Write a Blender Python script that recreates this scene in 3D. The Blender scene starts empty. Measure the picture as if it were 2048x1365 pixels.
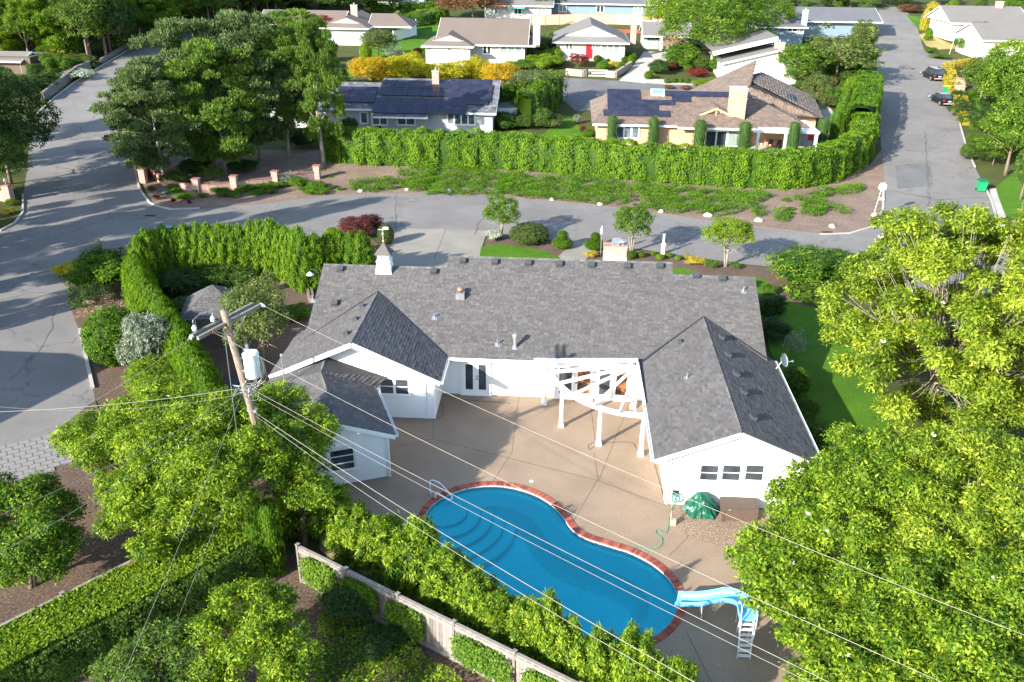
import bpy, math, random
import numpy as np
from mathutils import Vector
from mathutils.geometry import tessellate_polygon
random.seed(7); rng = np.random.default_rng(11)
SC = bpy.context.scene
# ---------------------------------------------------------------- camera
FPX = 1750.0; CX, CY = 1024.0, 682.5
TH = math.radians(25.4); YAW = math.radians(3.3); ROLL = math.radians(0.6); CAMH = 24.0
_F = Vector((-math.sin(YAW)*math.cos(TH), math.cos(YAW)*math.cos(TH), -math.sin(TH)))
_r0 = Vector((math.cos(YAW), math.sin(YAW), 0)); _u0 = _r0.cross(_F)
_R = _r0*math.cos(ROLL)+_u0*math.sin(ROLL); _U = _u0*math.cos(ROLL)-_r0*math.sin(ROLL)
cam = bpy.data.cameras.new('camera'); camo = bpy.data.objects.new('camera', cam)
SC.collection.objects.link(camo); SC.camera = camo
from mathutils import Matrix
camo.matrix_world = Matrix(((_R.x,_U.x,-_F.x,0),(_R.y,_U.y,-_F.y,0),(_R.z,_U.z,-_F.z,CAMH),(0,0,0,1)))
cam.sensor_width = 36.0; cam.lens = 36.0*FPX/2048.0; cam.clip_start = 0.5; cam.clip_end = 3000
# ---------------------------------------------------------------- light
SUN_AZ = math.radians(43.0)      # direction the light travels towards, clockwise from +Y
SUN_EL = math.radians(23.0)
W = bpy.data.worlds.new('World'); SC.world = W; W.use_nodes = True
nt = W.node_tree; bg = nt.nodes['Background']
sky = nt.nodes.new('ShaderNodeTexSky'); sky.sky_type = 'NISHITA'; sky.sun_disc = False
sky.sun_elevation = SUN_EL; sky.sun_rotation = SUN_AZ+math.pi; sky.air_density = 1.0; sky.dust_density = 0.7
nt.links.new(sky.outputs[0], bg.inputs[0]); bg.inputs[1].default_value = 0.15
sl = bpy.data.lights.new('sun', 'SUN'); sl.energy = 5.0; sl.angle = math.radians(0.5); sl.color = (1.0, 0.93, 0.82)
so = bpy.data.objects.new('sun', sl); SC.collection.objects.link(so)
_d = Vector((math.sin(SUN_AZ)*math.cos(SUN_EL), math.cos(SUN_AZ)*math.cos(SUN_EL), -math.sin(SUN_EL)))
so.rotation_euler = _d.to_track_quat('-Z', 'Y').to_euler()
so.location = (-60, -60, 60)
SC.view_settings.view_transform = 'Standard'; SC.view_settings.look = 'None'
SC.view_settings.exposure = 1.5; SC.view_settings.gamma = 1.0; SC.view_settings.use_curve_mapping = False
SC.render.engine = 'CYCLES'
SC.cycles.use_denoising = True; SC.cycles.max_bounces = 5; SC.cycles.diffuse_bounces = 3
SC.cycles.glossy_bounces = 2; SC.cycles.transmission_bounces = 3; SC.cycles.transparent_max_bounces = 6
SC.cycles.caustics_reflective = False; SC.cycles.caustics_refractive = False
# ---------------------------------------------------------------- ground profile and picking
G0, GS = 88.0, 0.060
def zt(y):
    return 0.0 if y < G0 else GS*(y-G0)
def ray(px, py):
    return _F + _R*((px-CX)/FPX) - _U*((py-CY)/FPX)
def at(px, py, z=0.0):
    d = ray(px, py); t = (z-CAMH)/d.z
    return Vector((0, 0, CAMH)) + d*t
def aty(px, py, Y):
    d = ray(px, py); t = Y/d.y
    return Vector((0, 0, CAMH)) + d*t
def gat(px, py, dz=0.0):
    p = at(px, py, dz)
    if p.y > G0:
        d = ray(px, py)          # CAMH + t dz = GS*(t dy - G0) + dz
        t = (dz - GS*G0 - CAMH)/(d.z - GS*d.y)
        p = Vector((0, 0, CAMH)) + d*t
    return p
def pj(p):
    d = Vector(p)-Vector((0, 0, CAMH)); Z = d.dot(_F)
    return CX+FPX*d.dot(_R)/Z, CY-FPX*d.dot(_U)/Z, FPX/Z
def hat(base, ty):
    """height above the point BASE whose projection is at picture row TY"""
    lo, hi = 0.0, 60.0
    for _ in range(30):
        m = (lo+hi)/2
        if pj(base+Vector((0, 0, m)))[1] > ty: lo = m
        else: hi = m
    return lo
# ---------------------------------------------------------------- object helpers
ORG = {}
def link(o):
    SC.collection.objects.link(o); return o
def tag(o, label=None, cat=None, group=None, kind=None):
    if label: o['label'] = label
    if cat: o['category'] = cat
    if group: o['group'] = group
    if kind: o['kind'] = kind
    return o
def thing(name, label, cat, loc=(0, 0, 0), group=None, rz=0.0):
    o = bpy.data.objects.new(name, None); link(o); o.location = loc; o.rotation_euler = (0, 0, rz)
    o.empty_display_size = 0.3
    ORG[o.name] = Vector(loc)
    return tag(o, label, cat, group)
def org_of(o):
    v = Vector((0, 0, 0))
    while o is not None:
        v = v + ORG.get(o.name, Vector((0, 0, 0))); o = o.parent
    return v
class MB:
    def __init__(s): s.v = []; s.f = []; s.a = []
    def add(s, vs, fs, a=0.5):
        n = len(s.v); s.v += [tuple(v) for v in vs]
        s.f += [tuple(i+n for i in f) for f in fs]; s.a += [a]*len(fs); return s
    def box(s, c, d, rz=0.0, a=0.5, ax=None):
        c = Vector(c); hx, hy, hz = d[0]/2, d[1]/2, d[2]/2
        if ax: X, Y, Z = [Vector(q).normalized() for q in ax]
        else: X = Vector((math.cos(rz), math.sin(rz), 0)); Y = Vector((-math.sin(rz), math.cos(rz), 0)); Z = Vector((0, 0, 1))
        vs = [c+X*(hx*i)+Y*(hy*j)+Z*(hz*k) for k in (-1, 1) for i, j in ((-1, -1), (1, -1), (1, 1), (-1, 1))]
        return s.add(vs, [(0, 3, 2, 1), (4, 5, 6, 7), (0, 1, 5, 4), (1, 2, 6, 5), (2, 3, 7, 6), (3, 0, 4, 7)], a)
    def bar(s, p, q, w, h, up=(0, 0, 1), a=0.5):
        p, q = Vector(p), Vector(q); X = (q-p).normalized(); u = Vector(up)
        Y = u.cross(X)
        if Y.length < 1e-4: Y = Vector((0, 1, 0)).cross(X)
        Y.normalize(); Z = X.cross(Y)
        return s.box((p+q)/2, ((q-p).length, w, h), ax=(X, Y, Z), a=a)
    def slab(s, poly, t, a=0.5):
        """planar polygon (counter clockwise from above) extruded downwards by t"""
        n = len(poly); P = [Vector(p) for p in poly]
        nr = (P[1]-P[0]).cross(P[2]-P[0]).normalized()
        if nr.z < 0: P.reverse(); nr = -nr
        vs = P+[p-nr*t for p in P]
        return s.add(vs, [tuple(range(n)), tuple(range(2*n-1, n-1, -1))]+[(i+n, (i+1) % n+n, (i+1) % n, i) for i in range(n)], a)
    def prism(s, poly, z0, z1, a=0.5):
        n = len(poly)
        A = sum(poly[i][0]*poly[(i+1) % n][1]-poly[(i+1) % n][0]*poly[i][1] for i in range(n))
        if A < 0: poly = list(reversed(poly))
        vs = [(p[0], p[1], z0) for p in poly]+[(p[0], p[1], z1) for p in poly]
        return s.add(vs, [tuple(range(n-1, -1, -1)), tuple(range(n, 2*n))]+[(i, (i+1) % n, (i+1) % n+n, i+n) for i in range(n)], a)
    def tube(s, pts, r, n=6, r2=None, a=0.5, cap=True):
        pts = [Vector(p) for p in pts]; m = len(pts); vs = []; fs = []
        prev = None
        for i, p in enumerate(pts):
            t = (pts[min(i+1, m-1)]-pts[max(i-1, 0)]).normalized()
            if prev is None:
                b = Vector((0, 0, 1)) if abs(t.z) < 0.9 else Vector((1, 0, 0))
            else: b = prev
            X = t.cross(b)
            if X.length < 1e-4: X = t.cross(Vector((1, 0.3, 0)))
            X.normalize(); Y = X.cross(t).normalized(); prev = Y
            rr = r if r2 is None else r+(r2-r)*i/(m-1)
            if isinstance(r, (list, tuple)): rr = r[i]
            for k in range(n):
                an = 2*math.pi*k/n; vs.append(p+X*(math.cos(an)*rr)+Y*(math.sin(an)*rr))
        for i in range(m-1):
            for k in range(n):
                fs.append((i*n+k, i*n+(k+1) % n, (i+1)*n+(k+1) % n, (i+1)*n+k))
        if cap:
            fs.append(tuple(range(n-1, -1, -1))); fs.append(tuple((m-1)*n+k for k in range(n)))
        return s.add(vs, fs, a)
    def lathe(s, c, prof, n=12, a=0.5, sx=1, sy=1, ph=0.0):
        """prof = [(r,z)...] bottom to top"""
        c = Vector(c); vs = []; fs = []; m = len(prof)
        for r, z in prof:
            for k in range(n):
                an = 2*math.pi*k/n+ph; vs.append(c+Vector((r*sx*math.cos(an), r*sy*math.sin(an), z)))
        for i in range(m-1):
            for k in range(n): fs.append((i*n+k, i*n+(k+1) % n, (i+1)*n+(k+1) % n, (i+1)*n+k))
        fs.append(tuple(range(n-1, -1, -1))); fs.append(tuple((m-1)*n+k for k in range(n)))
        return s.add(vs, fs, a)
    def build(s, name, mat, parent=None, smooth=False, label=None, kind=None, attr=False):
        me = bpy.data.meshes.new(name)
        off = org_of(parent) if parent is not None else Vector((0, 0, 0))
        me.from_pydata([(v[0]-off.x, v[1]-off.y, v[2]-off.z) for v in s.v], [], s.f)
        if attr:
            at_ = me.attributes.new('v', 'FLOAT', 'FACE'); at_.data.foreach_set('value', s.a)
        if smooth: me.polygons.foreach_set('use_smooth', [True]*len(me.polygons))
        if mat is not None: me.materials.append(mat)
        me.update()
        o = bpy.data.objects.new(name, me); link(o)
        if parent is not None: o.parent = parent
        if label: o['label'] = label
        if kind: o['kind'] = kind
        return o
def np_mesh(name, V, Fq, mat, parent=None, attr=None, kind=None, smooth=False):
    """V (n,3), Fq (m,k) faces all with k corners"""
    me = bpy.data.meshes.new(name); V = np.asarray(V, dtype=np.float32); Fq = np.asarray(Fq, dtype=np.int32)
    if parent is not None:
        off = org_of(parent); V = V-np.array(off, dtype=np.float32)
    k = Fq.shape[1]
    me.vertices.add(len(V)); me.vertices.foreach_set('co', V.ravel())
    me.loops.add(Fq.size); me.loops.foreach_set('vertex_index', Fq.ravel())
    me.polygons.add(len(Fq)); me.polygons.foreach_set('loop_start', np.arange(0, Fq.size, k, dtype=np.int32))
    me.polygons.foreach_set('loop_total', np.full(len(Fq), k, dtype=np.int32))
    if attr is not None:
        a = me.attributes.new('v', 'FLOAT', 'FACE'); a.data.foreach_set('value', np.asarray(attr, dtype=np.float32))
    if mat is not None: me.materials.append(mat)
    me.update(calc_edges=True); me.validate()
    o = bpy.data.objects.new(name, me); link(o)
    if parent is not None: o.parent = parent
    if kind: o['kind'] = kind
    return o
def dup(o, parent=None, loc=None, rz=None, sc=None, mat=None):
    c = o.copy(); link(c); c.parent = parent
    ORG[c.name] = Vector(loc) if loc is not None else ORG.get(o.name, Vector((0, 0, 0)))
    if loc is not None: c.location = loc
    if rz is not None: c.rotation_euler = (0, 0, rz)
    if sc is not None: c.scale = sc
    for ch in list(o.children): dup(ch, c)
    return c
# ---------------------------------------------------------------- materials
def newmat(name):
    m = bpy.data.materials.new(name); m.use_nodes = True; t = m.node_tree
    b = t.nodes['Principled BSDF']
    return m, t, b
def ramp(t, stops):
    r = t.nodes.new('ShaderNodeValToRGB'); e = r.color_ramp.elements
    while len(e) < len(stops): e.new(0.5)
    for i, (p, c) in enumerate(stops):
        e[i].position = p; e[i].color = (c[0], c[1], c[2], 1)
    return r
def coords(t, scale=(1, 1, 1), which='Object', rot=(0, 0, 0)):
    tc = t.nodes.new('ShaderNodeTexCoord'); mp = t.nodes.new('ShaderNodeMapping')
    mp.inputs['Scale'].default_value = scale; mp.inputs['Rotation'].default_value = rot
    t.links.new(tc.outputs[which], mp.inputs[0]); return mp
def noise(t, vec, scale, detail=4, rough=0.6):
    n = t.nodes.new('ShaderNodeTexNoise'); n.inputs['Scale'].default_value = scale
    n.inputs['Detail'].default_value = detail; n.inputs['Roughness'].default_value = rough
    t.links.new(vec.outputs[0], n.inputs['Vector']); return n
def bump(t, b, src, strength, dist=0.02):
    n = t.nodes.new('ShaderNodeBump'); n.inputs['Strength'].default_value = strength; n.inputs['Distance'].default_value = dist
    t.links.new(src, n.inputs['Height']); t.links.new(n.outputs[0], b.inputs['Normal']); return n
def mixc(t, fac, a, b, mode='MIX'):
    m = t.nodes.new('ShaderNodeMix'); m.data_type = 'RGBA'; m.blend_type = mode
    if isinstance(fac, float): m.inputs[0].default_value = fac
    else: t.links.new(fac, m.inputs[0])
    for i, x in ((6, a), (7, b)):
        if isinstance(x, tuple): m.inputs[i].default_value = (x[0], x[1], x[2], 1)
        else: t.links.new(x, m.inputs[i])
    return m.outputs[2]
def plain(name, col, rough=0.6, metal=0.0, var=0.12, nscale=3.0, bumps=0.0):
    m, t, b = newmat(name); mp = coords(t)
    n = noise(t, mp, nscale, 5)
    r = ramp(t, [(0.3, [c*(1-var) for c in col]), (0.7, [min(1, c*(1+var)) for c in col])])
    t.links.new(n.outputs[0], r.inputs[0]); t.links.new(r.outputs[0], b.inputs['Base Color'])
    b.inputs['Roughness'].default_value = rough; b.inputs['Metallic'].default_value = metal
    if bumps:
        n2 = noise(t, mp, nscale*14, 3); bump(t, b, n2.outputs[0], bumps, 0.01)
    return m
def speckle(name, cols, fine=60.0, patch=0.6, rough=0.9, b_str=0.3, crack=0.0, pvar=0.18):
    """ground-like material: two tone fine aggregate, larger patches, optional cracks"""
    m, t, b = newmat(name); mp = coords(t)
    n1 = noise(t, mp, fine, 3, 0.7); r1 = ramp(t, [(0.35, cols[0]), (0.5, cols[1]), (0.68, cols[2])])
    t.links.new(n1.outputs[0], r1.inputs[0])
    n2 = noise(t, mp, patch, 6, 0.65); r2 = ramp(t, [(0.3, (1-pvar,)*3), (0.7, (1+pvar*0.5,)*3)])
    t.links.new(n2.outputs[0], r2.inputs[0])
    c = mixc(t, 1.0, r1.outputs[0], r2.outputs[0], 'MULTIPLY')
    if crack:
        v = t.nodes.new('ShaderNodeTexVoronoi'); v.feature = 'DISTANCE_TO_EDGE'; v.inputs['Scale'].default_value = crack
        nd = noise(t, mp, 0.8, 5); ad = t.nodes.new('ShaderNodeVectorMath'); ad.operation = 'ADD'
        sc_ = t.nodes.new('ShaderNodeVectorMath'); sc_.operation = 'SCALE'; sc_.inputs['Scale'].default_value = 3.0
        t.links.new(nd.outputs['Color'], sc_.inputs[0]); t.links.new(mp.outputs[0], ad.inputs[0]); t.links.new(sc_.outputs[0], ad.inputs[1])
        t.links.new(ad.outputs[0], v.inputs['Vector'])
        rr = ramp(t, [(0.0, (0.3,)*3), (0.007, (1, 1, 1))]); t.links.new(v.outputs[0], rr.inputs[0])
        c = mixc(t, 0.7, c, rr.outputs[0], 'MULTIPLY')
    t.links.new(c, b.inputs['Base Color']); b.inputs['Roughness'].default_value = rough
    bump(t, b, n1.outputs[0], b_str, 0.01)
    return m
def leafmat(name, dark, mid, light, transl=0.35, rough=0.6, spec=0.14):
    m, t, b = newmat(name)
    a = t.nodes.new('ShaderNodeAttribute'); a.attribute_name = 'v'
    mp = coords(t); n = noise(t, mp, 0.9, 2)
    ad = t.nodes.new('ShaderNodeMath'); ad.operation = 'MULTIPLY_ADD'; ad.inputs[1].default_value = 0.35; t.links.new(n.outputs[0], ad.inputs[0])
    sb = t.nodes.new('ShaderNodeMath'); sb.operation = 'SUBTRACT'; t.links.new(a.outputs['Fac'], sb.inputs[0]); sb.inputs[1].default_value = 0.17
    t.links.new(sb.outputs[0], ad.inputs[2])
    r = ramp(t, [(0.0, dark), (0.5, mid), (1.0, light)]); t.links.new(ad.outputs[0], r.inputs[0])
    t.links.new(r.outputs[0], b.inputs['Base Color']); b.inputs['Roughness'].default_value = rough
    b.inputs['Specular IOR Level'].default_value = spec
    tr = t.nodes.new('ShaderNodeBsdfTranslucent'); hs = t.nodes.new('ShaderNodeHueSaturation')
    hs.inputs['Saturation'].default_value = 1.15; hs.inputs['Value'].default_value = 1.6; hs.inputs['Hue'].default_value = 0.485
    t.links.new(r.outputs[0], hs.inputs['Color']); t.links.new(hs.outputs[0], tr.inputs[0])
    mx = t.nodes.new('ShaderNodeMixShader'); mx.inputs[0].default_value = transl
    t.links.new(b.outputs[0], mx.inputs[1]); t.links.new(tr.outputs[0], mx.inputs[2])
    t.links.new(mx.outputs[0], t.nodes['Material Output'].inputs[0])
    return m
def attrmat(name, c0, c1, rough=0.9, b_str=0.0, fine=40.0, extra=None, spec=0.3):
    """colour between c0 and c1 by the per-face value v, plus grain"""
    m, t, b = newmat(name); a = t.nodes.new('ShaderNodeAttribute'); a.attribute_name = 'v'
    st = [(0.0, c0), (1.0, c1)] if extra is None else [(0.0, c0), (0.5, extra), (1.0, c1)]
    r = ramp(t, st); t.links.new(a.outputs['Fac'], r.inputs[0])
    mp = coords(t); n = noise(t, mp, fine, 4, 0.7); r2 = ramp(t, [(0.3, (0.78,)*3), (0.7, (1.15,)*3)]); t.links.new(n.outputs[0], r2.inputs[0])
    n3 = noise(t, mp, 0.35, 4, 0.6); r3 = ramp(t, [(0.3, (0.94,)*3), (0.7, (1.06,)*3)]); t.links.new(n3.outputs[0], r3.inputs[0])
    c = mixc(t, 1.0, r.outputs[0], r2.outputs[0], 'MULTIPLY'); c = mixc(t, 1.0, c, r3.outputs[0], 'MULTIPLY')
    t.links.new(c, b.inputs['Base Color']); b.inputs['Roughness'].default_value = rough
    b.inputs['Specular IOR Level'].default_value = spec
    if b_str: bump(t, b, n.outputs[0], b_str, 0.01)
    return m
def brickmat(name, c1, c2, mortar, w=0.2, h=0.065, rough=0.9):
    m, t, b = newmat(name)
    tc = t.nodes.new('ShaderNodeTexCoord'); sx = t.nodes.new('ShaderNodeSeparateXYZ'); t.links.new(tc.outputs['Object'], sx.inputs[0])
    ad = t.nodes.new('ShaderNodeMath'); ad.operation = 'ADD'; t.links.new(sx.outputs[0], ad.inputs[0]); t.links.new(sx.outputs[1], ad.inputs[1])
    cb = t.nodes.new('ShaderNodeCombineXYZ'); t.links.new(ad.outputs[0], cb.inputs[0]); t.links.new(sx.outputs[2], cb.inputs[1])
    br = t.nodes.new('ShaderNodeTexBrick'); t.links.new(cb.outputs[0], br.inputs['Vector'])
    br.inputs['Scale'].default_value = 1.0; br.inputs['Brick Width'].default_value = w; br.inputs['Row Height'].default_value = h
    br.inputs['Mortar Size'].default_value = 0.008; br.inputs['Color1'].default_value = (*c1, 1); br.inputs['Color2'].default_value = (*c2, 1)
    br.inputs['Mortar'].default_value = (*mortar, 1)
    mp = coords(t); n = noise(t, mp, 5.0, 5); r2 = ramp(t, [(0.3, (0.75,)*3), (0.7, (1.2,)*3)]); t.links.new(n.outputs[0], r2.inputs[0])
    c = mixc(t, 1.0, br.outputs[0], r2.outputs[0], 'MULTIPLY'); t.links.new(c, b.inputs['Base Color'])
    b.inputs['Roughness'].default_value = rough; bump(t, b, br.outputs['Fac'], -0.6, 0.02)
    return m
def glass(name, col=(0.02, 0.025, 0.03), rough=0.05):
    m, t, b = newmat(name); mp = coords(t); n = noise(t, mp, 1.3, 3)
    r = ramp(t, [(0.35, col), (0.7, tuple(c*3.0 for c in col))]); t.links.new(n.outputs[0], r.inputs[0])
    t.links.new(r.outputs[0], b.inputs['Base Color']); b.inputs['Roughness'].default_value = rough
    b.inputs['Specular IOR Level'].default_value = 0.7
    return m
# ---------------------------------------------------------------- foliage
def unit(a): return a/np.maximum(np.linalg.norm(a, axis=1, keepdims=True), 1e-6)
def quads(P, N, T, L, Wd):
    """leaf rhombi at P with normal N and long axis T"""
    T = unit(T-N*np.sum(T*N, axis=1, keepdims=True)); B = np.cross(N, T)
    L = np.asarray(L).reshape(-1, 1); Wd = np.asarray(Wd).reshape(-1, 1)
    V = np.stack([P-T*L/2, P+B*Wd/2-T*L*0.05, P+T*L/2, P-B*Wd/2-T*L*0.05], axis=1).reshape(-1, 3)
    Fq = np.arange(len(V)).reshape(-1, 4)
    return V, Fq
def cloud(lobes, dens, m, spread, L, asp=0.45, up=0.35, jit=0.65, shell=(0.72, 1.03), zlow=-0.6, seed=1, droop=0.0, needle=False, cull=0.6):
    """leaves gathered in clumps through the outer part of ellipsoid LOBES (n,6)"""
    g = np.random.default_rng(seed); lobes = np.asarray(lobes, float); C = []; D = []; Vv = []
    for i, lb in enumerate(lobes):
        c, r = lb[:3], lb[3:6]; n = max(4, int(dens*4*math.pi*np.mean([r[0]*r[1], r[0]*r[2], r[1]*r[2]])))
        d = unit(g.normal(size=(n, 3))); d = d[d[:, 2] > zlow]
        rad = g.uniform(shell[0], shell[1], size=(len(d), 1))
        p = c+d*rad*r; keep = np.ones(len(p), bool)
        for j, l2 in enumerate(lobes):
            if j != i:
                q = (p-l2[:3])/(l2[3:6]*cull); keep &= np.sum(q*q, axis=1) > 1
        C.append(p[keep]); D.append(unit(d[keep]/r)); Vv.append(g.uniform(0.0, 1.0, size=keep.sum())*0.7+0.12+g.uniform(-0.14, 0.14))
    C = np.concatenate(C); D = np.concatenate(D); Vc = np.concatenate(Vv)
    k = len(C)
    off = g.normal(size=(k, m, 3))*spread; off[..., 2] *= 0.7
    P = (C[:, None]+off).reshape(-1, 3); Dn = np.repeat(D, m, axis=0)
    rn = g.normal(size=P.shape)
    if needle:
        T = unit(Dn*0.7+np.array([0, 0, 0.75])+rn*0.45); N = unit(np.cross(T, g.normal(size=P.shape)))
    else:
        N = unit(Dn*(1-up)+np.array([0, 0, up])+rn*jit*0.6); T = unit(off.reshape(-1, 3)/max(spread, 1e-4)+Dn*0.5+g.normal(size=P.shape)*0.6-np.array([0, 0, droop]))
    Ls = L*g.uniform(0.45, 1.3, size=len(P))
    V, Fq = quads(P, N, T, Ls, Ls*asp)
    v = np.clip(np.repeat(Vc, m)+g.normal(size=len(P))*0.17, 0, 1)
    return V, Fq, v
def coned(nleaf, prof, L, asp, seed, ridges=9, bumpy=0.17, core=0.8, upt=0.9, clump=7):
    """upright evergreen with radius profile PROF(h), unit height"""
    g = np.random.default_rng(seed); nc = nleaf//clump
    h = g.uniform(0.0, 1.0, nc*2); pr = np.array([prof(x) for x in h]); mx = pr.max()
    k = g.uniform(0, mx, len(h)) < pr+0.08*mx; h, pr = h[k][:nc], pr[k][:nc]; nc = len(h)
    a = g.uniform(0, 2*math.pi, nc)
    b = 1+bumpy*np.sin(a*ridges+h*9*math.sin(seed))+bumpy*np.sin(h*31+a*3)*0.6+g.normal(size=nc)*bumpy*0.5
    r = pr*b
    C = np.stack([np.cos(a)*r, np.sin(a)*r, h], 1); D = unit(np.stack([np.cos(a), np.sin(a), np.full(nc, 0.25)], 1))
    P = np.repeat(C, clump, 0)+g.normal(size=(nc*clump, 3))*np.array([0.02, 0.02, 0.02])*L/0.04*0.8
    Dn = np.repeat(D, clump, 0)
    T = unit(Dn*0.45+np.array([0, 0, upt])+g.normal(size=P.shape)*0.3); N = unit(Dn+g.normal(size=P.shape)*0.5)
    Ls = L*g.uniform(0.7, 1.3, len(P)); V, Fq = quads(P, N, T, Ls, Ls*asp)
    v = np.clip(np.repeat(0.5+0.25*(b-1)/max(bumpy, 1e-3)*0.8+g.normal(size=nc)*0.1, clump)+g.uniform(-0.2, 0.2, len(P)), 0, 1)
    if core:
        nh, na = 14, 12; hs = np.linspace(0, 0.97, nh); cv = []
        for x in hs:
            for j in range(na):
                an = 2*math.pi*j/na; rr = prof(x)*core; cv.append((math.cos(an)*rr, math.sin(an)*rr, x))
        cf = [(i*na+j, i*na+(j+1) % na, (i+1)*na+(j+1) % na, (i+1)*na+j) for i in range(nh-1) for j in range(na)]
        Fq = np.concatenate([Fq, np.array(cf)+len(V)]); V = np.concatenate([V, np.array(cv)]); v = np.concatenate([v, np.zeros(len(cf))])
    return V, Fq, v
def blob_core(lobes, s, V, Fq, v):
    """twiggy inside of a dense bush so that it is not see-through"""
    cv, cf = [], []
    for lb in lobes:
        n0 = len(cv); na, nh = 10, 6
        for i in range(nh):
            ph = -math.pi/2+math.pi*i/(nh-1)
            for j in range(na):
                an = 2*math.pi*j/na
                cv.append((lb[0]+lb[3]*s*math.cos(ph)*math.cos(an), lb[1]+lb[4]*s*math.cos(ph)*math.sin(an), lb[2]+lb[5]*s*math.sin(ph)))
        cf += [(n0+i*na+j, n0+i*na+(j+1) % na, n0+(i+1)*na+(j+1) % na, n0+(i+1)*na+j) for i in range(nh-1) for j in range(na)]
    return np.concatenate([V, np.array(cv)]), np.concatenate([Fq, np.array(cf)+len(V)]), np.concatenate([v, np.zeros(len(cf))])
def rand_lobes(n, seed, R=0.8, lr=(0.28, 0.45), flat=0.8, zmin=-0.5):
    g = np.random.default_rng(seed); out = [(0, 0, 0, 0.6, 0.6, 0.55)]
    for i in range(n):
        while True:
            d = g.normal(size=3); d /= np.linalg.norm(d)
            if d[2] > zmin: break
        r = g.uniform(*lr); q = R*g.uniform(0.75, 1.0)-r*0.35
        out.append((d[0]*q, d[1]*q, d[2]*q, r, r*g.uniform(0.85, 1.15), r*flat))
    return out
PROTO = {}
def sub_lobes(lobes, n, f, seed):
    """small side lobes so that the outline is lumpy at two sizes"""
    g = np.random.default_rng(seed+500); out = list(lobes)
    for l in lobes:
        for k in range(n):
            d = g.normal(size=3); d /= np.linalg.norm(d); d[2] = abs(d[2])*1.0-0.15; q = f*g.uniform(0.7, 1.2)
            out.append((l[0]+d[0]*l[3]*0.85, l[1]+d[1]*l[4]*0.85, l[2]+d[2]*l[5]*0.85, l[3]*q, l[4]*q, l[5]*q))
    return out
def proto(key, V, Fq, v):
    me = bpy.data.meshes.new(key); V = np.asarray(V, np.float32); Fq = np.asarray(Fq, np.int32)
    me.vertices.add(len(V)); me.vertices.foreach_set('co', V.ravel())
    me.loops.add(Fq.size); me.loops.foreach_set('vertex_index', Fq.ravel())
    me.polygons.add(len(Fq)); me.polygons.foreach_set('loop_start', np.arange(0, Fq.size, 4, dtype=np.int32))
    me.polygons.foreach_set('loop_total', np.full(len(Fq), 4, np.int32))
    a = me.attributes.new('v', 'FLOAT', 'FACE'); a.data.foreach_set('value', np.asarray(v, np.float32))
    me.materials.append(None); me.update(calc_edges=True); PROTO.setdefault(key.split('.')[0], []).append(me)
# unit crowns (radius 1, centre 0)
for i in range(3):
    proto('broad', *cloud(sub_lobes(rand_lobes(15, 20+i), 5, 0.5, i), 62, 9, 0.045, 0.066, 0.5, seed=30+i))
for i in range(2):
    proto('grand', *cloud(sub_lobes(rand_lobes(26, 220+i, lr=(0.2, 0.36)), 6, 0.5, i+9), 110, 9, 0.03, 0.042, 0.5, seed=230+i))
for i in range(2):
    proto('airy', *cloud(rand_lobes(22, 40+i, R=0.95, lr=(0.16, 0.3), flat=0.6), 30, 9, 0.06, 0.095, 0.45, seed=50+i, cull=0.5))
for i in range(3):
    lb = rand_lobes(10, 60+i, R=0.95, lr=(0.35, 0.5), flat=0.9, zmin=-0.2); lb[0] = (0, 0, 0, 0.85, 0.85, 0.8)
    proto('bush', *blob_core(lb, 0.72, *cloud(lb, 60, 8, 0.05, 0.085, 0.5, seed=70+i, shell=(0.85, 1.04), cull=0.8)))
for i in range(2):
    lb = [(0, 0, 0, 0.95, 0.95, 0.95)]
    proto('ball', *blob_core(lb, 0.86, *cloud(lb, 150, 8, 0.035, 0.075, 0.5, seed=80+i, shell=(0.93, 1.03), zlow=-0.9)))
for i in range(2):      # flat needle pads round a leaning trunk
    g = np.random.default_rng(90+i); lb = []
    for k in range(85):
        an = g.uniform(0, 6.283); h = g.uniform(-0.95, 0.95); mxr = (1-abs(h)**2.2)**0.5*0.85+0.08; rr = mxr*g.uniform(0.35, 1.0)
        r = g.uniform(0.12, 0.24); lb.append((math.cos(an)*rr, math.sin(an)*rr, h, r*1.2, r*1.2, r*0.55))
    proto('pine', *cloud(lb, 300, 9, 0.024, 0.05, 0.44, seed=100+i, needle=True, cull=0.5, shell=(0.6, 1.05)))
for i in range(3):
    proto('arbor', *coned(12000, lambda h: 0.5*(1-h**4.2)**0.75*(0.82+0.18*min(1, h*5)), 0.042, 0.4, 110+i, ridges=7+i))
for i in range(2):
    proto('column', *coned(7000, lambda h: 0.5*(1-max(0, (h-0.86)/0.14)**2)**0.5 if h < 1 else 0, 0.035, 0.4, 120+i, ridges=5, bumpy=0.05))
for i in range(2):      # laurel: upright shoots
    g = np.random.default_rng(130+i); lb = [(0, 0, -0.1, 0.8, 0.8, 0.85)]
    for k in range(26):
        an = g.uniform(0, 6.283); rr = g.uniform(0.1, 0.85); z = 0.55*(1-rr*rr)+g.uniform(-0.25, 0.25)
        lb.append((math.cos(an)*rr, math.sin(an)*rr, z, 0.17, 0.17, 0.38))
    for k in range(16):
        an = g.uniform(0, 6.283); lb.append((math.cos(an)*0.85, math.sin(an)*0.85, g.uniform(-0.8, 0.2), 0.25, 0.25, 0.3))
    proto('laurel', *blob_core(lb[:1], 0.8, *cloud(lb, 60, 10, 0.055, 0.13, 0.36, seed=140+i, shell=(0.75, 1.05), cull=0.6, up=0.45)))
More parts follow.
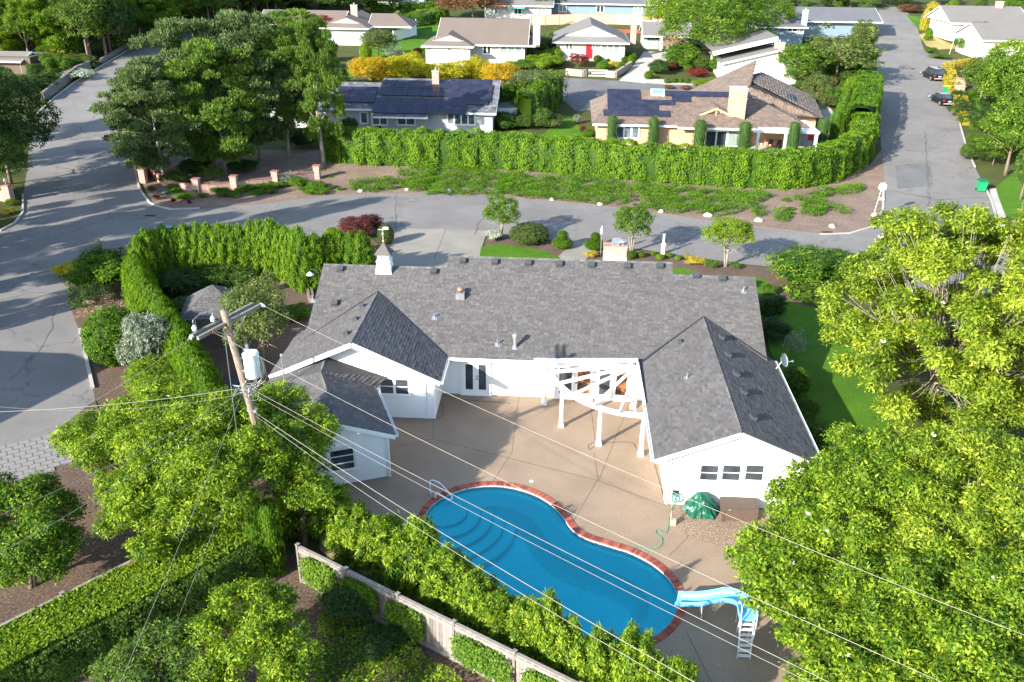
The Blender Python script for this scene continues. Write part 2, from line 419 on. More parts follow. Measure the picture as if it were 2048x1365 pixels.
for i in range(2):      # low spreading tufts
    g = np.random.default_rng(150+i); lb = [(0, 0, 0, 0.6, 0.6, 0.35)]
    for k in range(12):
        an = g.uniform(0, 6.283); rr = g.uniform(0.3, 0.8); lb.append((math.cos(an)*rr, math.sin(an)*rr, g.uniform(-0.1, 0.25), 0.3, 0.3, 0.25))
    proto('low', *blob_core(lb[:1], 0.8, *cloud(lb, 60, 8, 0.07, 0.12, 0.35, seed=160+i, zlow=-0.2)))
# leaf colours
LM = {
 'magnolia': leafmat('magnolia_leaves', (0.045, 0.085, 0.008), (0.16, 0.25, 0.016), (0.44, 0.50, 0.06), 0.42, 0.5, 0.2),
 'laurel': leafmat('laurel_leaves', (0.03, 0.075, 0.008), (0.12, 0.22, 0.014), (0.36, 0.45, 0.035), 0.42, 0.5, 0.2),
 'lime': leafmat('lime_leaves', (0.08, 0.15, 0.008), (0.16, 0.26, 0.016), (0.28, 0.36, 0.04), 0.4),
 'fresh': leafmat('fresh_green_leaves', (0.025, 0.075, 0.009), (0.085, 0.17, 0.016), (0.23, 0.34, 0.04), 0.4),
 'mid': leafmat('mid_green_leaves', (0.03, 0.065, 0.012), (0.075, 0.14, 0.022), (0.15, 0.23, 0.04), 0.35),
 'dark': leafmat('dark_green_leaves', (0.018, 0.042, 0.01), (0.042, 0.085, 0.018), (0.085, 0.14, 0.035), 0.3),
 'olive': leafmat('olive_leaves', (0.045, 0.07, 0.018), (0.10, 0.14, 0.035), (0.19, 0.23, 0.07), 0.35),
 'pine': leafmat('pine_needles', (0.035, 0.06, 0.024), (0.09, 0.14, 0.05), (0.20, 0.27, 0.09), 0.35, 0.6),
 'pineb': leafmat('bright_pine_needles', (0.04, 0.08, 0.016), (0.10, 0.18, 0.03), (0.19, 0.29, 0.05), 0.35, 0.6),
 'cedar': leafmat('cedar_sprays', (0.03, 0.07, 0.006), (0.075, 0.17, 0.010), (0.17, 0.28, 0.02), 0.35, 0.55),
 'thuja': leafmat('thuja_sprays', (0.03, 0.08, 0.007), (0.10, 0.20, 0.012), (0.20, 0.32, 0.02), 0.3, 0.55),
 'cypress': leafmat('cypress_sprays', (0.035, 0.08, 0.02), (0.07, 0.14, 0.03), (0.12, 0.20, 0.05), 0.25, 0.6),
 'yellow': leafmat('golden_leaves', (0.18, 0.22, 0.010), (0.38, 0.37, 0.018), (0.60, 0.48, 0.03), 0.4),
 'orange': leafmat('amber_leaves', (0.22, 0.25, 0.012), (0.46, 0.34, 0.02), (0.62, 0.30, 0.03), 0.4),
 'golden': leafmat('golden_shrub_leaves', (0.22, 0.20, 0.02), (0.42, 0.36, 0.04), (0.6, 0.5, 0.08), 0.35),
 'red': leafmat('red_maple_leaves', (0.09, 0.012, 0.012), (0.20, 0.03, 0.028), (0.34, 0.07, 0.05), 0.35),
 'plum': leafmat('plum_leaves', (0.05, 0.015, 0.015), (0.11, 0.035, 0.03), (0.22, 0.07, 0.055), 0.3),
 'rust': leafmat('rust_leaves', (0.08, 0.045, 0.02), (0.18, 0.09, 0.04), (0.34, 0.17, 0.08), 0.3),
 'pink': leafmat('dry_pink_leaves', (0.20, 0.13, 0.09), (0.38, 0.26, 0.18), (0.55, 0.42, 0.32), 0.3),
 'silver': leafmat('silver_leaves', (0.09, 0.12, 0.08), (0.18, 0.22, 0.15), (0.34, 0.38, 0.30), 0.3),
 'white': leafmat('white_flower_leaves', (0.10, 0.16, 0.06), (0.30, 0.36, 0.24), (0.75, 0.75, 0.72), 0.3),
 'cover': leafmat('ground_cover_leaves', (0.035, 0.10, 0.007), (0.085, 0.19, 0.012), (0.15, 0.28, 0.02), 0.35),
}
BARK = plain('bark', (0.16, 0.12, 0.085), 0.9, var=0.35, nscale=4.0, bumps=0.5)
BARKG = plain('grey_bark', (0.24, 0.21, 0.17), 0.9, var=0.3, nscale=4.0, bumps=0.5)
_cnt = [0]
def crown_obj(name, kind, mat, parent, loc, sc, rz=None):
    _cnt[0] += 1; ms = PROTO[kind]; me = ms[_cnt[0] % len(ms)]
    o = bpy.data.objects.new(name, me); link(o); o.parent = parent; o.location = loc; o.scale = sc
    o.rotation_euler = (0, 0, random.uniform(0, 6.28) if rz is None else rz)
    o.material_slots[0].link = 'OBJECT'; o.material_slots[0].material = LM[mat] if isinstance(mat, str) else mat
    return o
def trunk_mb(base, top, r, crown, nlimb=6, seed=0, spreadf=0.6, stems=1):
    g = random.Random(seed); m = MB(); b = Vector(base); tp = Vector(top)
    for s in range(stems):
        off = Vector((g.uniform(-1, 1), g.uniform(-1, 1), 0))*r*1.2 if stems > 1 else Vector((0, 0, 0))
        lean = Vector((g.uniform(-1, 1), g.uniform(-1, 1), 0))*((tp-b).length*(0.14 if stems > 1 else 0.04))
        mid = (b+tp)/2+lean*0.6+off; e = tp+lean*1.4
        m.tube([b+off-Vector((0, 0, 0.15)), b+off+(mid-b-off)*0.4, mid, e], [r*1.15, r*0.9, r*0.72, r*0.35], 7)
        for k in range(nlimb):
            f = g.uniform(0.4, 0.95); p0 = mid+(e-mid)*max(0, (f-0.5)*2) if f > 0.5 else b+off+(mid-b-off)*(f*2)
            an = 6.283*(k+g.random()*0.7)/nlimb; d = Vector((math.cos(an)*crown[0], math.sin(an)*crown[1], crown[2]*g.uniform(0.1, 0.8)))*spreadf
            m.tube([p0, p0+d*0.45+Vector((0, 0, 0.1*d.length)), p0+d], [r*0.38, r*0.24, r*0.08], 5)
    return m
def tree(name, label, cat, base, h, rx, kind='broad', mat='mid', ry=None, cz=None, rz=None, tr=None, group=None, stems=1, bark=None, nlimb=6):
    base = Vector(base); ry = ry or rx*0.95
    rz_ = rz or min(h*0.42, rx*1.1); cz = cz or h-rz_
    t = thing(name, label, cat, base, group)
    crown_obj('crown', kind, mat, t, (0, 0, cz), (rx, ry, rz_), rz=random.uniform(0, 6.28) if abs(rx-ry) < 0.3*rx else 0)
    tr = tr or max(0.07, h*0.022)
    trunk_mb(base, base+Vector((0, 0, cz)), tr, (rx, ry, rz_), nlimb, seed=_cnt[0], stems=stems).build('trunk', bark or BARK, t, smooth=True)
    return t
def shrub(name, label, cat, base, w, h, kind='bush', mat='mid', group=None, d=None, rz=None):
    """single leafy plant standing on BASE (its centre)"""
    d = d or w
    if kind in ('arbor', 'column'): z, sc = 0.0, (w, d, h)
    elif kind == 'low': z, sc = h*0.35, (w/2, d/2, h*0.95)
    else: z, sc = h*0.46, (w/2, d/2, h*0.54)
    o = crown_obj(name, kind, mat, None, Vector(base)+Vector((0, 0, z)), sc, rz)
    return tag(o, label, cat, group)
def pshrub(name, label, cat, cx, by, wpx, ty, kind='bush', mat='mid', group=None, dz=0.0, back=0.75, dratio=1.0):
    """shrub from its place: front foot at row BY, width WPX, top at row TY"""
    f = gat(cx, by, dz); s = pj(f)[2]; w = wpx/s; d = w*dratio
    b = f+Vector((0, d/2*back, 0)); b.z = zt(b.y)+dz
    h = max(0.25, hat(b, ty))
    return shrub(name, label, cat, b, w*1.02, h, kind, mat, group, d)
def ptree(name, label, cat, cx, by, wpx, ty, kind='broad', mat='mid', group=None, cyf=None, **k):
    """tree with its trunk foot at (cx,by), crown WPX wide and top at TY; CYF = crown share of height"""
    b = gat(cx, by); s = pj(b+Vector((0, 0, 3)))[2]; h = hat(b, ty); r = wpx/s/2*1.1
    rz = (cyf or 0.4)*h
    return tree(name, label, cat, b, h, r, kind, mat, rz=rz, cz=h-rz*0.97, group=group, **k)
def resample(pts, step):
    out = [Vector(pts[0])]
    for a, b in zip(pts[:-1], pts[1:]):
        a, b = Vector(a), Vector(b); n = max(1, int((b-a).length/step))
        out += [a+(b-a)*(i/n) for i in range(1, n+1)]
    return out
def smooth_path(pts, n=6, closed=False):
    P = [Vector(p) for p in pts]; m = len(P); out = []
    rg = range(m) if closed else range(m-1)
    for i in rg:
        p0 = P[(i-1) % m] if closed or i > 0 else P[i]; p1 = P[i]; p2 = P[(i+1) % m]; p3 = P[(i+2) % m] if closed or i+2 < m else p2
        for k in range(n):
            t = k/n; out.append(0.5*((2*p1)+(p2-p0)*t+(2*p0-5*p1+4*p2-p3)*t*t+(3*p1-p0-3*p2+p3)*t*t*t))
    if not closed: out.append(P[-1])
    return out
def hedge(name, label, cat, path, w, h, mat, dens=70, L=0.2, asp=0.45, seed=5, bumpy=0.18, wave=1.3, group=None, hfun=None, up=0.9, kind=None, cols=2.2):
    """clipped hedge along PATH: leaves over sides, ends and top, on a twiggy core"""
    g = np.random.default_rng(seed); P = smooth_path(path, 8) if len(path) > 2 else resample(path, 0.5)
    P = np.array([tuple(p) for p in P]); seg = np.linalg.norm(np.diff(P[:, :2], axis=0), axis=1); cum = np.concatenate([[0], np.cumsum(seg)]); Lt = cum[-1]
    Hs = (lambda s: h) if hfun is None else hfun
    per = 2*h+w; n = int(Lt*per*dens); s = g.uniform(0, Lt, n); u = g.uniform(0, per, n)
    # clumping
    cl = g.integers(0, max(2, n//7), n); cs = g.uniform(0, Lt, max(2, n//7)); cu = g.uniform(0, per, max(2, n//7)); cvv = g.normal(size=max(2, n//7))*0.13
    s = np.clip(cs[cl]+g.normal(size=n)*L*0.7, 0, Lt); u = np.clip(cu[cl]+g.normal(size=n)*L*0.7, 0, per)
    x = np.interp(s, cum, P[:, 0]); y = np.interp(s, cum, P[:, 1]); z0 = np.interp(s, cum, P[:, 2])
    dx = np.interp(s+0.2, cum, P[:, 0])-np.interp(s-0.2, cum, P[:, 0]); dy = np.interp(s+0.2, cum, P[:, 1])-np.interp(s-0.2, cum, P[:, 1])
    T2 = unit(np.stack([dx, dy, np.zeros(n)], 1)); S2 = np.stack([T2[:, 1], -T2[:, 0], np.zeros(n)], 1)
    hh = np.array([Hs(q) for q in s]) if hfun else np.full(n, h)
    sc = hh/h
    side = np.where(u < h, 1, np.where(u > h+w, -1, 0))
    zz = np.where(u < h, u*sc, np.where(u > h+w, (per-u)*sc, hh))
    lat = np.where(u < h, w/2, np.where(u > h+w, -w/2, w/2-(u-h)))
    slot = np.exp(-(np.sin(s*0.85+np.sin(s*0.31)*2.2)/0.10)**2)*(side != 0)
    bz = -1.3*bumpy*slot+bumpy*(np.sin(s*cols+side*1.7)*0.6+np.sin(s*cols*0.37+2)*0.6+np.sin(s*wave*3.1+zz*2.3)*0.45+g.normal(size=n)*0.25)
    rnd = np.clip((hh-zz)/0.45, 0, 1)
    lat = lat*(0.86+0.14*rnd**0.5)*(0.9+0.1*np.clip(zz/0.8, 0, 1)) + side*bz
    zz = zz+np.where(side == 0, bz*0.7-0.25*(np.abs(lat)/(w/2))**3*0.6, 0)
    Pp = np.stack([x, y, z0+zz], 1)+S2*lat[:, None]
    Nn = unit(S2*side[:, None]+np.where(side == 0, 1.0, 0.25)[:, None]*np.array([0, 0, 1.0])+g.normal(size=(n, 3))*0.5)
    Tt = unit(np.array([0, 0, up])+S2*side[:, None]*0.3+g.normal(size=(n, 3))*0.5)
    Ls = L*g.uniform(0.65, 1.3, n); V, Fq = quads(Pp, Nn, Tt, Ls, Ls*asp)
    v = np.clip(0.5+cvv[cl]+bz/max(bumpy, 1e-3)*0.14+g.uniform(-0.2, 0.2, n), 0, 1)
    # core
    cv, cf = [], []; k = max(2, int(Lt/0.8))
    for i in range(k+1):
        q = Lt*i/k; px = np.interp(q, cum, P[:, 0]); py = np.interp(q, cum, P[:, 1]); pz = np.interp(q, cum, P[:, 2])
        tx = np.interp(q+0.2, cum, P[:, 0])-np.interp(q-0.2, cum, P[:, 0]); ty = np.interp(q+0.2, cum, P[:, 1])-np.interp(q-0.2, cum, P[:, 1]); l = math.hypot(tx, ty) or 1
        sx, sy = ty/l, -tx/l; hq = Hs(q)-0.3; ww = w/2*0.72
        for a_, b_ in ((ww, 0), (ww, hq*0.9), (ww*0.5, hq), (-ww*0.5, hq), (-ww, hq*0.9), (-ww, 0)): cv.append((px+sx*a_, py+sy*a_, pz+b_))
    for i in range(k):
        for j in range(5): cf.append((i*6+j, i*6+j+1, (i+1)*6+j+1, (i+1)*6+j))
    cf += [(0, 1, 4, 5), (k*6, k*6+1, k*6+4, k*6+5)]
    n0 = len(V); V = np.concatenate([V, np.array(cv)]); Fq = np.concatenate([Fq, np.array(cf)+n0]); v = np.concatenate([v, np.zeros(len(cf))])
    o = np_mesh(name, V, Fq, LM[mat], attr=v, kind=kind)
    return tag(o, label, cat, group)
def scatter(name, poly, dens, L, mat, label=None, seed=3, lift=0.05, asp=0.35, clump=0.5, mound=0.0, cat='ground cover', fn=None):
    """low leaves over a ground polygon, kind stuff"""
    g = np.random.default_rng(seed); P = np.array([(p[0], p[1]) for p in poly]); lo, hi = P.min(0), P.max(0)
    A = 0.5*abs(sum(P[i][0]*P[(i+1) % len(P)][1]-P[(i+1) % len(P)][0]*P[i][1] for i in range(len(P))))
    n = int(A*dens); q = g.uniform(lo, hi, size=(int(n*(hi-lo).prod()/A)+10, 2))
    ins = np.zeros(len(q), bool); j = len(P)-1
    for i in range(len(P)):
        c = ((P[i, 1] > q[:, 1]) != (P[j, 1] > q[:, 1])) & (q[:, 0] < (P[j, 0]-P[i, 0])*(q[:, 1]-P[i, 1])/(P[j, 1]-P[i, 1]+1e-9)+P[i, 0]); ins ^= c; j = i
    q = q[ins]
    f = np.sin(q[:, 0]*1.3+np.sin(q[:, 1]*0.9)*2)*np.sin(q[:, 1]*1.1+np.sin(q[:, 0]*0.7)*2)
    if clump: q, f = q[f > -1+clump], f[f > -1+clump]
    zz = np.array([max(0.0, y-G0)*GS for y in q[:, 1]])
    if fn: zz = zz+np.array([fn(a, b) for a, b in q])
    z = zz+g.uniform(0, lift*2, len(q))+mound*np.clip(f, 0, 1)
    Pp = np.stack([q[:, 0], q[:, 1], z], 1); N = unit(np.array([0, 0, 1.0])+g.normal(size=(len(q), 3))*0.5); T = unit(g.normal(size=(len(q), 3))+np.array([0, 0, 0.5]))
    Ls = L*g.uniform(0.6, 1.3, len(q)); V, Fq = quads(Pp, N, T, Ls, Ls*asp)
    v = np.clip(0.5+f*0.2+g.uniform(-0.25, 0.25, len(q)), 0, 1)
    return tag(np_mesh(name, V, Fq, LM[mat], attr=v), label, cat, kind='stuff')
# ---------------------------------------------------------------- roof cover
def shingles(parent, poly, eave_dir, mat, tab=0.33, course=0.19, t0=0.022, seed=1, name='shingles', jitter=0.0):
    """courses of tabs over a planar convex polygon; EAVE_DIR is horizontal in the plane"""
    g = random.Random(seed); P = [Vector(p) for p in poly]; u = Vector(eave_dir).normalized()
    n = (P[1]-P[0]).cross(P[2]-P[0]).normalized()
    if n.z < 0: n = -n
    w = n.cross(u).normalized()
    if w.z < 0: w = -w
    O = P[0]; Q = [((p-O).dot(u), (p-O).dot(w)) for p in P]
    v0, v1 = min(q[1] for q in Q), max(q[1] for q in Q)
    def rngs(v):
        xs = []
        for i in range(len(Q)):
            a, b = Q[i], Q[(i+1) % len(Q)]
            if (a[1]-v)*(b[1]-v) <= 0 and abs(a[1]-b[1]) > 1e-6: xs.append(a[0]+(b[0]-a[0])*(v-a[1])/(b[1]-a[1]))
            elif abs(a[1]-v) < 1e-5 and abs(b[1]-v) < 1e-5: xs += [a[0], b[0]]
        return (min(xs), max(xs)) if len(xs) > 1 else None
    m = MB(); v = v0; row = 0
    while v < v1-0.01:
        va, vb = v, min(v+course, v1-0.002); ra, rb = rngs(va+0.003), rngs(vb-0.003)
        if ra and rb:
            x = min(ra[0], rb[0])-g.random()*tab
            mx = max(ra[1], rb[1])
            while x < mx:
                x2 = x+tab*g.uniform(0.85, 1.15)
                a0, a1 = max(x, ra[0]), min(x2-0.012, ra[1]); b0, b1 = max(x, rb[0]), min(x2-0.012, rb[1])
                if a1-a0 > 0.01 or b1-b0 > 0.01:
                    a0, a1 = (a0, a1) if a1 > a0 else ((a0+a1)/2,)*2; b0, b1 = (b0, b1) if b1 > b0 else ((b0+b1)/2,)*2
                    tt = t0*g.choice((0.7, 1.0, 1.0, 1.5)); dv = g.uniform(0, 0.02)
                    lo = O+w*(va-0.01-dv); hi = O+w*vb
                    c = [lo+u*a0+n*tt, lo+u*a1+n*tt, hi+u*b1+n*0.005, hi+u*b0+n*0.005]
                    d = [lo+u*a0, lo+u*a1, hi+u*b1, hi+u*b0]
                    m.add(c+d, [(0, 1, 2, 3), (4, 5, 1, 0), (5, 6, 2, 1), (7, 4, 0, 3)], a=min(1, max(0, g.gauss(0.5, 0.24))))
                x = x2
        v += course; row += 1
    if not m.f: return None
    return m.build(name, mat, parent, kind='stuff', attr=True)
# ================================================================ MATERIALS OF THE PLACE
ASPH = speckle('worn_asphalt', [(0.12, 0.115, 0.11), (0.175, 0.165, 0.155), (0.25, 0.235, 0.22)], 25, 0.25, 0.92, 0.25, crack=0.10, pvar=0.22)
ASPH2 = speckle('grey_asphalt', [(0.09, 0.092, 0.095), (0.13, 0.13, 0.13), (0.19, 0.19, 0.185)], 25, 0.3, 0.92, 0.25, crack=0.12, pvar=0.25)
CONC = speckle('pale_concrete', [(0.32, 0.30, 0.27), (0.40, 0.38, 0.345), (0.48, 0.46, 0.42)], 18, 0.5, 0.9, 0.15, pvar=0.15)
CONC2 = speckle('driveway_aggregate', [(0.17, 0.155, 0.13), (0.24, 0.22, 0.185), (0.32, 0.30, 0.26)], 22, 0.4, 0.9, 0.2, pvar=0.2)
PATIO = speckle('patio_aggregate', [(0.15, 0.105, 0.07), (0.28, 0.205, 0.14), (0.40, 0.31, 0.225)], 26, 0.35, 0.8, 0.35, pvar=0.22)
PATIO2 = speckle('pebbled_aggregate', [(0.10, 0.065, 0.04), (0.24, 0.165, 0.11), (0.48, 0.38, 0.28)], 14, 0.6, 0.85, 0.5, pvar=0.15)
SOIL = speckle('bark_mulch', [(0.045, 0.028, 0.018), (0.10, 0.062, 0.042), (0.19, 0.125, 0.09)], 9, 0.5, 0.97, 0.6, pvar=0.35)
MULCHR = speckle('red_brown_mulch', [(0.10, 0.065, 0.045), (0.19, 0.13, 0.095), (0.30, 0.22, 0.165)], 9, 0.4, 0.97, 0.6, pvar=0.3)
def grassmat(name, a, b_, c):
    m, t, b = newmat(name); mp = coords(t); n1 = noise(t, mp, 18, 4, 0.7); r1 = ramp(t, [(0.3, a), (0.5, b_), (0.72, c)]); t.links.new(n1.outputs[0], r1.inputs[0])
    n2 = noise(t, mp, 0.25, 5); r2 = ramp(t, [(0.3, (0.75,)*3), (0.7, (1.15,)*3)]); t.links.new(n2.outputs[0], r2.inputs[0])
    t.links.new(mixc(t, 1.0, r1.outputs[0], r2.outputs[0], 'MULTIPLY'), b.inputs['Base Color']); b.inputs['Roughness'].default_value = 0.9; b.inputs['Specular IOR Level'].default_value = 0.1
    n3 = noise(t, mp, 45, 2); bump(t, b, n3.outputs[0], 0.9, 0.04); return m
GRASS = grassmat('lawn_grass', (0.035, 0.10, 0.008), (0.07, 0.17, 0.012), (0.12, 0.24, 0.02))
WILD = grassmat('rough_ground', (0.03, 0.04, 0.012), (0.07, 0.085, 0.025), (0.12, 0.13, 0.05))
DRYG = grassmat('dry_grass', (0.22, 0.20, 0.06), (0.36, 0.30, 0.12), (0.42, 0.40, 0.16))
WHITE = plain('white_paint', (0.80, 0.80, 0.79), 0.55, var=0.03, nscale=2)
WHITEM = plain('white_trim', (0.82, 0.82, 0.81), 0.4, var=0.03, nscale=2)
SHG = attrmat('grey_roof_shingle', (0.075, 0.072, 0.074), (0.125, 0.12, 0.12), 0.92, 0.4, 30, (0.098, 0.094, 0.095))
SHBASE = plain('roof_felt', (0.05, 0.05, 0.052), 0.95)
SHBR = attrmat('brown_roof_shingle', (0.10, 0.078, 0.065), (0.21, 0.17, 0.145), 0.92, 0.3, 12, (0.155, 0.125, 0.107))
SHGR = attrmat('weathered_grey_shingle', (0.10, 0.095, 0.09), (0.24, 0.23, 0.22), 0.92, 0.3, 12, (0.165, 0.158, 0.15))
SHDK = attrmat('dark_slate_shingle', (0.06, 0.065, 0.075), (0.20, 0.21, 0.23), 0.9, 0.3, 12, (0.12, 0.125, 0.14))
TILE = attrmat('brown_roof_tile', (0.14, 0.105, 0.085), (0.22, 0.17, 0.14), 0.85, 0.2, 10, (0.18, 0.138, 0.113))
GLASS = glass('dark_window_glass'); GLASSB = glass('grey_window_glass', (0.06, 0.075, 0.085))
CURT = plain('pale_curtain_glass', (0.22, 0.27, 0.25), 0.15, var=0.1)
METAL = plain('galvanised_metal', (0.45, 0.47, 0.49), 0.35, 0.7, var=0.15); DMETAL = plain('dark_metal', (0.03, 0.03, 0.035), 0.5, 0.2)
VENT = plain('dark_grey_vent', (0.05, 0.055, 0.06), 0.6); COPPER = plain('copper_cap', (0.45, 0.24, 0.15), 0.4, 0.6)
BRICKR = brickmat('red_brick', (0.30, 0.085, 0.055), (0.20, 0.06, 0.045), (0.42, 0.38, 0.34))
BRICKP = brickmat('pink_weathered_brick', (0.42, 0.22, 0.18), (0.30, 0.13, 0.10), (0.50, 0.45, 0.42))
WOODG = attrmat('weathered_fence_wood', (0.10, 0.09, 0.08), (0.30, 0.275, 0.25), 0.9, 0.4, 8, (0.19, 0.17, 0.155))
WOODO = plain('orange_cedar', (0.42, 0.15, 0.05), 0.7, var=0.25, nscale=2); WOODW = plain('pale_fence_wood', (0.50, 0.33, 0.24), 0.85, var=0.12)
POLEM, _t, _b = newmat('utility_pole_wood')
_mp = coords(_t, (1, 1, 0.12)); _n = noise(_t, _mp, 14, 5, 0.7); _r = ramp(_t, [(0.25, (0.09, 0.06, 0.04)), (0.5, (0.21, 0.165, 0.125)), (0.75, (0.36, 0.30, 0.24))])
_t.links.new(_n.outputs[0], _r.inputs[0]); _t.links.new(_r.outputs[0], _b.inputs['Base Color']); _b.inputs['Roughness'].default_value = 0.9; bump(_t, _b, _n.outputs[0], 0.6, 0.02)
# ================================================================ GROUND
def clip_y(poly, y0, above):
    out = []
    for i in range(len(poly)):
        a, b = poly[i], poly[(i+1) % len(poly)]; ia = (a[1] >= y0) == above; ib = (b[1] >= y0) == above
        if ia: out.append(a)
        if ia != ib:
            t = (y0-a[1])/(b[1]-a[1]); out.append((a[0]+(b[0]-a[0])*t, y0))
    return out
def sheet(name, poly, lift, mat, holes=(), kind='structure', parent=None, label=None, cat=None, skirt=0.0):
    """flat sheet over a plan polygon, following the ground profile"""
    V, Fc = [], []
    for above in (False, True):
        q = clip_y([(p[0], p[1]) for p in poly], G0, above)
        if len(q) < 3: continue
        loops = [[Vector((x, y, 0)) for x, y in q]]
        if not above: loops += [[Vector((p[0], p[1], 0)) for p in h] for h in holes]
        flat = [p for l in loops for p in l]; n0 = len(V)
        V += [(p.x, p.y, zt(p.y)+lift) for p in flat]
        for t in tessellate_polygon(loops):
            a, b, c = [flat[i] for i in t]
            if (b-a).cross(c-a).z < 0: t = (t[0], t[2], t[1])
            Fc.append(tuple(i+n0 for i in t))
        if skirt:
            for l in range(len(q)):
                a, b = q[l], q[(l+1) % len(q)]; k = len(V)
                V += [(a[0], a[1], zt(a[1])+lift), (b[0], b[1], zt(b[1])+lift), (b[0], b[1], zt(b[1])+lift-skirt), (a[0], a[1], zt(a[1])+lift-skirt)]
                Fc.append((k, k+3, k+2, k+1))
    me = bpy.data.meshes.new(name); me.from_pydata(V, [], Fc); me.materials.append(mat); me.update()
    o = bpy.data.objects.new(name, me); link(o)
    if parent: o.parent = parent
    return tag(o, label, cat, kind=kind)
def px(pts): return [tuple(gat(x, y)[:2]) for x, y in pts]
pool_px = [(850, 1032), (868, 1006), (905, 985), (950, 973), (1000, 971), (1050, 981), (1093, 1001), (1124, 1030), (1142, 1056), (1168, 1074), (1212, 1089), (1262, 1105), (1310, 1131), (1344, 1165), (1356, 1200), (1347, 1238), (1318, 1268), (1275, 1288), (1200, 1302), (1110, 1292), (1010, 1250), (920, 1180), (862, 1112), (843, 1068)]
POOL = [(p.x, p.y) for p in smooth_path([Vector((*at(x, y, 0.0)[:2], 0)) for x, y in pool_px], 5, True)]
def offset(poly, d):
    A = sum(poly[i][0]*poly[(i+1) % len(poly)][1]-poly[(i+1) % len(poly)][0]*poly[i][1] for i in range(len(poly))); sg = 1 if A > 0 else -1
    out = []
    for i in range(len(poly)):
        a, b = Vector(poly[i-1]), Vector(poly[(i+1) % len(poly)]); t = (b-a).normalized(); out.append((poly[i][0]+t.y*d*sg, poly[i][1]-t.x*d*sg))
    return out
COPE = offset(POOL, 0.30)
sheet('ground', [(-400, -80), (400, -80), (400, 600), (-400, 600)], -0.03, WILD, holes=[COPE])
street_px = [(-80, 455), (0, 462), (30, 446), (46, 425), (46, 390), (58, 300), (75, 228), (110, 195), (150, 165), (215, 125), (262, 97), (400, 40), (560, 14), (600, 10), (610, 28), (430, 80), (360, 115), (300, 170), (264, 260), (268, 330), (283, 385), (300, 406), (340, 419), (400, 417), (520, 408), (640, 393), (740, 388), (860, 388), (960, 391), (1090, 400), (1200, 412), (1300, 424), (1400, 440), (1480, 450), (1560, 460), (1640, 468), (1700, 466), (1738, 455), (1757, 440), (1766, 415), (1767, 380), (1766, 330), (1761, 280), (1758, 200), (1753, 120), (1748, 70), (1742, 38), (1740, 18), (1790, 14), (1815, 25), (1835, 55), (1848, 100), (1870, 118), (1905, 122), (1960, 124), (1960, 146), (1905, 143), (1888, 152), (1905, 190), (1920, 250), (1934, 300), (1950, 335), (1965, 365), (1982, 400), (1992, 440), (2050, 488), (2300, 570), (2300, 700), (1700, 560), (1580, 537), (1500, 530), (1350, 510), (1290, 500), (1190, 488), (1110, 481), (1000, 474), (975, 462), (785, 456), (740, 470), (640, 488), (300, 505), (220, 520), (140, 545), (134, 600), (158, 660), (172, 720), (185, 775), (190, 800), (105, 868), (0, 893), (-120, 915)]
sheet('road', px(street_px), 0.0, ASPH)
sheet('culdesac', px([(1020, 148), (1130, 156), (1240, 162), (1330, 166), (1430, 172), (1475, 182), (1480, 215), (1150, 222), (1120, 195), (1010, 180)]), 0.0, ASPH2)
DECK = [(-10.3, 43.3), (-10.3, 31), tuple(at(640, 1100)[:2]), tuple(at(900, 1300)[:2]), tuple(at(1150, 1420)[:2]), (9.0, 16.0), (10.3, 24), (11.5, 33.6), (5.3, 33.6), (5.3, 43.3)]
sheet('patio', DECK, 0.0, PATIO, holes=[COPE])
sheet('pebbled_patio', [tuple(at(x, y)[:2]) for x, y in [(1333, 1008), (1530, 1012), (1560, 1130), (1480, 1100), (1400, 1085), (1375, 1075), (1357, 1060)]], 0.004, PATIO2)
mj = MB()
for a, b in [((1278, 760), (1197, 962)), ((1188, 905), (1196, 958)), ((1196, 958), (1143, 1050)), ((1038, 790), (1024, 905)), ((1024, 905), (985, 965)), ((866, 878), (1197, 962)), ((866, 878), (867, 836)), ((866, 878), (790, 895)), ((1197, 962), (1330, 1012)), ((1376, 1075), (1340, 1110)), ((1375, 1075), (1360, 1008)), ((1372, 1262), (1450, 1420)), ((1190, 880), (1180, 800))]:
    mj.bar(at(*a)+Vector((0, 0, 0.002)), at(*b)+Vector((0, 0, 0.002)), 0.016, 0.006)
tag(mj.build('patio_joints', plain('joint_filler', (0.05, 0.04, 0.035), 0.9)), kind='structure')
sheet('driveway', px([(785, 456), (975, 462), (962, 500), (955, 560), (740, 560), (770, 500)]), 0.006, CONC2)
mj = MB(); a, b = gat(892, 458), gat(868, 520); mj.bar(a+Vector((0, 0, 0.007)), b+Vector((0, 0, 0.007)), 0.04, 0.006)
tag(mj.build('driveway_joint', SOIL), kind='structure')
sheet('planting_bed', px([(975, 464), (1110, 483), (1190, 490), (1290, 502), (1350, 512), (1500, 532), (1585, 540), (1640, 560), (1700, 620), (1640, 625), (1580, 606), (1545, 578), (1500, 560), (960, 560)]), 0.004, SOIL)
sheet('front_lawn', px([(962, 495), (1000, 489), (1045, 494), (1090, 503), (1120, 516), (1110, 540), (955, 540)]), 0.03, GRASS, skirt=0.04)
sheet('front_lawn', px([(1344, 536), (1380, 540), (1400, 548), (1340, 550)]), 0.03, GRASS, skirt=0.04)
sheet('front_walk', px([(1150, 482), (1193, 488), (1168, 525), (1100, 530)]), 0.012, CONC2)
sheet('side_lawn', px([(1505, 553), (1530, 560), (1548, 575), (1562, 598), (1600, 612), (1650, 618), (1700, 690), (1765, 780), (1785, 880), (1700, 960), (1640, 930), (1540, 700)]), 0.02, GRASS, skirt=0.05)
sheet('back_lawn', px([(1088, 268), (1130, 228), (1150, 240), (1165, 262), (1172, 285), (1100, 290)]), 0.02, GRASS)
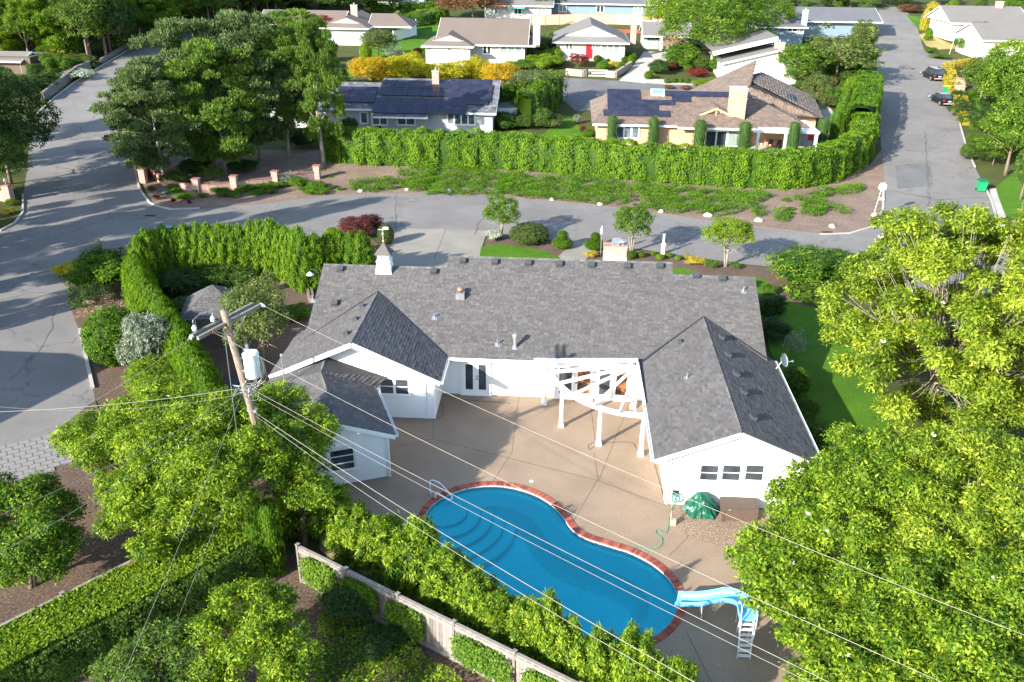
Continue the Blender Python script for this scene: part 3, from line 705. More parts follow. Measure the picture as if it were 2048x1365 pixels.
sheet('hill_lawn', px([(690, 140), (740, 100), (810, 62), (880, 42), (915, 52), (850, 92), (842, 128), (700, 155)]), 0.02, GRASS)
sheet('parkway_lawn', px([(1985, 380), (2048, 330), (2300, 360), (2300, 520), (2048, 455), (2010, 430)]), 0.02, GRASS)
sheet('corner_lawn', px([(1905, 190), (1990, 185), (2010, 260), (1940, 260), (1925, 230)]), 0.02, GRASS)
sheet('dry_lawn', px([(1838, 70), (1850, 66), (1930, 80), (1925, 98), (1870, 100), (1852, 92)]), 0.02, DRYG)
sheet('upper_lawn', px([(1812, 30), (1845, 36), (1900, 52), (1890, 62), (1838, 60)]), 0.02, GRASS)
sheet('neighbour_driveway', px([(1288, 104), (1345, 104), (1330, 128), (1290, 168), (1238, 162), (1262, 138)]), 0.02, CONC)
sheet('neighbour_sidewalk', px([(1240, 163), (1300, 158), (1420, 165), (1420, 172), (1330, 170)]), 0.03, CONC)
BANK = px([(665, 310), (760, 315), (880, 320), (1000, 325), (1150, 335), (1300, 350), (1450, 362), (1580, 366), (1660, 345), (1740, 330), (1762, 300), (1766, 330), (1767, 380), (1766, 415), (1757, 440), (1738, 455), (1700, 466), (1640, 468), (1560, 460), (1480, 450), (1400, 440), (1300, 424), (1200, 412), (1090, 400), (960, 391), (860, 388), (740, 388), (640, 393), (520, 408), (400, 417), (340, 419), (300, 406), (280, 350), (262, 300), (640, 300)])
sheet('mulch_bank', BANK, 0.02, MULCHR, skirt=0.03)
sheet('side_bed', px([(190, 800), (185, 775), (172, 720), (158, 660), (134, 600), (140, 545), (220, 520), (300, 505), (640, 488), (740, 475), (770, 500), (740, 600), (600, 660), (560, 760), (400, 850), (250, 860)]), 0.004, SOIL)
def crack(pts, seed, w=0.05):
    g = random.Random(seed); P = resample([Vector((*p, zt(p[1])+0.003)) for p in px(pts)], 0.8); P = [p+Vector((g.uniform(-.12, .12), g.uniform(-.12, .12), 0)) for p in P]; m = MB()
    for a, b in zip(P[:-1], P[1:]): m.bar(a, b, w*g.uniform(0.5, 1.3), 0.006)
    tag(m.build('road_crack', TAR), kind='structure')
TAR = plain('tar_seam', (0.05, 0.047, 0.045), 0.7)
for k, pts in enumerate(([(160, 255), (172, 268), (200, 268)], [(125, 282), (200, 270), (240, 262)], [(792, 392), (790, 425), (793, 462)], [(950, 470), (962, 440), (975, 425)], [(0, 600), (70, 585), (130, 590)], [(205, 395), (225, 440)], [(1250, 430), (1330, 455), (1420, 462)], [(1800, 300), (1870, 305), (1920, 300)], [(1775, 380), (1880, 400), (1980, 395)], [(1850, 260), (1858, 420)], [(640, 410), (900, 402), (1100, 425)], [(20, 760), (90, 690), (120, 600)], [(1770, 160), (1880, 158)], [(1120, 185), (1230, 178), (1330, 190)])): crack(pts, k, 0.05 if k < 9 else 0.035)
sheet('road_patch', px([(150, 300), (250, 292), (262, 330), (160, 345)]), 0.003, ASPH2); sheet('road_patch', px([(1790, 330), (1860, 326), (1868, 372), (1795, 378)]), 0.003, ASPH2)
sheet('under_tree_soil', px([(-120, 960), (60, 930), (190, 870), (400, 860), (560, 900), (520, 1010), (240, 1140), (-120, 1320)]), 0.0, SOIL)
sheet('under_tree_soil', px([(-60, 1420), (500, 1130), (600, 1100), (560, 1400), (300, 1500)]), 0.003, SOIL)
def kerb(name, pts, w=0.16, h=0.13, mat=None):
    m = MB(); P = resample([Vector((*p, zt(p[1]))) for p in px(pts)], 3.0)
    for a, b in zip(P[:-1], P[1:]): m.bar(a+Vector((0, 0, h/2-0.01)), b+Vector((0, 0, h/2-0.01)), w, h)
    return tag(m.build(name, mat or CONC), kind='structure')
kerb('kerb', [(268, 330), (276, 368), (283, 385), (300, 407), (320, 415), (345, 420), (400, 418)])
kerb('kerb', [(0, 463), (30, 447), (46, 426), (46, 390)]); kerb('kerb', [(75, 228), (110, 195), (150, 165), (215, 125), (262, 97)])
kerb('kerb', [(160, 660), (173, 720), (186, 778)], 0.2)
kerb('kerb', [(1640, 469), (1700, 467), (1738, 456), (1757, 441), (1766, 416), (1767, 380)], 0.22, 0.06)
kerb('kerb', [(1965, 365), (1982, 400), (1994, 442), (2050, 490)]); kerb('kerb', [(1905, 190), (1920, 250), (1934, 300), (1950, 335)])
sheet('sidewalk', px([(1978, 378), (1992, 378), (2012, 436), (1998, 440)]), 0.05, CONC)
m = MB(); c = gat(1655, 465)+Vector((0, 0, 0.01))
m.box(c, (0.9, 0.5, 0.02))
for k in range(6): m.box(c+Vector((-0.35+0.14*k, 0, 0.012)), (0.05, 0.42, 0.02))
tag(m.build('storm_drain', plain('rusty_iron', (0.14, 0.07, 0.045), 0.8)), 'rusty storm drain grate at the road corner beside the stop sign bank', 'drain')
m = MB(); c = gat(300, 432)+Vector((0, 0, 0.01)); m.box(c, (0.9, 0.35, 0.02)); m.box(c+Vector((0, 0, 0.01)), (0.7, 0.06, 0.02)); m.box(c+Vector((0, 0.1, 0.01)), (0.7, 0.06, 0.02))
tag(m.build('storm_drain', DMETAL), 'dark drain grate in the asphalt near the left road junction', 'drain')
# pavers at the lower left
PAV = attrmat('concrete_paver', (0.15, 0.14, 0.135), (0.28, 0.265, 0.25), 0.9, 0.3, 15)
pp = px([(0, 893), (105, 868), (190, 800), (215, 870), (120, 935), (0, 975), (-80, 990), (-80, 912)])
pavroot = thing('paved_apron', None, None, (0, 0, 0)); del_keys = None
tag(pavroot, kind='structure')
A_, B_ = Vector((*pp[0], 0)), Vector((*pp[1], 0)); ud = (B_-A_).normalized(); vd = Vector((ud.y, -ud.x, 0))
g = random.Random(4); npv = 0
def inpoly(x, y, P):
    c = False; j = len(P)-1
    for i in range(len(P)):
        if (P[i][1] > y) != (P[j][1] > y) and x < (P[j][0]-P[i][0])*(y-P[i][1])/(P[j][1]-P[i][1])+P[i][0]: c = not c
        j = i
    return c
sheet('paving_sand', pp, -0.005, SOIL)
pm = MB(); pm.box((0, 0, 0), (0.52, 0.36, 0.05), a=0.3); pm.box((0, 0, 0.0265), (0.47, 0.31, 0.006), a=0.5)
p0 = None
for i in range(-6, 22):
    for j in range(0, 14):
        q = A_+ud*((i+(0.5 if j % 2 else 0))*0.54)+vd*(0.2+j*0.38)
        if inpoly(q.x, q.y, pp) and npv < 280:
            if p0 is None: p0 = pm.build('paver', PAV, pavroot, attr=True); o = p0
            else: o = p0.copy(); link(o); o.parent = pavroot
            o.location = (q.x, q.y, 0.002+g.uniform(-0.003, 0.004)); o.rotation_euler = (0, 0, math.atan2(ud.y, ud.x)+g.uniform(-0.01, 0.01)); npv += 1
# ================================================================ POOL
pool = thing('swimming_pool', 'kidney shaped swimming pool with blue water and a red brick edge', 'swimming pool', (POOL[0][0], POOL[0][1], 0))
PLAST = plain('pool_plaster', (0.72, 0.86, 0.88), 0.6, var=0.06, nscale=8)
TILEW, _t, _b = newmat('waterline_tile')
_mp = coords(_t); _v = _t.nodes.new('ShaderNodeTexVoronoi'); _v.inputs['Scale'].default_value = 14; _t.links.new(_mp.outputs[0], _v.inputs['Vector'])
_r = ramp(_t, [(0.28, (0.05, 0.06, 0.08)), (0.36, (0.72, 0.74, 0.74))]); _t.links.new(_v.outputs[0], _r.inputs[0]); _t.links.new(_r.outputs[0], _b.inputs['Base Color']); _b.inputs['Roughness'].default_value = 0.3
BR1 = attrmat('pool_edge_brick', (0.20, 0.045, 0.03), (0.42, 0.13, 0.09), 0.85, 0.3, 20)
def ring(A, za, B, zb, name, mat, parent, smooth=True):
    n = len(A); V = [(p[0], p[1], za) for p in A]+[(p[0], p[1], zb) for p in B]
    m = MB(); m.add(V, [(i, (i+1) % n, (i+1) % n+n, i+n) for i in range(n)]); return m.build(name, mat, parent, smooth=smooth)
ring(POOL, -0.02, POOL, -0.16, 'waterline_tile', TILEW, pool)
inner = offset(POOL, -0.5)
mb = MB(); n = len(POOL); lay = [(POOL, -0.16), (POOL, -0.26), (offset(POOL, -1.1), -0.42), (offset(POOL, -1.7), -1.3)]  # shallow rim shelf is made up, shaped to catch sunlight under the water
V = []; Fc = []
for P_, z_ in lay: V += [(p[0], p[1], z_) for p in P_]
for k in range(len(lay)-1): Fc += [(k*n+i, k*n+(i+1) % n, (k+1)*n+(i+1) % n, (k+1)*n+i) for i in range(n)]
last = [Vector((p[0], p[1], 0)) for p in lay[-1][0]]
for t in tessellate_polygon([last]): Fc.append(tuple(i+(len(lay)-1)*n for i in t))
mb.add(V, Fc); mb.build('basin', PLAST, pool, smooth=False)
# curved entry steps
sc0 = at(880, 1010); stp = at(886, 1014)
for k, (r, z) in enumerate([(1.15, -0.25), (1.75, -0.43), (2.3, -0.62), (2.85, -0.82), (3.4, -1.02)]):
    m = MB(); pts = []
    for i in range(40):
        an = 6.283*i/40; q = Vector((sc0.x+0.1+r*math.cos(an), sc0.y-0.1+r*math.sin(an), 0))
        if inpoly(q.x, q.y, POOL): pts.append((an, q))
    # arc inside the basin, closed along the wall
    ins = []; m2 = offset(POOL, -0.02)
    wall = [Vector((p[0], p[1], 0)) for p in m2 if (Vector((p[0], p[1], 0))-Vector((sc0.x+0.1, sc0.y-0.1, 0))).length < r]
    allp = [q for _, q in pts]+wall; c0 = sum(allp, Vector())/len(allp)
    allp.sort(key=lambda q: math.atan2(q.y-c0.y, q.x-c0.x))
    m.prism([(q.x, q.y) for q in allp], -1.4, z); m.build('step', PLAST, pool)
WATER = bpy.data.materials.new('pool_water'); WATER.use_nodes = True; t = WATER.node_tree; t.nodes.clear()
ou = t.nodes.new('ShaderNodeOutputMaterial'); tp = t.nodes.new('ShaderNodeBsdfTransparent'); tp.inputs[0].default_value = (0.14, 0.93, 1.0, 1)
gl = t.nodes.new('ShaderNodeBsdfGlossy'); gl.inputs['Roughness'].default_value = 0.03; fr = t.nodes.new('ShaderNodeFresnel'); fr.inputs[0].default_value = 1.33
tc = t.nodes.new('ShaderNodeTexCoord'); nz = t.nodes.new('ShaderNodeTexNoise'); nz.inputs['Scale'].default_value = 3.5; nz.inputs['Detail'].default_value = 3
t.links.new(tc.outputs['Object'], nz.inputs['Vector']); bp = t.nodes.new('ShaderNodeBump'); bp.inputs['Strength'].default_value = 0.3; bp.inputs['Distance'].default_value = 0.05
t.links.new(nz.outputs[0], bp.inputs['Height']); t.links.new(bp.outputs[0], gl.inputs['Normal']); t.links.new(bp.outputs[0], fr.inputs['Normal'])
mx = t.nodes.new('ShaderNodeMixShader'); t.links.new(fr.outputs[0], mx.inputs[0]); t.links.new(tp.outputs[0], mx.inputs[1]); t.links.new(gl.outputs[0], mx.inputs[2]); t.links.new(mx.outputs[0], ou.inputs[0])
VOLW = None
wp = [Vector((p[0], p[1], 0)) for p in POOL]; mw = MB()
mw.add([(p.x, p.y, -0.10) for p in wp], [t_ if (wp[t_[1]]-wp[t_[0]]).cross(wp[t_[2]]-wp[t_[0]]).z > 0 else t_[::-1] for t_ in tessellate_polygon([wp])]); mw.build('water', WATER, pool)
# coping bricks, one by one
cen = offset(POOL, 0.15); Lc = [0]
for i in range(len(cen)): Lc.append(Lc[-1]+(Vector(cen[(i+1) % len(cen)])-Vector(cen[i])).length)
cx_ = [c[0] for c in cen]+[cen[0][0]]; cy_ = [c[1] for c in cen]+[cen[0][1]]
nb = min(298, int(Lc[-1]/0.118)); bm_ = MB(); bm_.box((0, 0, 0), (Lc[-1]/nb-0.014, 0.30, 0.07)); b0 = []
for k in range(4):
    bm_.a = [0.1+0.26*k]*len(bm_.f); o = bm_.build('brick', BR1, pool, attr=True); b0.append(o)
sheet('coping_mortar', COPE, -0.012, plain('pale_mortar', (0.45, 0.42, 0.39), 0.9), holes=[POOL], kind=None, parent=pool)
bpy.data.objects['coping_mortar'].location = -Vector(pool.location)
for k in range(nb):
    s_ = Lc[-1]*(k+0.5)/nb; x = np.interp(s_, Lc, cx_); y = np.interp(s_, Lc, cy_); x2 = np.interp(s_+0.05, Lc, cx_); y2 = np.interp(s_+0.05, Lc, cy_)
    src = b0[g.randrange(4)] if k >= 4 else b0[k]
    o = src if k < 4 else src.copy()
    if k >= 4: link(o); o.parent = pool
    o.location = Vector((x, y, -0.008+g.uniform(-0.003, 0.003)))-pool.location+Vector((0, 0, 0)); o.rotation_euler = (0, 0, math.atan2(y2-y, x2-x))
for o in b0: o.data.transform(Matrix.Translation(Vector(pool.location)))
# skimmer lid, floor drain, rail
m = MB(); m.lathe(at(1063, 963), [(0.10, 0), (0.10, 0.012), (0.085, 0.02)], 14); tag(m.build('skimmer_lid', WHITEM), 'small round white lid set in the patio above the pool edge', 'lid')
m = MB(); q = at(1182, 1232, -1.38); m.lathe(q, [(0.13, 0), (0.13, 0.03), (0.02, 0.04)], 12); m.build('floor_drain', DMETAL, pool)
rail = MB(); a = at(861, 989); ins = at(904, 996); d1 = (ins-a); 
pts = [a, a+Vector((0, 0, 0.55)), a+Vector((0.02, 0.0, 0.74)), a+d1*0.2+Vector((0, 0, 0.80)), a+d1*0.55+Vector((0, 0, 0.62)), a+d1*0.95+Vector((0, 0, 0.12)), a+d1+Vector((0, -0.03, 0.0)), a+d1*0.85+Vector((0, -0.2, 0.02)), a+d1*0.45+Vector((0, -0.25, 0.28)), a+d1*0.3+Vector((0, -0.22, 0.28)), a+d1*0.26+Vector((0, -0.22, 0.0))]
rail.tube(smooth_path(pts, 5), 0.036, 8)
rl = thing('pool_rail', 'bent steel grab rail standing at the pool steps', 'grab rail', a)
rail.build('rail', plain('pale_blue_steel', (0.60, 0.70, 0.82), 0.3), rl, smooth=True); m = MB(); m.lathe(a, [(0.07, 0), (0.05, 0.05), (0.03, 0.08)], 10); m.lathe(a+d1*0.26+Vector((0, -0.22, 0)), [(0.07, 0), (0.05, 0.05), (0.03, 0.08)], 10); m.build('base_flange', METAL, rl)
# ================================================================ SLIDE
SLB = plain('light_blue_fibreglass', (0.13, 0.48, 0.78), 0.3, var=0.08, nscale=2); LAD = plain('white_enamel_tube', (0.72, 0.74, 0.76), 0.35, 0.2)
base = at(1487, 1318); sl_ = thing('pool_slide', 'light blue curved pool slide with a white ladder at the pool end', 'pool slide', base)
Wl = 0.46; top = Vector((base.x+0.08, base.y+0.5, 1.35))
tip = at(1352, 1205, 0.35)
C = [top+Vector((0, 0.07*k, 0.01*k)) for k in range(9)]; ce = C[-1]-Vector((0.85, 0, 0))
C += [ce+Vector((0.85*math.cos(a_), 0.85*math.sin(a_), -0.02-0.24*a_)) for a_ in [0.14*k for k in range(1, 11)]]; e_ = C[-1]
C += [e_+(tip-e_)*(k/8)-Vector((0, 0, 0.10*math.sin(math.pi*k/8))) for k in range(1, 9)]; prof = [(-0.36, 0.27), (-0.33, 0.30), (-0.28, 0.10), (-0.18, 0.02), (0, 0), (0.18, 0.02), (0.28, 0.10), (0.33, 0.30), (0.36, 0.27), (0.32, 0.06), (0.2, -0.03), (0, -0.05), (-0.2, -0.03), (-0.32, 0.06)]
m = MB(); V = []
for i, c in enumerate(C):
    t_ = (C[min(i+1, len(C)-1)]-C[max(i-1, 0)]); t_.z = 0; t_.normalize(); sd = Vector((t_.y, -t_.x, 0))
    for (x, z) in prof: V.append(c+sd*x+Vector((0, 0, z)))
n = len(prof); m.add(V, [(i*n+k, (i+1)*n+k, (i+1)*n+(k+1) % n, i*n+(k+1) % n) for i in range(len(C)-1) for k in range(n)]+[tuple(range(n)), tuple(reversed(range((len(C)-1)*n, len(C)*n)))])
m.build('flume', SLB, sl_, smooth=True)
for s in (-1, 1):
    m = MB(); f = base+Vector((s*Wl/2, 0, 0)); tq = top+Vector((s*Wl/2, 0, -0.02)); m.tube([f, tq], 0.028, 8)
    m.tube(smooth_path([f+(tq-f)*0.55+Vector((s*0.03, -0.02, 0)), f+(tq-f)*0.9+Vector((s*0.05, -0.1, 0.25)), tq+Vector((s*0.05, 0.05, 0.62)), tq+Vector((s*0.05, 0.45, 0.5)), tq+Vector((s*0.03, 0.5, 0.1))], 5), 0.022, 7)
    m.tube([tq+Vector((0, 0.1, 0)), Vector((tq.x, tq.y+0.55, 0))], 0.024, 7); m.build('ladder_side_rail', LAD, sl_, smooth=True)
for k in range(7):
    f = (k+0.6)/7.3; m = MB(); c = base+(Vector((top.x, top.y, top.z))-base)*f; m.box(c, (Wl, 0.11, 0.035)); m.build('rung', LAD, sl_)
for i, hgt in ((13, 0), (22, 0)):
    c = C[i]; m = MB(); m.tube([c+Vector((0.12, 0.1, -0.03)), Vector((c.x+0.15, c.y+0.25, 0))], 0.022, 6); m.tube([c+Vector((0.12, -0.15, -0.03)), Vector((c.x+0.15, c.y-0.25, 0))], 0.022, 6); m.build('leg', LAD, sl_)
# ================================================================ MAIN HOUSE
H = thing('ranch_house', 'white ranch house with a grey shingle roof around the brown patio', 'house', (0, 43.4, 0))
def zmain(y): return 2.62+0.52*(y-42.6)
def roofplane(par, poly, ed, mat=SHG, base=SHBASE, t=0.14, tab=0.28, course=0.15, seed=1, t0=0.014, sh=True):
    m = MB(); m.slab(poly, t); m.build('roof_deck', base, par)
    if sh:
        nrm = (Vector(poly[1])-Vector(poly[0])).cross(Vector(poly[2])-Vector(poly[0])).normalized(); nrm = -nrm if nrm.z < 0 else nrm
        shingles(par, [Vector(p)+nrm*0.004 for p in poly], ed, mat, tab, course, t0, seed)
YR, ZR = 48.4, zmain(48.4); YC = 49.25; ZC = zmain(YC)
X0, X1 = -14.1, 11.35
# front slope: three convex strips side by side
roofplane(H, [(X0, 42.6, 2.62), (-6.7, 42.6, 2.62), (-6.7, YR, ZR), (X0, YR, ZR)], (1, 0, 0), seed=1)
roofplane(H, [(-6.7, 42.6, 2.62), (6.6, 42.6, 2.62), (6.6, YC, ZC), (-6.7, YC, ZC)], (1, 0, 0), seed=2)
roofplane(H, [(6.6, 42.6, 2.62), (X1, 42.6, 2.62), (X1, YR, ZR), (6.6, YR, ZR)], (1, 0, 0), seed=3)
for x0, x1, yr, zr in ((X0, -6.7, YR, ZR), (-6.7, 6.6, YC, ZC), (6.6, X1, YR, ZR)):
    yb = yr+(zr-2.62)/0.52; m = MB(); m.slab([(x0, yr, zr-0.003), (x1, yr, zr-0.003), (x1, yb, 2.62), (x0, yb, 2.62)], 0.14); m.build('roof_deck', SHBASE, H)
RC = attrmat('ridge_cap_shingle', (0.08, 0.08, 0.082), (0.16, 0.155, 0.155), 0.9)
def ridgecap(par, a, b, mat=RC, w=0.26, step=0.3, name='ridge_cap'):
    a, b = Vector(a), Vector(b); n = max(1, int((b-a).length/step)); m = MB(); d = (b-a)/n
    s_ = Vector((d.y, -d.x, 0)).normalized()
    for i in range(n):
        p, q = a+d*i, a+d*(i+1)+d*0.06; z = Vector((0, 0, 0.035)); z2 = Vector((0, 0, 0.02))
        m.add([p+z, p+s_*w/2-Vector((0, 0, 0.045)), q+s_*w/2-Vector((0, 0, 0.06)), q+z2, p-s_*w/2-Vector((0, 0, 0.045)), q-s_*w/2-Vector((0, 0, 0.06))], [(0, 1, 2, 3), (4, 0, 3, 5)], a=random.random())
    return m.build(name, mat, par, kind='stuff', attr=True)
ridgecap(H, (X0, YR, ZR), (-6.7, YR, ZR)); ridgecap(H, (-6.7, YC, ZC), (6.6, YC, ZC)); ridgecap(H, (6.6, YR, ZR), (X1, YR, ZR))
# west wing
WX0, WXR, WX1, WZ, WY = -15.0, -10.5, -6.0, 4.7, 39.75
wn = 47.2
pw = (WZ-2.62)/4.5
roofplane(H, [(WX1, WY, 2.62), (WX1, 42.6, 2.62), (WXR, 46.7, WZ), (WXR, WY, WZ)], (0, 1, 0), seed=4, tab=0.34, course=0.17, t0=0.014)
roofplane(H, [(WX0, 46.0, 2.62), (WX0, WY, 2.62), (WXR, WY, WZ), (WXR, 46.7, WZ)], (0, 1, 0), seed=5)
ridgecap(H, (WXR, WY, WZ), (WXR, 46.7, WZ))
# east wing
EX0, EXR, EX1, EZ, EY = 4.5, 8.15, 11.85, 4.2, 33.25
roofplane(H, [(EX0, 42.65, 2.62), (EX0, EY, 2.62), (EXR, EY, EZ), (EXR, 45.75, EZ)], (0, 1, 0), seed=6)
roofplane(H, [(EX1, EY, 2.62), (EX1, 43.6, 2.62), (EXR, 45.75, EZ), (EXR, EY, EZ)], (0, 1, 0), seed=7, tab=0.34, course=0.17, t0=0.014)
ridgecap(H, (EXR, EY, EZ), (EXR, 45.75, EZ))
# valley flashing
for a, b in (((WX1, 42.62, 2.66), (WXR, 46.65, WZ+0.02)), ((EX0, 42.65, 2.66), (EXR, 45.7, EZ+0.02)), ((WX0+0.9, 43.3, 3.02), (WXR, 46.65, WZ+0.02)), ((11.3, 43.2, 2.95), (EXR, 45.7, EZ+0.02))):
    m = MB(); m.bar(Vector(a)+Vector((0, 0, 0.015)), Vector(b)+Vector((0, 0, 0.015)), 0.13, 0.03); m.build('valley_flashing', DMETAL, H)
# annex: axis turned
an = math.radians(22.5); dN = Vector((-math.sin(an), math.cos(an), 0)); dE = Vector((math.cos(an), math.sin(an), 0))
AP = Vector((-9.85, 33.75, 3.5)); hw = 2.62; ez = 2.4
def Aq(e, n_, z): return Vector((AP.x, AP.y, 0))+dE*e+dN*n_+Vector((0, 0, z))
AN = 5.3
roofplane(H, [Aq(hw, 0, ez), Aq(hw, 4.9, ez), Aq(0, AN, 3.5), Aq(0, 0, 3.5)], dN, seed=8, tab=0.34, course=0.17, t0=0.016)
roofplane(H, [Aq(-hw, 6.9, ez), Aq(-hw, 0, ez), Aq(0, 0, 3.5), Aq(0, AN, 3.5)], dN, seed=9)
cn = [Aq(hw, 4.9, ez), Vector((-8.9, 40.35, ez+0.02)), Vector((-12.05, 40.35, 3.52)), Aq(0, AN, 3.5)]
m = MB(); m.slab([cn[0], cn[1], cn[3]], 0.1); m.build('roof_deck', SHBASE, H); m = MB(); m.slab([cn[1], cn[2], cn[3]], 0.1); m.build('roof_deck', SHBASE, H)
shingles(H, [cn[0]+Vector((0, 0, 0.01)), cn[1]+Vector((0, 0, 0.01)), cn[3]+Vector((0, 0, 0.01))], (cn[1]-cn[0]), SHG, 0.36, 0.2, 0.035, 10)
shingles(H, [cn[1]+Vector((0, 0, 0.01)), cn[2]+Vector((0, 0, 0.01)), cn[3]+Vector((0, 0, 0.01))], (cn[1]-cn[0]), SHG, 0.36, 0.2, 0.035, 11)
m = MB(); m.slab([Aq(-hw, 6.9, ez), Aq(0, AN, 3.5), Vector((-12.05, 40.35, 3.52)), Vector((-15.0, 40.35, 2.55))], 0.1); m.build('roof_deck', SHBASE, H)
shingles(H, [p+Vector((0, 0, 0.012)) for p in (Aq(-hw, 6.9, ez), Aq(0, AN, 3.5), Vector((-12.05, 40.35, 3.52)), Vector((-15.0, 40.35, 2.55)))], dN, SHG, 0.33, 0.19, 0.022, 12)
ridgecap(H, AP, Aq(0, AN, 3.5)); ridgecap(H, Aq(0, AN, 3.5), (-12.05, 40.3, 3.52))
WALLCORE = plain('shadow_gap_grey', (0.30, 0.31, 0.33), 0.8)
# walls: core + clapboards, one by one
def wall(par, a, b, ztop, zfun=None, boards=True, expo=0.205, mat=WHITE, z0=0.0, thick=0.12, nm='clapboard'):
    """wall from A to B seen from its right-hand side; ZFUN(s)=top height along it for gables"""
    a, b = Vector((a[0], a[1], z0)), Vector((b[0], b[1], z0)); u = (b-a).normalized(); Lw = (b-a).length; nrm = Vector((u.y, -u.x, 0))
    zf = zfun or (lambda s: ztop); zm = max(zf(Lw*i/40) for i in range(41)); sm = max(range(41), key=lambda i: zf(Lw*i/40))*Lw/40
    pts = [(0, z0), (Lw, z0), (Lw, zf(Lw))]+([(sm, zm)] if zm > zf(0)+0.05 or zm > zf(Lw)+0.05 else [])+[(0, zf(0))]
    V = [a+u*s+Vector((0, 0, z-z0)) for s, z in pts]; V2 = [v-nrm*thick for v in V]; n = len(V)
    m = MB(); m.add(V+V2, [tuple(range(n)), tuple(range(2*n-1, n-1, -1))]+[(i+n, (i+1) % n+n, (i+1) % n, i) for i in range(n)]); m.build('wall', mat, par)
    if not boards: return
    z = z0+0.02; same = None
    while z < zm-0.02:
        zc = z+expo*0.5; s0, s1 = 0, Lw
        if zfun:
            ok = [Lw*i/200 for i in range(201) if zf(Lw*i/200) >= min(z+expo*0.9, zm)]
            if not ok: break
            s0, s1 = min(ok), max(ok)
        z2 = min(z+expo-0.014, zm if zfun else ztop)
        m = MB(); p0, p1 = a+u*s0, a+u*s1
        lo0, lo1 = p0+Vector((0, 0, z-z0)), p1+Vector((0, 0, z-z0)); hi0, hi1 = p0+Vector((0, 0, z2-z0)), p1+Vector((0, 0, z2-z0))
        m.add([lo0+nrm*0.034, lo1+nrm*0.034, hi1+nrm*0.008, hi0+nrm*0.008, lo0, lo1, hi1, hi0], [(0, 1, 2, 3), (4, 5, 1, 0), (7, 4, 0, 3), (5, 6, 2, 1), (3, 2, 6, 7)]); m.build(nm, mat, par)
        z += expo
def window(par, c, u, nrm, w, h, cols=1, rows=1, glass_=GLASS, frame=WHITEM, fw=0.07, trim=0.09, depth=0.07, name='window', pane_lab=None):
    """C = bottom centre on the wall face"""
    c, u, nrm = Vector(c), Vector(u).normalized(), Vector(nrm).normalized(); m = MB(); up = Vector((0, 0, 1)); T = trim
    def b(x0, x1, z0, z1, d=depth, off=0.0): m.box(c+u*((x0+x1)/2)+up*((z0+z1)/2)+nrm*(d/2+off), (x1-x0, d, z1-z0), ax=(u, nrm, up))
    b(-w/2-T, w/2+T, -T, 0, depth+0.03); b(-w/2-T, w/2+T, h, h+T); b(-w/2-T, -w/2, 0.0, h); b(w/2, w/2+T, 0.0, h)
    cw = w/cols; 
    for i in range(cols):
        x0 = -w/2+cw*i; x1 = x0+cw
        b(x0, x0+fw, 0, h, depth-0.02); b(x1-fw, x1, 0, h, depth-0.02); b(x0+fw, x1-fw, 0, fw, depth-0.022); b(x0+fw, x1-fw, h-fw, h, depth-0.022)
        for r in range(1, rows): zz = h*r/rows; b(x0+fw, x1-fw, zz-fw*0.4, zz+fw*0.4, depth-0.024)
    f = m.build(name, frame, par)
    for i in range(cols):
        for r in range(rows):
            mm = MB(); x0 = -w/2+cw*i+fw; x1 = -w/2+cw*(i+1)-fw; z0 = h*r/rows+fw*0.4; z1 = h*(r+1)/rows-fw*0.4
            mm.box(c+u*((x0+x1)/2)+up*((z0+z1)/2)+nrm*0.035, (x1-x0, 0.012, z1-z0), ax=(u, nrm, up)); mm.build('pane', glass_, f)
    return f
S_ = Vector((0, -1, 0)); Xp = Vector((1, 0, 0))
wall(H, (-6.45, 43.25), (5.3, 43.25), 2.5, expo=0.2)
wall(H, (-14.7, 40.4), (-6.45, 40.4), 2.5, zfun=lambda s: 2.45+pw*(4.2-abs(s-4.2))+0.05)
wall(H, (-6.45, 40.4), (-6.45, 43.25), 2.5)
wall(H, Aq(-hw+0.35, 0.28, 0), Aq(hw-0.35, 0.28, 0), 2.3, zfun=lambda s: 2.42+0.42*(hw-0.35-abs(s-hw+0.35)))
wall(H, Aq(hw-0.35, 0.28, 0), Aq(hw-0.35, 5.5, 0), 2.35)
pe = (EZ-2.62)/(EXR-EX0)
wall(H, (5.25, 33.6), (11.2, 33.6), 2.5, zfun=lambda s: 2.62+pe*(EXR-EX0-abs(s-(EXR-5.25)))-0.14, expo=0.205)
wall(H, (5.25, 43.25), (5.25, 33.6), 2.5, boards=True, expo=0.4)
wall(H, (11.2, 33.6), (11.2, 47), 2.5, boards=False); wall(H, (-14.0, 54.0), (-14.0, 40.4), 2.5, boards=False); wall(H, (11.1, 53.9), (-13.9, 53.9), 2.5, boards=False)
for x in (X0+0.25, X1-0.25):
    m = MB(); m.add([(x, 43.2, 2.5), (x, 53.8, 2.5), (x, YR, ZR-0.2)], [(0, 1, 2)]); m.slab([(x-0.02, 43.2, 2.5), (x+0.02, 43.2, 2.5), (x+0.02, 53.8, 2.5), (x-0.02, 53.8, 2.5)], 0.02); m.build('gable_wall', WHITE, H)
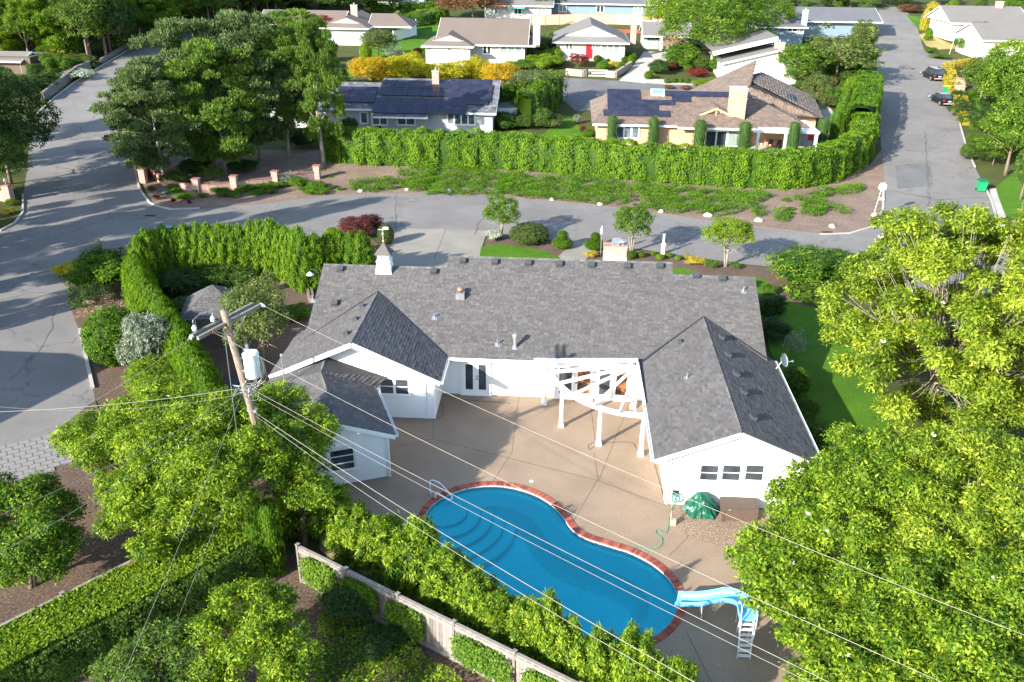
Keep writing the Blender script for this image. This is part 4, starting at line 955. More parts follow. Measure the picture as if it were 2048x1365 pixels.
# rake boards, fascia, gutters
def trimbar(a, b, w=0.05, h=0.2, name='fascia', mat=WHITEM, par=None): m = MB(); m.bar(a, b, w, h); return m.build(name, mat, par or H)
dn = Vector((0, 0, -0.13)); 
trimbar(Vector((WX0, WY-0.03, 2.62))+dn, Vector((WXR, WY-0.03, WZ))+dn, name='rake_board', h=0.24); trimbar(Vector((WXR, WY-0.03, WZ))+dn, Vector((WX1, WY-0.03, 2.62))+dn, name='rake_board', h=0.24)
m = MB(); m.slab([(WX0+0.1, WY, 2.48), (WX0+0.1, 40.4, 2.48), (WXR, 40.4, WZ-0.16), (WXR, WY, WZ-0.16)], 0.02); m.slab([(WX1-0.1, WY, 2.48), (WX1-0.1, 40.4, 2.48), (WXR, 40.4, WZ-0.16), (WXR, WY, WZ-0.16)], 0.02); m.build('soffit', WHITE, H)
trimbar(Vector((EX0, EY-0.03, 2.62))+dn, Vector((EXR, EY-0.03, EZ))+dn, name='rake_board'); trimbar(Vector((EXR, EY-0.03, EZ))+dn, Vector((EX1, EY-0.03, 2.62))+dn, name='rake_board')
m = MB(); m.slab([(EX0+0.1, EY, 2.5), (EX0+0.1, 33.6, 2.5), (EXR, 33.6, EZ-0.15), (EXR, EY, EZ-0.15)], 0.02); m.slab([(EX1-0.1, EY, 2.5), (EX1-0.1, 33.6, 2.5), (EXR, 33.6, EZ-0.15), (EXR, EY, EZ-0.15)], 0.02); m.build('soffit', WHITE, H)
trimbar(Aq(-hw, -0.02, ez)+dn, AP+dn-dN*0.02, name='rake_board'); trimbar(AP+dn-dN*0.02, Aq(hw, -0.02, ez)+dn, name='rake_board')
def gutter(a, b, out, mat=WHITEM, par=None, name='gutter', s=0.12):
    a, b, out = Vector(a), Vector(b), Vector(out).normalized(); m = MB(); up = Vector((0, 0, 1)); ln = (b-a).length; u = (b-a).normalized(); mid = (a+b)/2
    m.box(mid+out*0.01, (ln, 0.015, s), ax=(u, out, up)); m.box(mid+out*(s+0.01)+up*0.005, (ln, 0.018, s*0.95), ax=(u, out, up)); m.box(mid+out*(s/2+0.01)-up*(s/2), (ln, s, 0.015), ax=(u, out, up))
    for k in (a, b): m.box(k+out*(s/2+0.01), (0.015, s, s), ax=(u, out, up))
    return m.build(name, mat, par or H)
gutter((-5.9, 42.58, 2.55), (4.4, 42.58, 2.55), S_); gutter((WX1+0.02, WY, 2.54), (WX1+0.02, 42.5, 2.54), Xp); gutter((EX0-0.02, 42.4, 2.54), (EX0-0.02, EY, 2.54), -Xp); gutter((EX1+0.02, EY, 2.54), (EX1+0.02, 43.6, 2.54), Xp)
gutter(Aq(hw+0.02, 0, ez-0.07), Aq(hw+0.02, 4.8, ez-0.07), dE, plain('pale_blue_gutter', (0.62, 0.68, 0.72), 0.4))
m = MB()
for p, q in (((EX0-0.1, 33.5, 2.5), (5.18, 33.75, 2.2)), ((5.18, 33.75, 2.2), (5.18, 33.75, 0.1))): m.bar(p, q, 0.08, 0.06)
m.build('downspout', WHITEM, H)
m = MB(); m.bar((WX1-0.3, 40.32, 2.45), (-6.9, 40.33, 2.2), 0.08, 0.06); m.bar((-6.9, 40.33, 2.2), (-6.9, 40.33, 0.05), 0.08, 0.06); m.build('downspout', WHITEM, H)
m = MB(); c = Aq(hw-0.35, 0.18, 0); m.bar(c+Vector((0, 0, 2.2)), c+Vector((0, 0, 0.05)), 0.1, 0.07); m.build('downspout', WHITEM, H)
for c in ((-6.45, 40.37), (5.25, 33.57)): m = MB(); m.box((c[0], c[1], 1.25), (0.13, 0.13, 2.4)); m.build('corner_board', WHITEM, H)
m = MB(); m.box(Aq(hw-0.35, 0.26, 1.15), (0.14, 0.14, 2.3), rz=an); m.build('corner_board', WHITEM, H)
# french doors and windows
def doors(xa, xb, n, z=0.06, h=2.03, knob=True, Y=43.25, orange=False):
    w = (xb-xa)/n; m = MB(); m.box(((xa+xb)/2, Y-0.05, z+h+0.05), (xb-xa+0.24, 0.1, 0.1)); m.box(((xa+xb)/2, Y-0.07, z/2), (xb-xa+0.3, 0.16, z+0.04))
    for x in (xa-0.06, xb+0.06): m.box((x, Y-0.05, z+h/2), (0.12, 0.1, h))
    m.build('door_frame', WHITEM, H)
    for i in range(n):
        x0 = xa+w*i+0.01; x1 = xa+w*(i+1)-0.01; mm = MB(); st = 0.15; zc = z
        mm.box(((x0+st/2), Y-0.04, zc+h/2), (st, 0.05, h)); mm.box(((x1-st/2), Y-0.04, zc+h/2), (st, 0.05, h)); mm.box(((x0+x1)/2, Y-0.041, zc+0.14), (x1-x0-2*st, 0.048, 0.28)); mm.box(((x0+x1)/2, Y-0.041, zc+h-0.08), (x1-x0-2*st, 0.048, 0.16))
        d = mm.build('french_door', WHITEM, H)
        pn = MB(); pn.box(((x0+x1)/2, Y-0.03, zc+h/2+0.06), (x1-x0-2*st, 0.012, h-0.44)); pn.build('pane', FLOORGL if orange and i >= 1 else GLASS, d)
        if knob and i % 2 == 1: k = MB(); k.lathe((x0+0.07, Y-0.1, zc+0.98), [(0.035, -0.04), (0.035, 0.04)], 8); k.lathe((x0+0.07, Y-0.085, zc+1.15), [(0.03, -0.03), (0.03, 0.03)], 8); k.build('handle', DMETAL, d)
FLOORGL, _t, _b = newmat('glass_over_wood_floor')
_mp = coords(_t, (1, 1, 1), 'Object', (0, 0, 0)); _w = _t.nodes.new('ShaderNodeTexNoise'); _w.inputs['Scale'].default_value = 1.6; _t.links.new(_mp.outputs[0], _w.inputs['Vector'])
_r = ramp(_t, [(0.42, (0.04, 0.03, 0.025)), (0.5, (0.30, 0.11, 0.035)), (0.6, (0.22, 0.08, 0.03)), (0.68, (0.03, 0.025, 0.025))]); _t.links.new(_w.outputs[0], _r.inputs[0]); _t.links.new(_r.outputs[0], _b.inputs['Base Color']); _b.inputs['Roughness'].default_value = 0.06
xa = aty(926, 780, 43.25).x; xb = aty(978, 780, 43.25).x; doors(xa, xb, 2)
xa = aty(1112, 780, 43.25).x; xb = aty(1185, 780, 43.25).x; doors(xa, xb, 2, orange=True)
xa = aty(1192, 780, 43.25).x; xb = aty(1258, 780, 43.25).x; doors(xa, xb, 2, orange=True)
p = aty(790, 789, 40.4); window(H, (p.x, 40.4, p.z), Xp, S_, 1.6, 0.98, 2, 2)
for x in (1416, 1460, 1506):
    p = aty(x, 961, 33.6); window(H, (p.x, 33.6, p.z), Xp, S_, 0.86, 0.86, 1, 2, fw=0.045, trim=0.075)
p = Aq(0.1, 0.25, 0.8); window(H, p, dE, -dN, 1.2, 1.2, 1, 3)
# roof furniture
def onmain(px_, py_):
    d = ray(px_, py_); t = (2.62-0.52*42.6-CAMH)/(d.z-0.52*d.y); return Vector((0, 0, CAMH))+d*t
def onplane(px_, py_, P0, nrm):
    d = ray(px_, py_); nrm = Vector(nrm); t = (Vector(P0)-Vector((0, 0, CAMH))).dot(nrm)/d.dot(nrm); return Vector((0, 0, CAMH))+d*t
nm = Vector((0, -0.52, 1)).normalized(); nW = Vector((-pw, 0, 1)).normalized(); nE = Vector((pw, 0, 1)).normalized()
nEW = Vector((-pe, 0, 1)).normalized(); nEE = Vector((pe, 0, 1)).normalized()
def ventbox(p, nrm, dirdown, s=0.34):
    n_ = Vector(nrm); dd = Vector(dirdown); dd = (dd-n_*dd.dot(n_)).normalized(); sd = n_.cross(dd)
    m = MB(); m.box(p+n_*0.02, (s*1.35, s*1.35, 0.02), ax=(sd, dd, n_)); m.box(p+n_*0.10, (s*0.95, s*0.9, 0.15), ax=(sd, dd, n_)); m.box(p+n_*0.185, (s*1.05, s*1.05, 0.02), ax=(sd, dd, n_)); return m.build('roof_vent', VENT, H)
for x, y in [(681, 540), (868, 545), (926, 524), (990, 526), (1057, 528), (1119, 530), (1183, 532), (1255, 534), (1320, 534), (1393, 553), (1445, 559), (670, 608)]: ventbox(onmain(x, y), nm, (0, -1, 0))
for x, y in [(726, 615), (712, 641), (694, 670)]: ventbox(onplane(x, y, (WXR, WY, WZ), nW), nW, (-1, 0, 0), 0.28)
for x, y in [(1441, 677), (1454, 712), (1470, 751), (1485, 787), (1504, 838)]: ventbox(onplane(x, y, (EXR, EY, EZ), nEE), nEE, (1, 0, 0))
ventbox(onplane(1361, 686, (EXR, EY, EZ), nEW), nEW, (-1, 0, 0), 0.2)
def pipe(p, h, r=0.035, cap=False, mat=METAL, flash=True, n_=nm):
    m = MB()
    if flash: m.box(p+n_*0.012, (0.3, 0.3, 0.02), ax=(Vector((1, 0, 0)), n_.cross(Vector((1, 0, 0))), n_))
    m.lathe(p, [(r*1.5, -0.05), (r*1.3, 0.06), (r, 0.1), (r, h)], 10)
    if cap: m.lathe(p, [(r*1.0, h-0.02), (r*1.5, h), (r*1.5, h+0.14), (r*1.7, h+0.15), (r*1.2, h+0.22)], 12)
    return m.build('vent_pipe', mat, H, smooth=False)
pipe(onmain(1030, 696), 0.62, 0.095, True); pipe(onmain(995, 691), 0.38); pipe(onmain(869, 637), 0.32); pipe(onmain(1487, 584), 0.35); pipe(onmain(626, 602), 0.35)
pipe(onplane(1374, 757, (EXR, EY, EZ), nEW), 0.3, 0.03, n_=nEW)
p = onmain(921, 594); m = MB(); m.box(p+Vector((0, 0, 0.1)), (0.5, 0.5, 0.4)); fl = m.build('flue', METAL, H)
m = MB(); m.lathe(p+Vector((0, 0.05, 0.3)), [(0.12, 0), (0.12, 0.08), (0.2, 0.1), (0.21, 0.16), (0.17, 0.24), (0.08, 0.29), (0.01, 0.3)], 14); m.build('flue_cap', COPPER, fl, smooth=True)
# cupola
cp = onmain(767, 549); CU = MB()
def sq(c, r, z): return [(c.x-r, c.y-r, z), (c.x+r, c.y-r, z), (c.x+r, c.y+r, z), (c.x-r, c.y+r, z)]
def frus(m, c, r0, z0, r1, z1):
    m.add(sq(c, r0, z0)+sq(c, r1, z1), [(0, 3, 2, 1), (4, 5, 6, 7)]+[(i, (i+1) % 4, (i+1) % 4+4, i+4) for i in range(4)])
c0 = cp+Vector((0, 0.45, 0)); z0 = c0.z
frus(CU, c0, 0.52, z0-0.35, 0.38, z0+0.75); frus(CU, c0, 0.42, z0+0.72, 0.42, z0+0.79); frus(CU, c0, 0.34, z0+0.79, 0.34, z0+1.2)
cu = CU.build('cupola', WHITE, H)
m = MB(); frus(m, c0, 0.50, z0+1.18, 0.30, z0+1.42); frus(m, c0, 0.30, z0+1.42, 0.02, z0+1.85); m.build('cupola_roof', SHGR, cu)
m = MB()
for s in (-1, 1):
    for k in range(7): m.box(c0+Vector((0.345*s, 0, 0.84+0.05*k)), (0.012, 0.45, 0.02))
for k in range(7): m.box(c0+Vector((0, -0.345, 0.84+0.05*k)), (0.45, 0.012, 0.02))
m.build('louvre', WHITEM, cu)
m = MB(); m.tube([c0+Vector((0, 0, 1.8)), c0+Vector((0, 0, 2.75))], 0.02, 6)
for z_, r_ in ((1.9, 0.07), (2.15, 0.045), (2.35, 0.09), (2.55, 0.05)): m.lathe(c0+Vector((0, 0, z_)), [(0.01, -r_), (r_, 0), (0.01, r_)], 8)
m.tube([c0+Vector((-0.28, 0, 2.6)), c0+Vector((0.28, 0, 2.62))], 0.018, 5); m.box(c0+Vector((0.2, 0, 2.7)), (0.28, 0.02, 0.16)); m.build('weathervane', plain('pale_metal', (0.5, 0.5, 0.5), 0.5, 0.3), cu)
# brick chimney behind the ridge
c = Vector((aty(1230, 500, 50.0).x, 50.0, 0)); m = MB(); m.box((c.x, c.y, 5.9), (1.35, 0.75, 1.7)); ch = m.build('chimney', BRICKP, H)
m = MB(); m.box((c.x, c.y-0.38, 6.0), (1.38, 0.06, 0.3)); m.build('chimney_flashing', WHITEM, ch)
m = MB(); m.box((c.x, c.y, 6.8), (1.42, 0.82, 0.1)); m.build('chimney_crown', BRICKP, ch)
m = MB(); m.box((c.x+0.0, c.y, 6.92), (0.45, 0.45, 0.14)); m.box((c.x+0.05, c.y-0.1, 7.1), (0.5, 0.45, 0.04), ax=((1, 0, 0.1), (0, 1, 0.6), (0, -0.6, 1))); m.lathe((c.x+0.42, c.y, 6.82), [(0.14, 0), (0.14, 0.2), (0.24, 0.22), (0.2, 0.3), (0.02, 0.36)], 10); m.build('chimney_cap', METAL, ch)
# dish on the east side
b = aty(1536, 680, 42.2); p = Vector((11.95, 42.4, 3.1)); ds = thing('satellite_dish', 'small grey satellite dish on the east eave of the white house', 'satellite dish', p)
m = MB(); m.tube([p+Vector((-0.25, 0, -0.35)), p+Vector((0, 0, 0.1))], 0.03, 6); m.build('mast', METAL, ds)
m = MB(); V = []; ax = Vector((0.75, -0.5, 0.45)).normalized(); s1 = ax.cross(Vector((0, 0, 1))).normalized(); s2 = ax.cross(s1)
m.add([p+Vector((0, 0, 0.15))+ax*(0.16*(r_/0.38)**2-0.02)+s1*(r_*math.cos(6.283*k/16))+s2*(r_*math.sin(6.283*k/16)) for r_ in (0.02, 0.2, 0.38) for k in range(16)], [(i*16+k, i*16+(k+1) % 16, (i+1)*16+(k+1) % 16, (i+1)*16+k) for i in range(2) for k in range(16)]+[tuple(range(16))]); m.build('reflector', plain('light_grey_dish', (0.55, 0.56, 0.57), 0.5), ds)
m = MB(); m.tube([p+Vector((0, 0, 0.0)), p+ax*0.6+Vector((0, 0, 0.0))], 0.015, 5); m.box(p+ax*0.62, (0.08, 0.12, 0.06)); m.build('feed_arm', METAL, ds)
# gooseneck lamp at the garden corner
p = gat(620, 640); p = at(620, 548, 3.0); lp = thing('gooseneck_lamp', 'pale green gooseneck barn lamp on a post beside the west roof edge', 'lamp', (p.x, p.y, 0))
m = MB(); m.lathe(p, [(0.26, -0.08), (0.25, -0.03), (0.12, 0.08), (0.04, 0.14)], 14); m.build('shade', plain('mint_enamel', (0.42, 0.62, 0.55), 0.35), lp, smooth=True)
m = MB(); m.tube([p+Vector((0, 0, 0.12)), p+Vector((0.05, 0, 0.3)), p+Vector((0.3, 0, 0.34)), p+Vector((0.6, 0, 0.1)), p+Vector((0.6, 0, -3.0))], 0.025, 6); m.build('post', DMETAL, lp)
# ================================================================ PERGOLA
PG = thing('pergola', 'white fan shaped corner pergola on round columns over the patio', 'pergola', (2.5, 40.5, 0))
hub = Vector((4.35, 42.45, 2.75))
for k, (x, y) in enumerate([(1088, 809), (1122, 853), (1197, 890), (1281, 911), (1265, 816)]):
    b_ = at(x, y); m = MB(); m.box(b_+Vector((0, 0, 0.07)), (0.30, 0.30, 0.14)); m.lathe(b_, [(0.15, 0.14), (0.14, 0.2), (0.115, 0.24), (0.105, 1.3), (0.09, 2.1), (0.09, 2.16), (0.13, 2.2)], 14); m.box(b_+Vector((0, 0, 2.24)), (0.28, 0.28, 0.08)); m.build('column', WHITEM, PG, smooth=False)
curve = [at(1090, 738, 2.42), at(1125, 775, 2.42), at(1160, 800, 2.42), at(1205, 818, 2.42), at(1248, 828, 2.42), at(1293, 832, 2.42)]
cs_ = smooth_path(curve, 4); m = MB()
for a, b in zip(cs_[:-1], cs_[1:]): m.bar(a, b+(b-a)*0.03, 0.11, 0.24)
m.build('curved_beam', WHITEM, PG)
for x, y in [(1081, 746), (1106, 770), (1142, 792), (1185, 814), (1238, 826), (1270, 824)]:
    e = at(x, y, 2.62); m = MB(); m.bar(hub+(e-hub)*0.05-Vector((0, 0, 0.1)), e, 0.07, 0.19); m.build('rafter', WHITEM, PG)
m = MB(); m.bar(at(1068, 721, 2.86), hub+Vector((0, 0.1, 0.12)), 0.09, 0.22); m.build('header_beam', WHITEM, PG)
m = MB(); m.bar(hub, Vector((4.42, 38.2, 2.62)), 0.09, 0.2); m.build('header_beam', WHITEM, PG)
# ================================================================ THINGS BY THE PATIO
# green tarpaulin heap
c = at(1404, 1030); tz = thing('tarpaulin', 'dark green plastic tarpaulin draped over a heap against the white wall', 'tarpaulin', c)
TARP = plain('green_tarpaulin', (0.006, 0.085, 0.05), 0.3, var=0.25, nscale=3); g = random.Random(8); V = []; nr, na = 14, 48
for i in range(nr):
    f = i/(nr-1)
    for j in range(na):
        a = 6.283*j/na; r = (0.62*(1-f)**0.62+0.10*(1-f))*(1+0.10*math.sin(a*5+f*4)+0.06*math.sin(a*11+f*9)+0.05*math.sin(a*17))+0.05*f
        zz = 0.98*f**0.9+0.05*math.sin(a*4+f*11)*f*(1-f)*4
        V.append(c+Vector((r*1.1*math.cos(a)-0.08*f, 0.25+r*0.85*math.sin(a)+0.1*f, max(0.005, zz))))
m = MB(); m.add(V, [(i*na+j, i*na+(j+1) % na, (i+1)*na+(j+1) % na, (i+1)*na+j) for i in range(nr-1) for j in range(na)]+[tuple((nr-1)*na+j for j in range(na))])
m.build('cover_sheet', TARP, tz, smooth=False)
# wicker deck box
WK, _t, _b = newmat('brown_wicker'); _mp = coords(_t); _w = _t.nodes.new('ShaderNodeTexBrick'); _w.inputs['Scale'].default_value = 1; _w.inputs['Brick Width'].default_value = 0.06; _w.inputs['Row Height'].default_value = 0.025; _w.inputs['Mortar Size'].default_value = 0.004
_tc = _t.nodes.new('ShaderNodeSeparateXYZ'); _t.links.new(_mp.outputs[0], _tc.inputs[0]); _ad = _t.nodes.new('ShaderNodeMath'); _t.links.new(_tc.outputs[1], _ad.inputs[0]); _t.links.new(_tc.outputs[2], _ad.inputs[1]); _cb = _t.nodes.new('ShaderNodeCombineXYZ'); _t.links.new(_tc.outputs[0], _cb.inputs[0]); _t.links.new(_ad.outputs[0], _cb.inputs[1]); _t.links.new(_cb.outputs[0], _w.inputs['Vector'])
_w.inputs['Color1'].default_value = (0.11, 0.075, 0.055, 1); _w.inputs['Color2'].default_value = (0.15, 0.105, 0.08, 1); _w.inputs['Mortar'].default_value = (0.03, 0.02, 0.015, 1); _t.links.new(_w.outputs[0], _b.inputs['Base Color']); _b.inputs['Roughness'].default_value = 0.6; bump(_t, _b, _w.outputs['Fac'], -0.5, 0.01)
bl, br_ = at(1443, 1043), at(1516, 1045); wd = 1.55; bx = thing('deck_box', 'brown wicker deck box on the pebbled slab against the white wall', 'storage box', bl+Vector((wd/2, 0.45, 0)))
o_ = bl+Vector((wd/2, 0.45, 0)); m = MB(); m.box(o_+Vector((0, 0, 0.32)), (wd-0.06, 0.82, 0.6)); 
for sx in (-1, 1):
    for sy in (-1, 1): m.box(o_+Vector((sx*(wd/2-0.04), sy*0.4, 0.31)), (0.09, 0.09, 0.62))
m.build('box_body', WK, bx); m = MB(); m.box(o_+Vector((0, 0, 0.655)), (wd+0.04, 0.92, 0.06)); m.box(o_+Vector((0, 0, 0.695)), (wd-0.1, 0.8, 0.02)); m.build('lid', WK, bx)
m = MB(); m.box(o_+Vector((-wd/2+0.3, -0.47, 0.65)), (0.12, 0.02, 0.05)); m.build('latch', METAL, bx)
# hose reel
HOSE = plain('green_hose', (0.01, 0.28, 0.17), 0.4, var=0.15); q = aty(1351, 995, 33.45)
hs = thing('garden_hose', 'coiled bright green garden hose hung on the white wall corner', 'hose', (q.x, 33.45, q.z)); m = MB(); pts = []
for k in range(90): a = k*0.42; r = 0.17+0.03*math.sin(k*0.9); pts.append(Vector((q.x+r*math.cos(a), 33.40-0.08*abs(math.sin(k*0.37)), q.z+r*1.15*math.sin(a))))
m.tube(pts, 0.014, 6); m.build('hose_coil', HOSE, hs, smooth=True); m = MB(); m.box((q.x, 33.5, q.z+0.17), (0.25, 0.16, 0.05)); m.box((q.x, 33.57, q.z+0.15), (0.3, 0.03, 0.3)); m.build('hanger', DMETAL, hs)
m = MB(); pts = [Vector((q.x-0.1, 33.4, q.z-0.2)), Vector((q.x-0.12, 33.3, 0.05))]+[Vector((*at(x, y)[:2], 0.02)) for x, y in ((1338, 1042), (1336, 1060), (1330, 1068), (1316, 1060), (1312, 1068), (1324, 1078), (1322, 1092), (1308, 1099), (1290, 1098), (1272, 1096), (1258, 1104))]
m.tube(smooth_path(pts, 6), 0.013, 6); tag(m.build('hose_line', HOSE, smooth=True), 'green hose lying across the patio and over the pool edge', 'hose')
m = MB(); q2 = at(1346, 1050); m.box(q2+Vector((0, 0, 0.15)), (0.22, 0.16, 0.3)); m.tube([q2+Vector((-0.12, 0, 0)), q2+Vector((-0.12, 0, 0.75))], 0.03, 6); tag(m.build('utility_box', plain('beige_plastic', (0.38, 0.32, 0.25), 0.6)), 'small beige utility box with a pipe at the house corner', 'utility box')
for lab, pts in (('thin black cable looping on the patio below the double door', [(868, 795), (905, 792), (930, 800), (1012, 806), (1016, 808)]), ('thin dark cable curled beside the white corner of the west wing', [(884, 790), (876, 800), (888, 818), (880, 835), (868, 838)]), ('dark cable along the west side of the east wing', [(1297, 850), (1300, 880), (1310, 930), (1322, 975), (1330, 1005)]), ('thin cable by the middle pergola column on the patio', [(1192, 885), (1178, 890), (1180, 900), (1200, 888), (1260, 885), (1272, 897)])):
    m = MB(); m.tube(smooth_path([Vector((*at(x, y)[:2], 0.012)) for x, y in pts], 6), 0.009, 5); tag(m.build('cable', DMETAL), lab, 'cable')
# ================================================================ LOWER FENCES
def board_fence(name, label, a, b, h, face, nboards=None, mat=WOODG, bw=0.14, post=2.3, cap=WOODG, seed=2, level=None):
    a, b = Vector((a[0], a[1], 0)), Vector((b[0], b[1], 0)); u = (b-a).normalized(); n = Vector((u.y, -u.x, 0))*face; Lf = (b-a).length; g = random.Random(seed)
    T = thing(name, label, 'fence', a); N = min(298, int(Lf/(bw+0.008))); bms = []
    for k in range(4):
        m = MB(); m.box((0, 0, h/2), (bw, 0.02, h-0.02), a=0.15+0.22*k); bms.append(m.build('board', mat, None, attr=True))
    zs = lambda p: zt(p.y)
    for i in range(N):
        p = a+u*((i+0.5)*Lf/N); o = bms[g.randrange(4)] if i >= 4 else bms[i]
        if i >= 4: o = o.copy(); link(o)
        o.parent = T; o.location = p-a+n*(0.03+g.uniform(-0.004, 0.004))+Vector((0, 0, 0.05+zs(p))); o.rotation_euler = (0, 0, math.atan2(u.y, u.x)+g.uniform(-0.01, 0.01))
    s_ = 0
    while s_ <= Lf+0.01:
        p = a+u*s_; m = MB(); m.box(p+Vector((0, 0, h/2+0.06+zs(p)))+n*0.02, (0.1, 0.14, h+0.12), rz=math.atan2(u.y, u.x), a=0.4); m.box(p+Vector((0, 0, h+0.14+zs(p)))+n*0.02, (0.15, 0.17, 0.03), rz=math.atan2(u.y, u.x), a=0.6); m.build('post', mat, T, attr=True)
        q = a+u*min(Lf, s_+post)
        if s_+0.3 < Lf:
            for hh, w_, d_ in ((h+0.045, 0.13, 0.035), (h-0.12, 0.035, 0.16), (0.12, 0.035, 0.18), ):
                m = MB(); m.bar(p+Vector((0, 0, hh+zs(p)))+n*(0.0 if w_ > 0.1 else 0.055), q+Vector((0, 0, hh+zs(q)))+n*(0.0 if w_ > 0.1 else 0.055), w_, d_, a=0.7); m.build('rail', cap, T, attr=True)
        s_ += post
    return T
fa, fb = at(596, 1092, 1.8), at(1165, 1372, 1.8)
board_fence('board_fence', 'weathered grey board fence running below the laurel row by the pool', fa, fb, 1.75, 1, post=(fb-fa).xy.length/5.02)
ga, gb = at(-60, 1282, 1.8), at(492, 1008, 1.8)
F2 = board_fence('board_fence', 'grey board fence behind the ivy bank at the lower left corner', ga, gb, 1.75, -1, post=3.1, seed=5)
m = MB(); p, q = at(243, 1138, 1.84), at(385, 1064, 1.84); m.bar(p, q, 0.16, 0.05); m.build('rail', WOODO, F2, label='fresh orange cedar cap rail')
# ================================================================ UTILITY POLE AND WIRES
PB = Vector((-12.35, 29.0, 0)); up_ = thing('utility_pole', 'leaning wooden utility pole with a grey crossarm and transformer', 'utility pole', PB)
ptop = at(447, 622, 11.1); pbot = at(520, 880, 4.5); dirp = (ptop-pbot).normalized(); PB0 = pbot-dirp*(pbot.z/dirp.z)
m = MB(); m.tube([PB0, pbot, ptop], [0.165, 0.155, 0.125], 14); m.build('pole_shaft', POLEM, up_, smooth=True)
def pp_(z): return pbot+dirp*((z-pbot.z)/dirp.z)
GW = plain('grey_weathered_timber', (0.17, 0.165, 0.15), 0.9, var=0.3, nscale=6, bumps=0.4); PORC = plain('glazed_insulator', (0.52, 0.55, 0.58), 0.2, var=0.15); BRN = plain('brown_insulator', (0.16, 0.06, 0.04), 0.2)
ca = at(388, 672, 10.55); cb = at(512, 607, 10.55); cd = (cb-ca).normalized(); cn_ = Vector((cd.y, -cd.x, 0)).normalized(); cm = pp_(10.55)
for s, dz in ((1, 0), (-1, 0.0)):
    off = cm-(ca+cb)/2; off.z = 0
    m = MB(); m.bar(ca+off*0.4+cn_*0.17*s, cb+off*0.4+cn_*0.17*s, 0.11, 0.13); m.build('crossarm', GW, up_)
for f in (0.22, 0.78):
    m = MB(); m.bar(ca+(cb-ca)*f+cn_*0.2-Vector((0, 0, 0.05)), pp_(9.9)+cn_*0.12, 0.03, 0.03); m.build('brace', METAL, up_)
def insul(p, d, n=3, r=0.075, mat=PORC, par=up_):
    d = Vector(d).normalized(); m = MB(); s1 = d.orthogonal().normalized(); s2 = d.cross(s1)
    for k in range(n):
        c = p+d*(0.05+0.085*k)
        V = [c+d*dz+s1*(rr*math.cos(6.283*j/12))+s2*(rr*math.sin(6.283*j/12)) for rr, dz in ((0.03, -0.03), (r, 0.0), (r*0.9, 0.03), (0.03, 0.04)) for j in range(12)]
        m.add(V, [(i*12+j, i*12+(j+1) % 12, (i+1)*12+(j+1) % 12, (i+1)*12+j) for i in range(3) for j in range(12)])
    m.tube([p, p+d*(0.1+0.085*n)], 0.018, 6); m.build('insulator', mat, par); return p+d*(0.12+0.085*n)
dSE = (at(1020, 845, 10.2)-at(520, 615, 10.4)); wr = [ ]
iA = insul(cb+cn_*0.2, dSE); iB = insul(ca+(cb-ca)*0.18+cn_*0.2, dSE, 3, 0.07, BRN)
dL = (at(300, 730, 10.3)-ca); iC = insul(ca-cd*0.02, dL, 2)
for f in (0.06, 0.34):
    p = ca+(cb-ca)*f-cn_*0.14+Vector((0, 0, 0.08)); m = MB(); m.lathe(p, [(0.03, 0), (0.09, 0.03), (0.07, 0.1), (0.1, 0.12), (0.05, 0.22)], 12); m.build('insulator', PORC, up_)
m = MB(); p, q = ca+(cb-ca)*0.06-cn_*0.14+Vector((0, 0, 0.3)), ca+(cb-ca)*0.34-cn_*0.14+Vector((0, 0, 0.3)); m.tube(smooth_path([p, p+Vector((0, 0, 0.2)), (p+q)/2+Vector((0, 0, 0.3)), q+Vector((0, 0, 0.2)), q], 5), 0.012, 5); m.build('jumper', METAL, up_)
# transformer
tc_ = at(490, 715, 8.75); TRM = plain('pale_blue_grey_enamel', (0.50, 0.60, 0.66), 0.35, var=0.06); tcz = pp_(8.5); tc_ = Vector((tcz.x+0.52, tcz.y-0.02, 8.1))
m = MB(); m.lathe(tc_, [(0.27, -0.05), (0.295, 0.0), (0.295, 0.9), (0.32, 0.92), (0.32, 0.97), (0.27, 1.02), (0.05, 1.06)], 20); tr_ = m.build('transformer', TRM, up_, smooth=False)
m = MB(); m.box(tc_+Vector((0, -0.0, 1.1)), (0.55, 0.06, 0.04)); m.lathe(tc_+Vector((-0.15, 0.1, 1.05)), [(0.06, 0), (0.08, 0.06), (0.05, 0.12), (0.07, 0.18), (0.03, 0.26)], 10); m.build('bushing', PORC, tr_)
m = MB(); m.bar(tc_+Vector((-0.3, 0, 0.2)), pp_(8.3), 0.1, 0.05); m.bar(tc_+Vector((-0.3, 0, 0.75)), pp_(8.85), 0.1, 0.05); m.build('bracket', METAL, tr_)
g = random.Random(3)
for k in range(9):
    a = -0.9+0.3*k; s0 = tc_+Vector((0.36*math.cos(a), 0.36*math.sin(a), 0.75)); m = MB(); m.tube(smooth_path([s0, s0+Vector((0.1*math.cos(a), 0.1*math.sin(a), -0.4)), s0+Vector((g.uniform(-0.1, 0.1), g.uniform(-0.1, 0.1), -1.0)), pp_(7.2+g.uniform(-0.2, 0.2))+Vector((0.16, -0.05, 0))], 5), 0.014, 5); m.build('lead', METAL, tr_)
for z in (7.3, 6.2, 5.3):
    m = MB(); m.lathe(pp_(z), [(0.185, -0.04), (0.19, 0.0), (0.185, 0.04)], 14); m.box(pp_(z)+Vector((0.18, -0.1, 0)), (0.12, 0.12, 0.12)); m.build('pole_band', METAL, up_)
for k in range(10):      # tangle of ties at the service band
    m = MB(); q = pp_(7.35+g.uniform(-0.3, 0.3)); pts = [q+Vector((g.uniform(-0.5, 0.5), g.uniform(-0.4, 0.2), g.uniform(-0.35, 0.35))) for _ in range(4)]; m.tube(smooth_path([q]+pts, 4), 0.011, 5); m.build('tie_wire', METAL, up_)
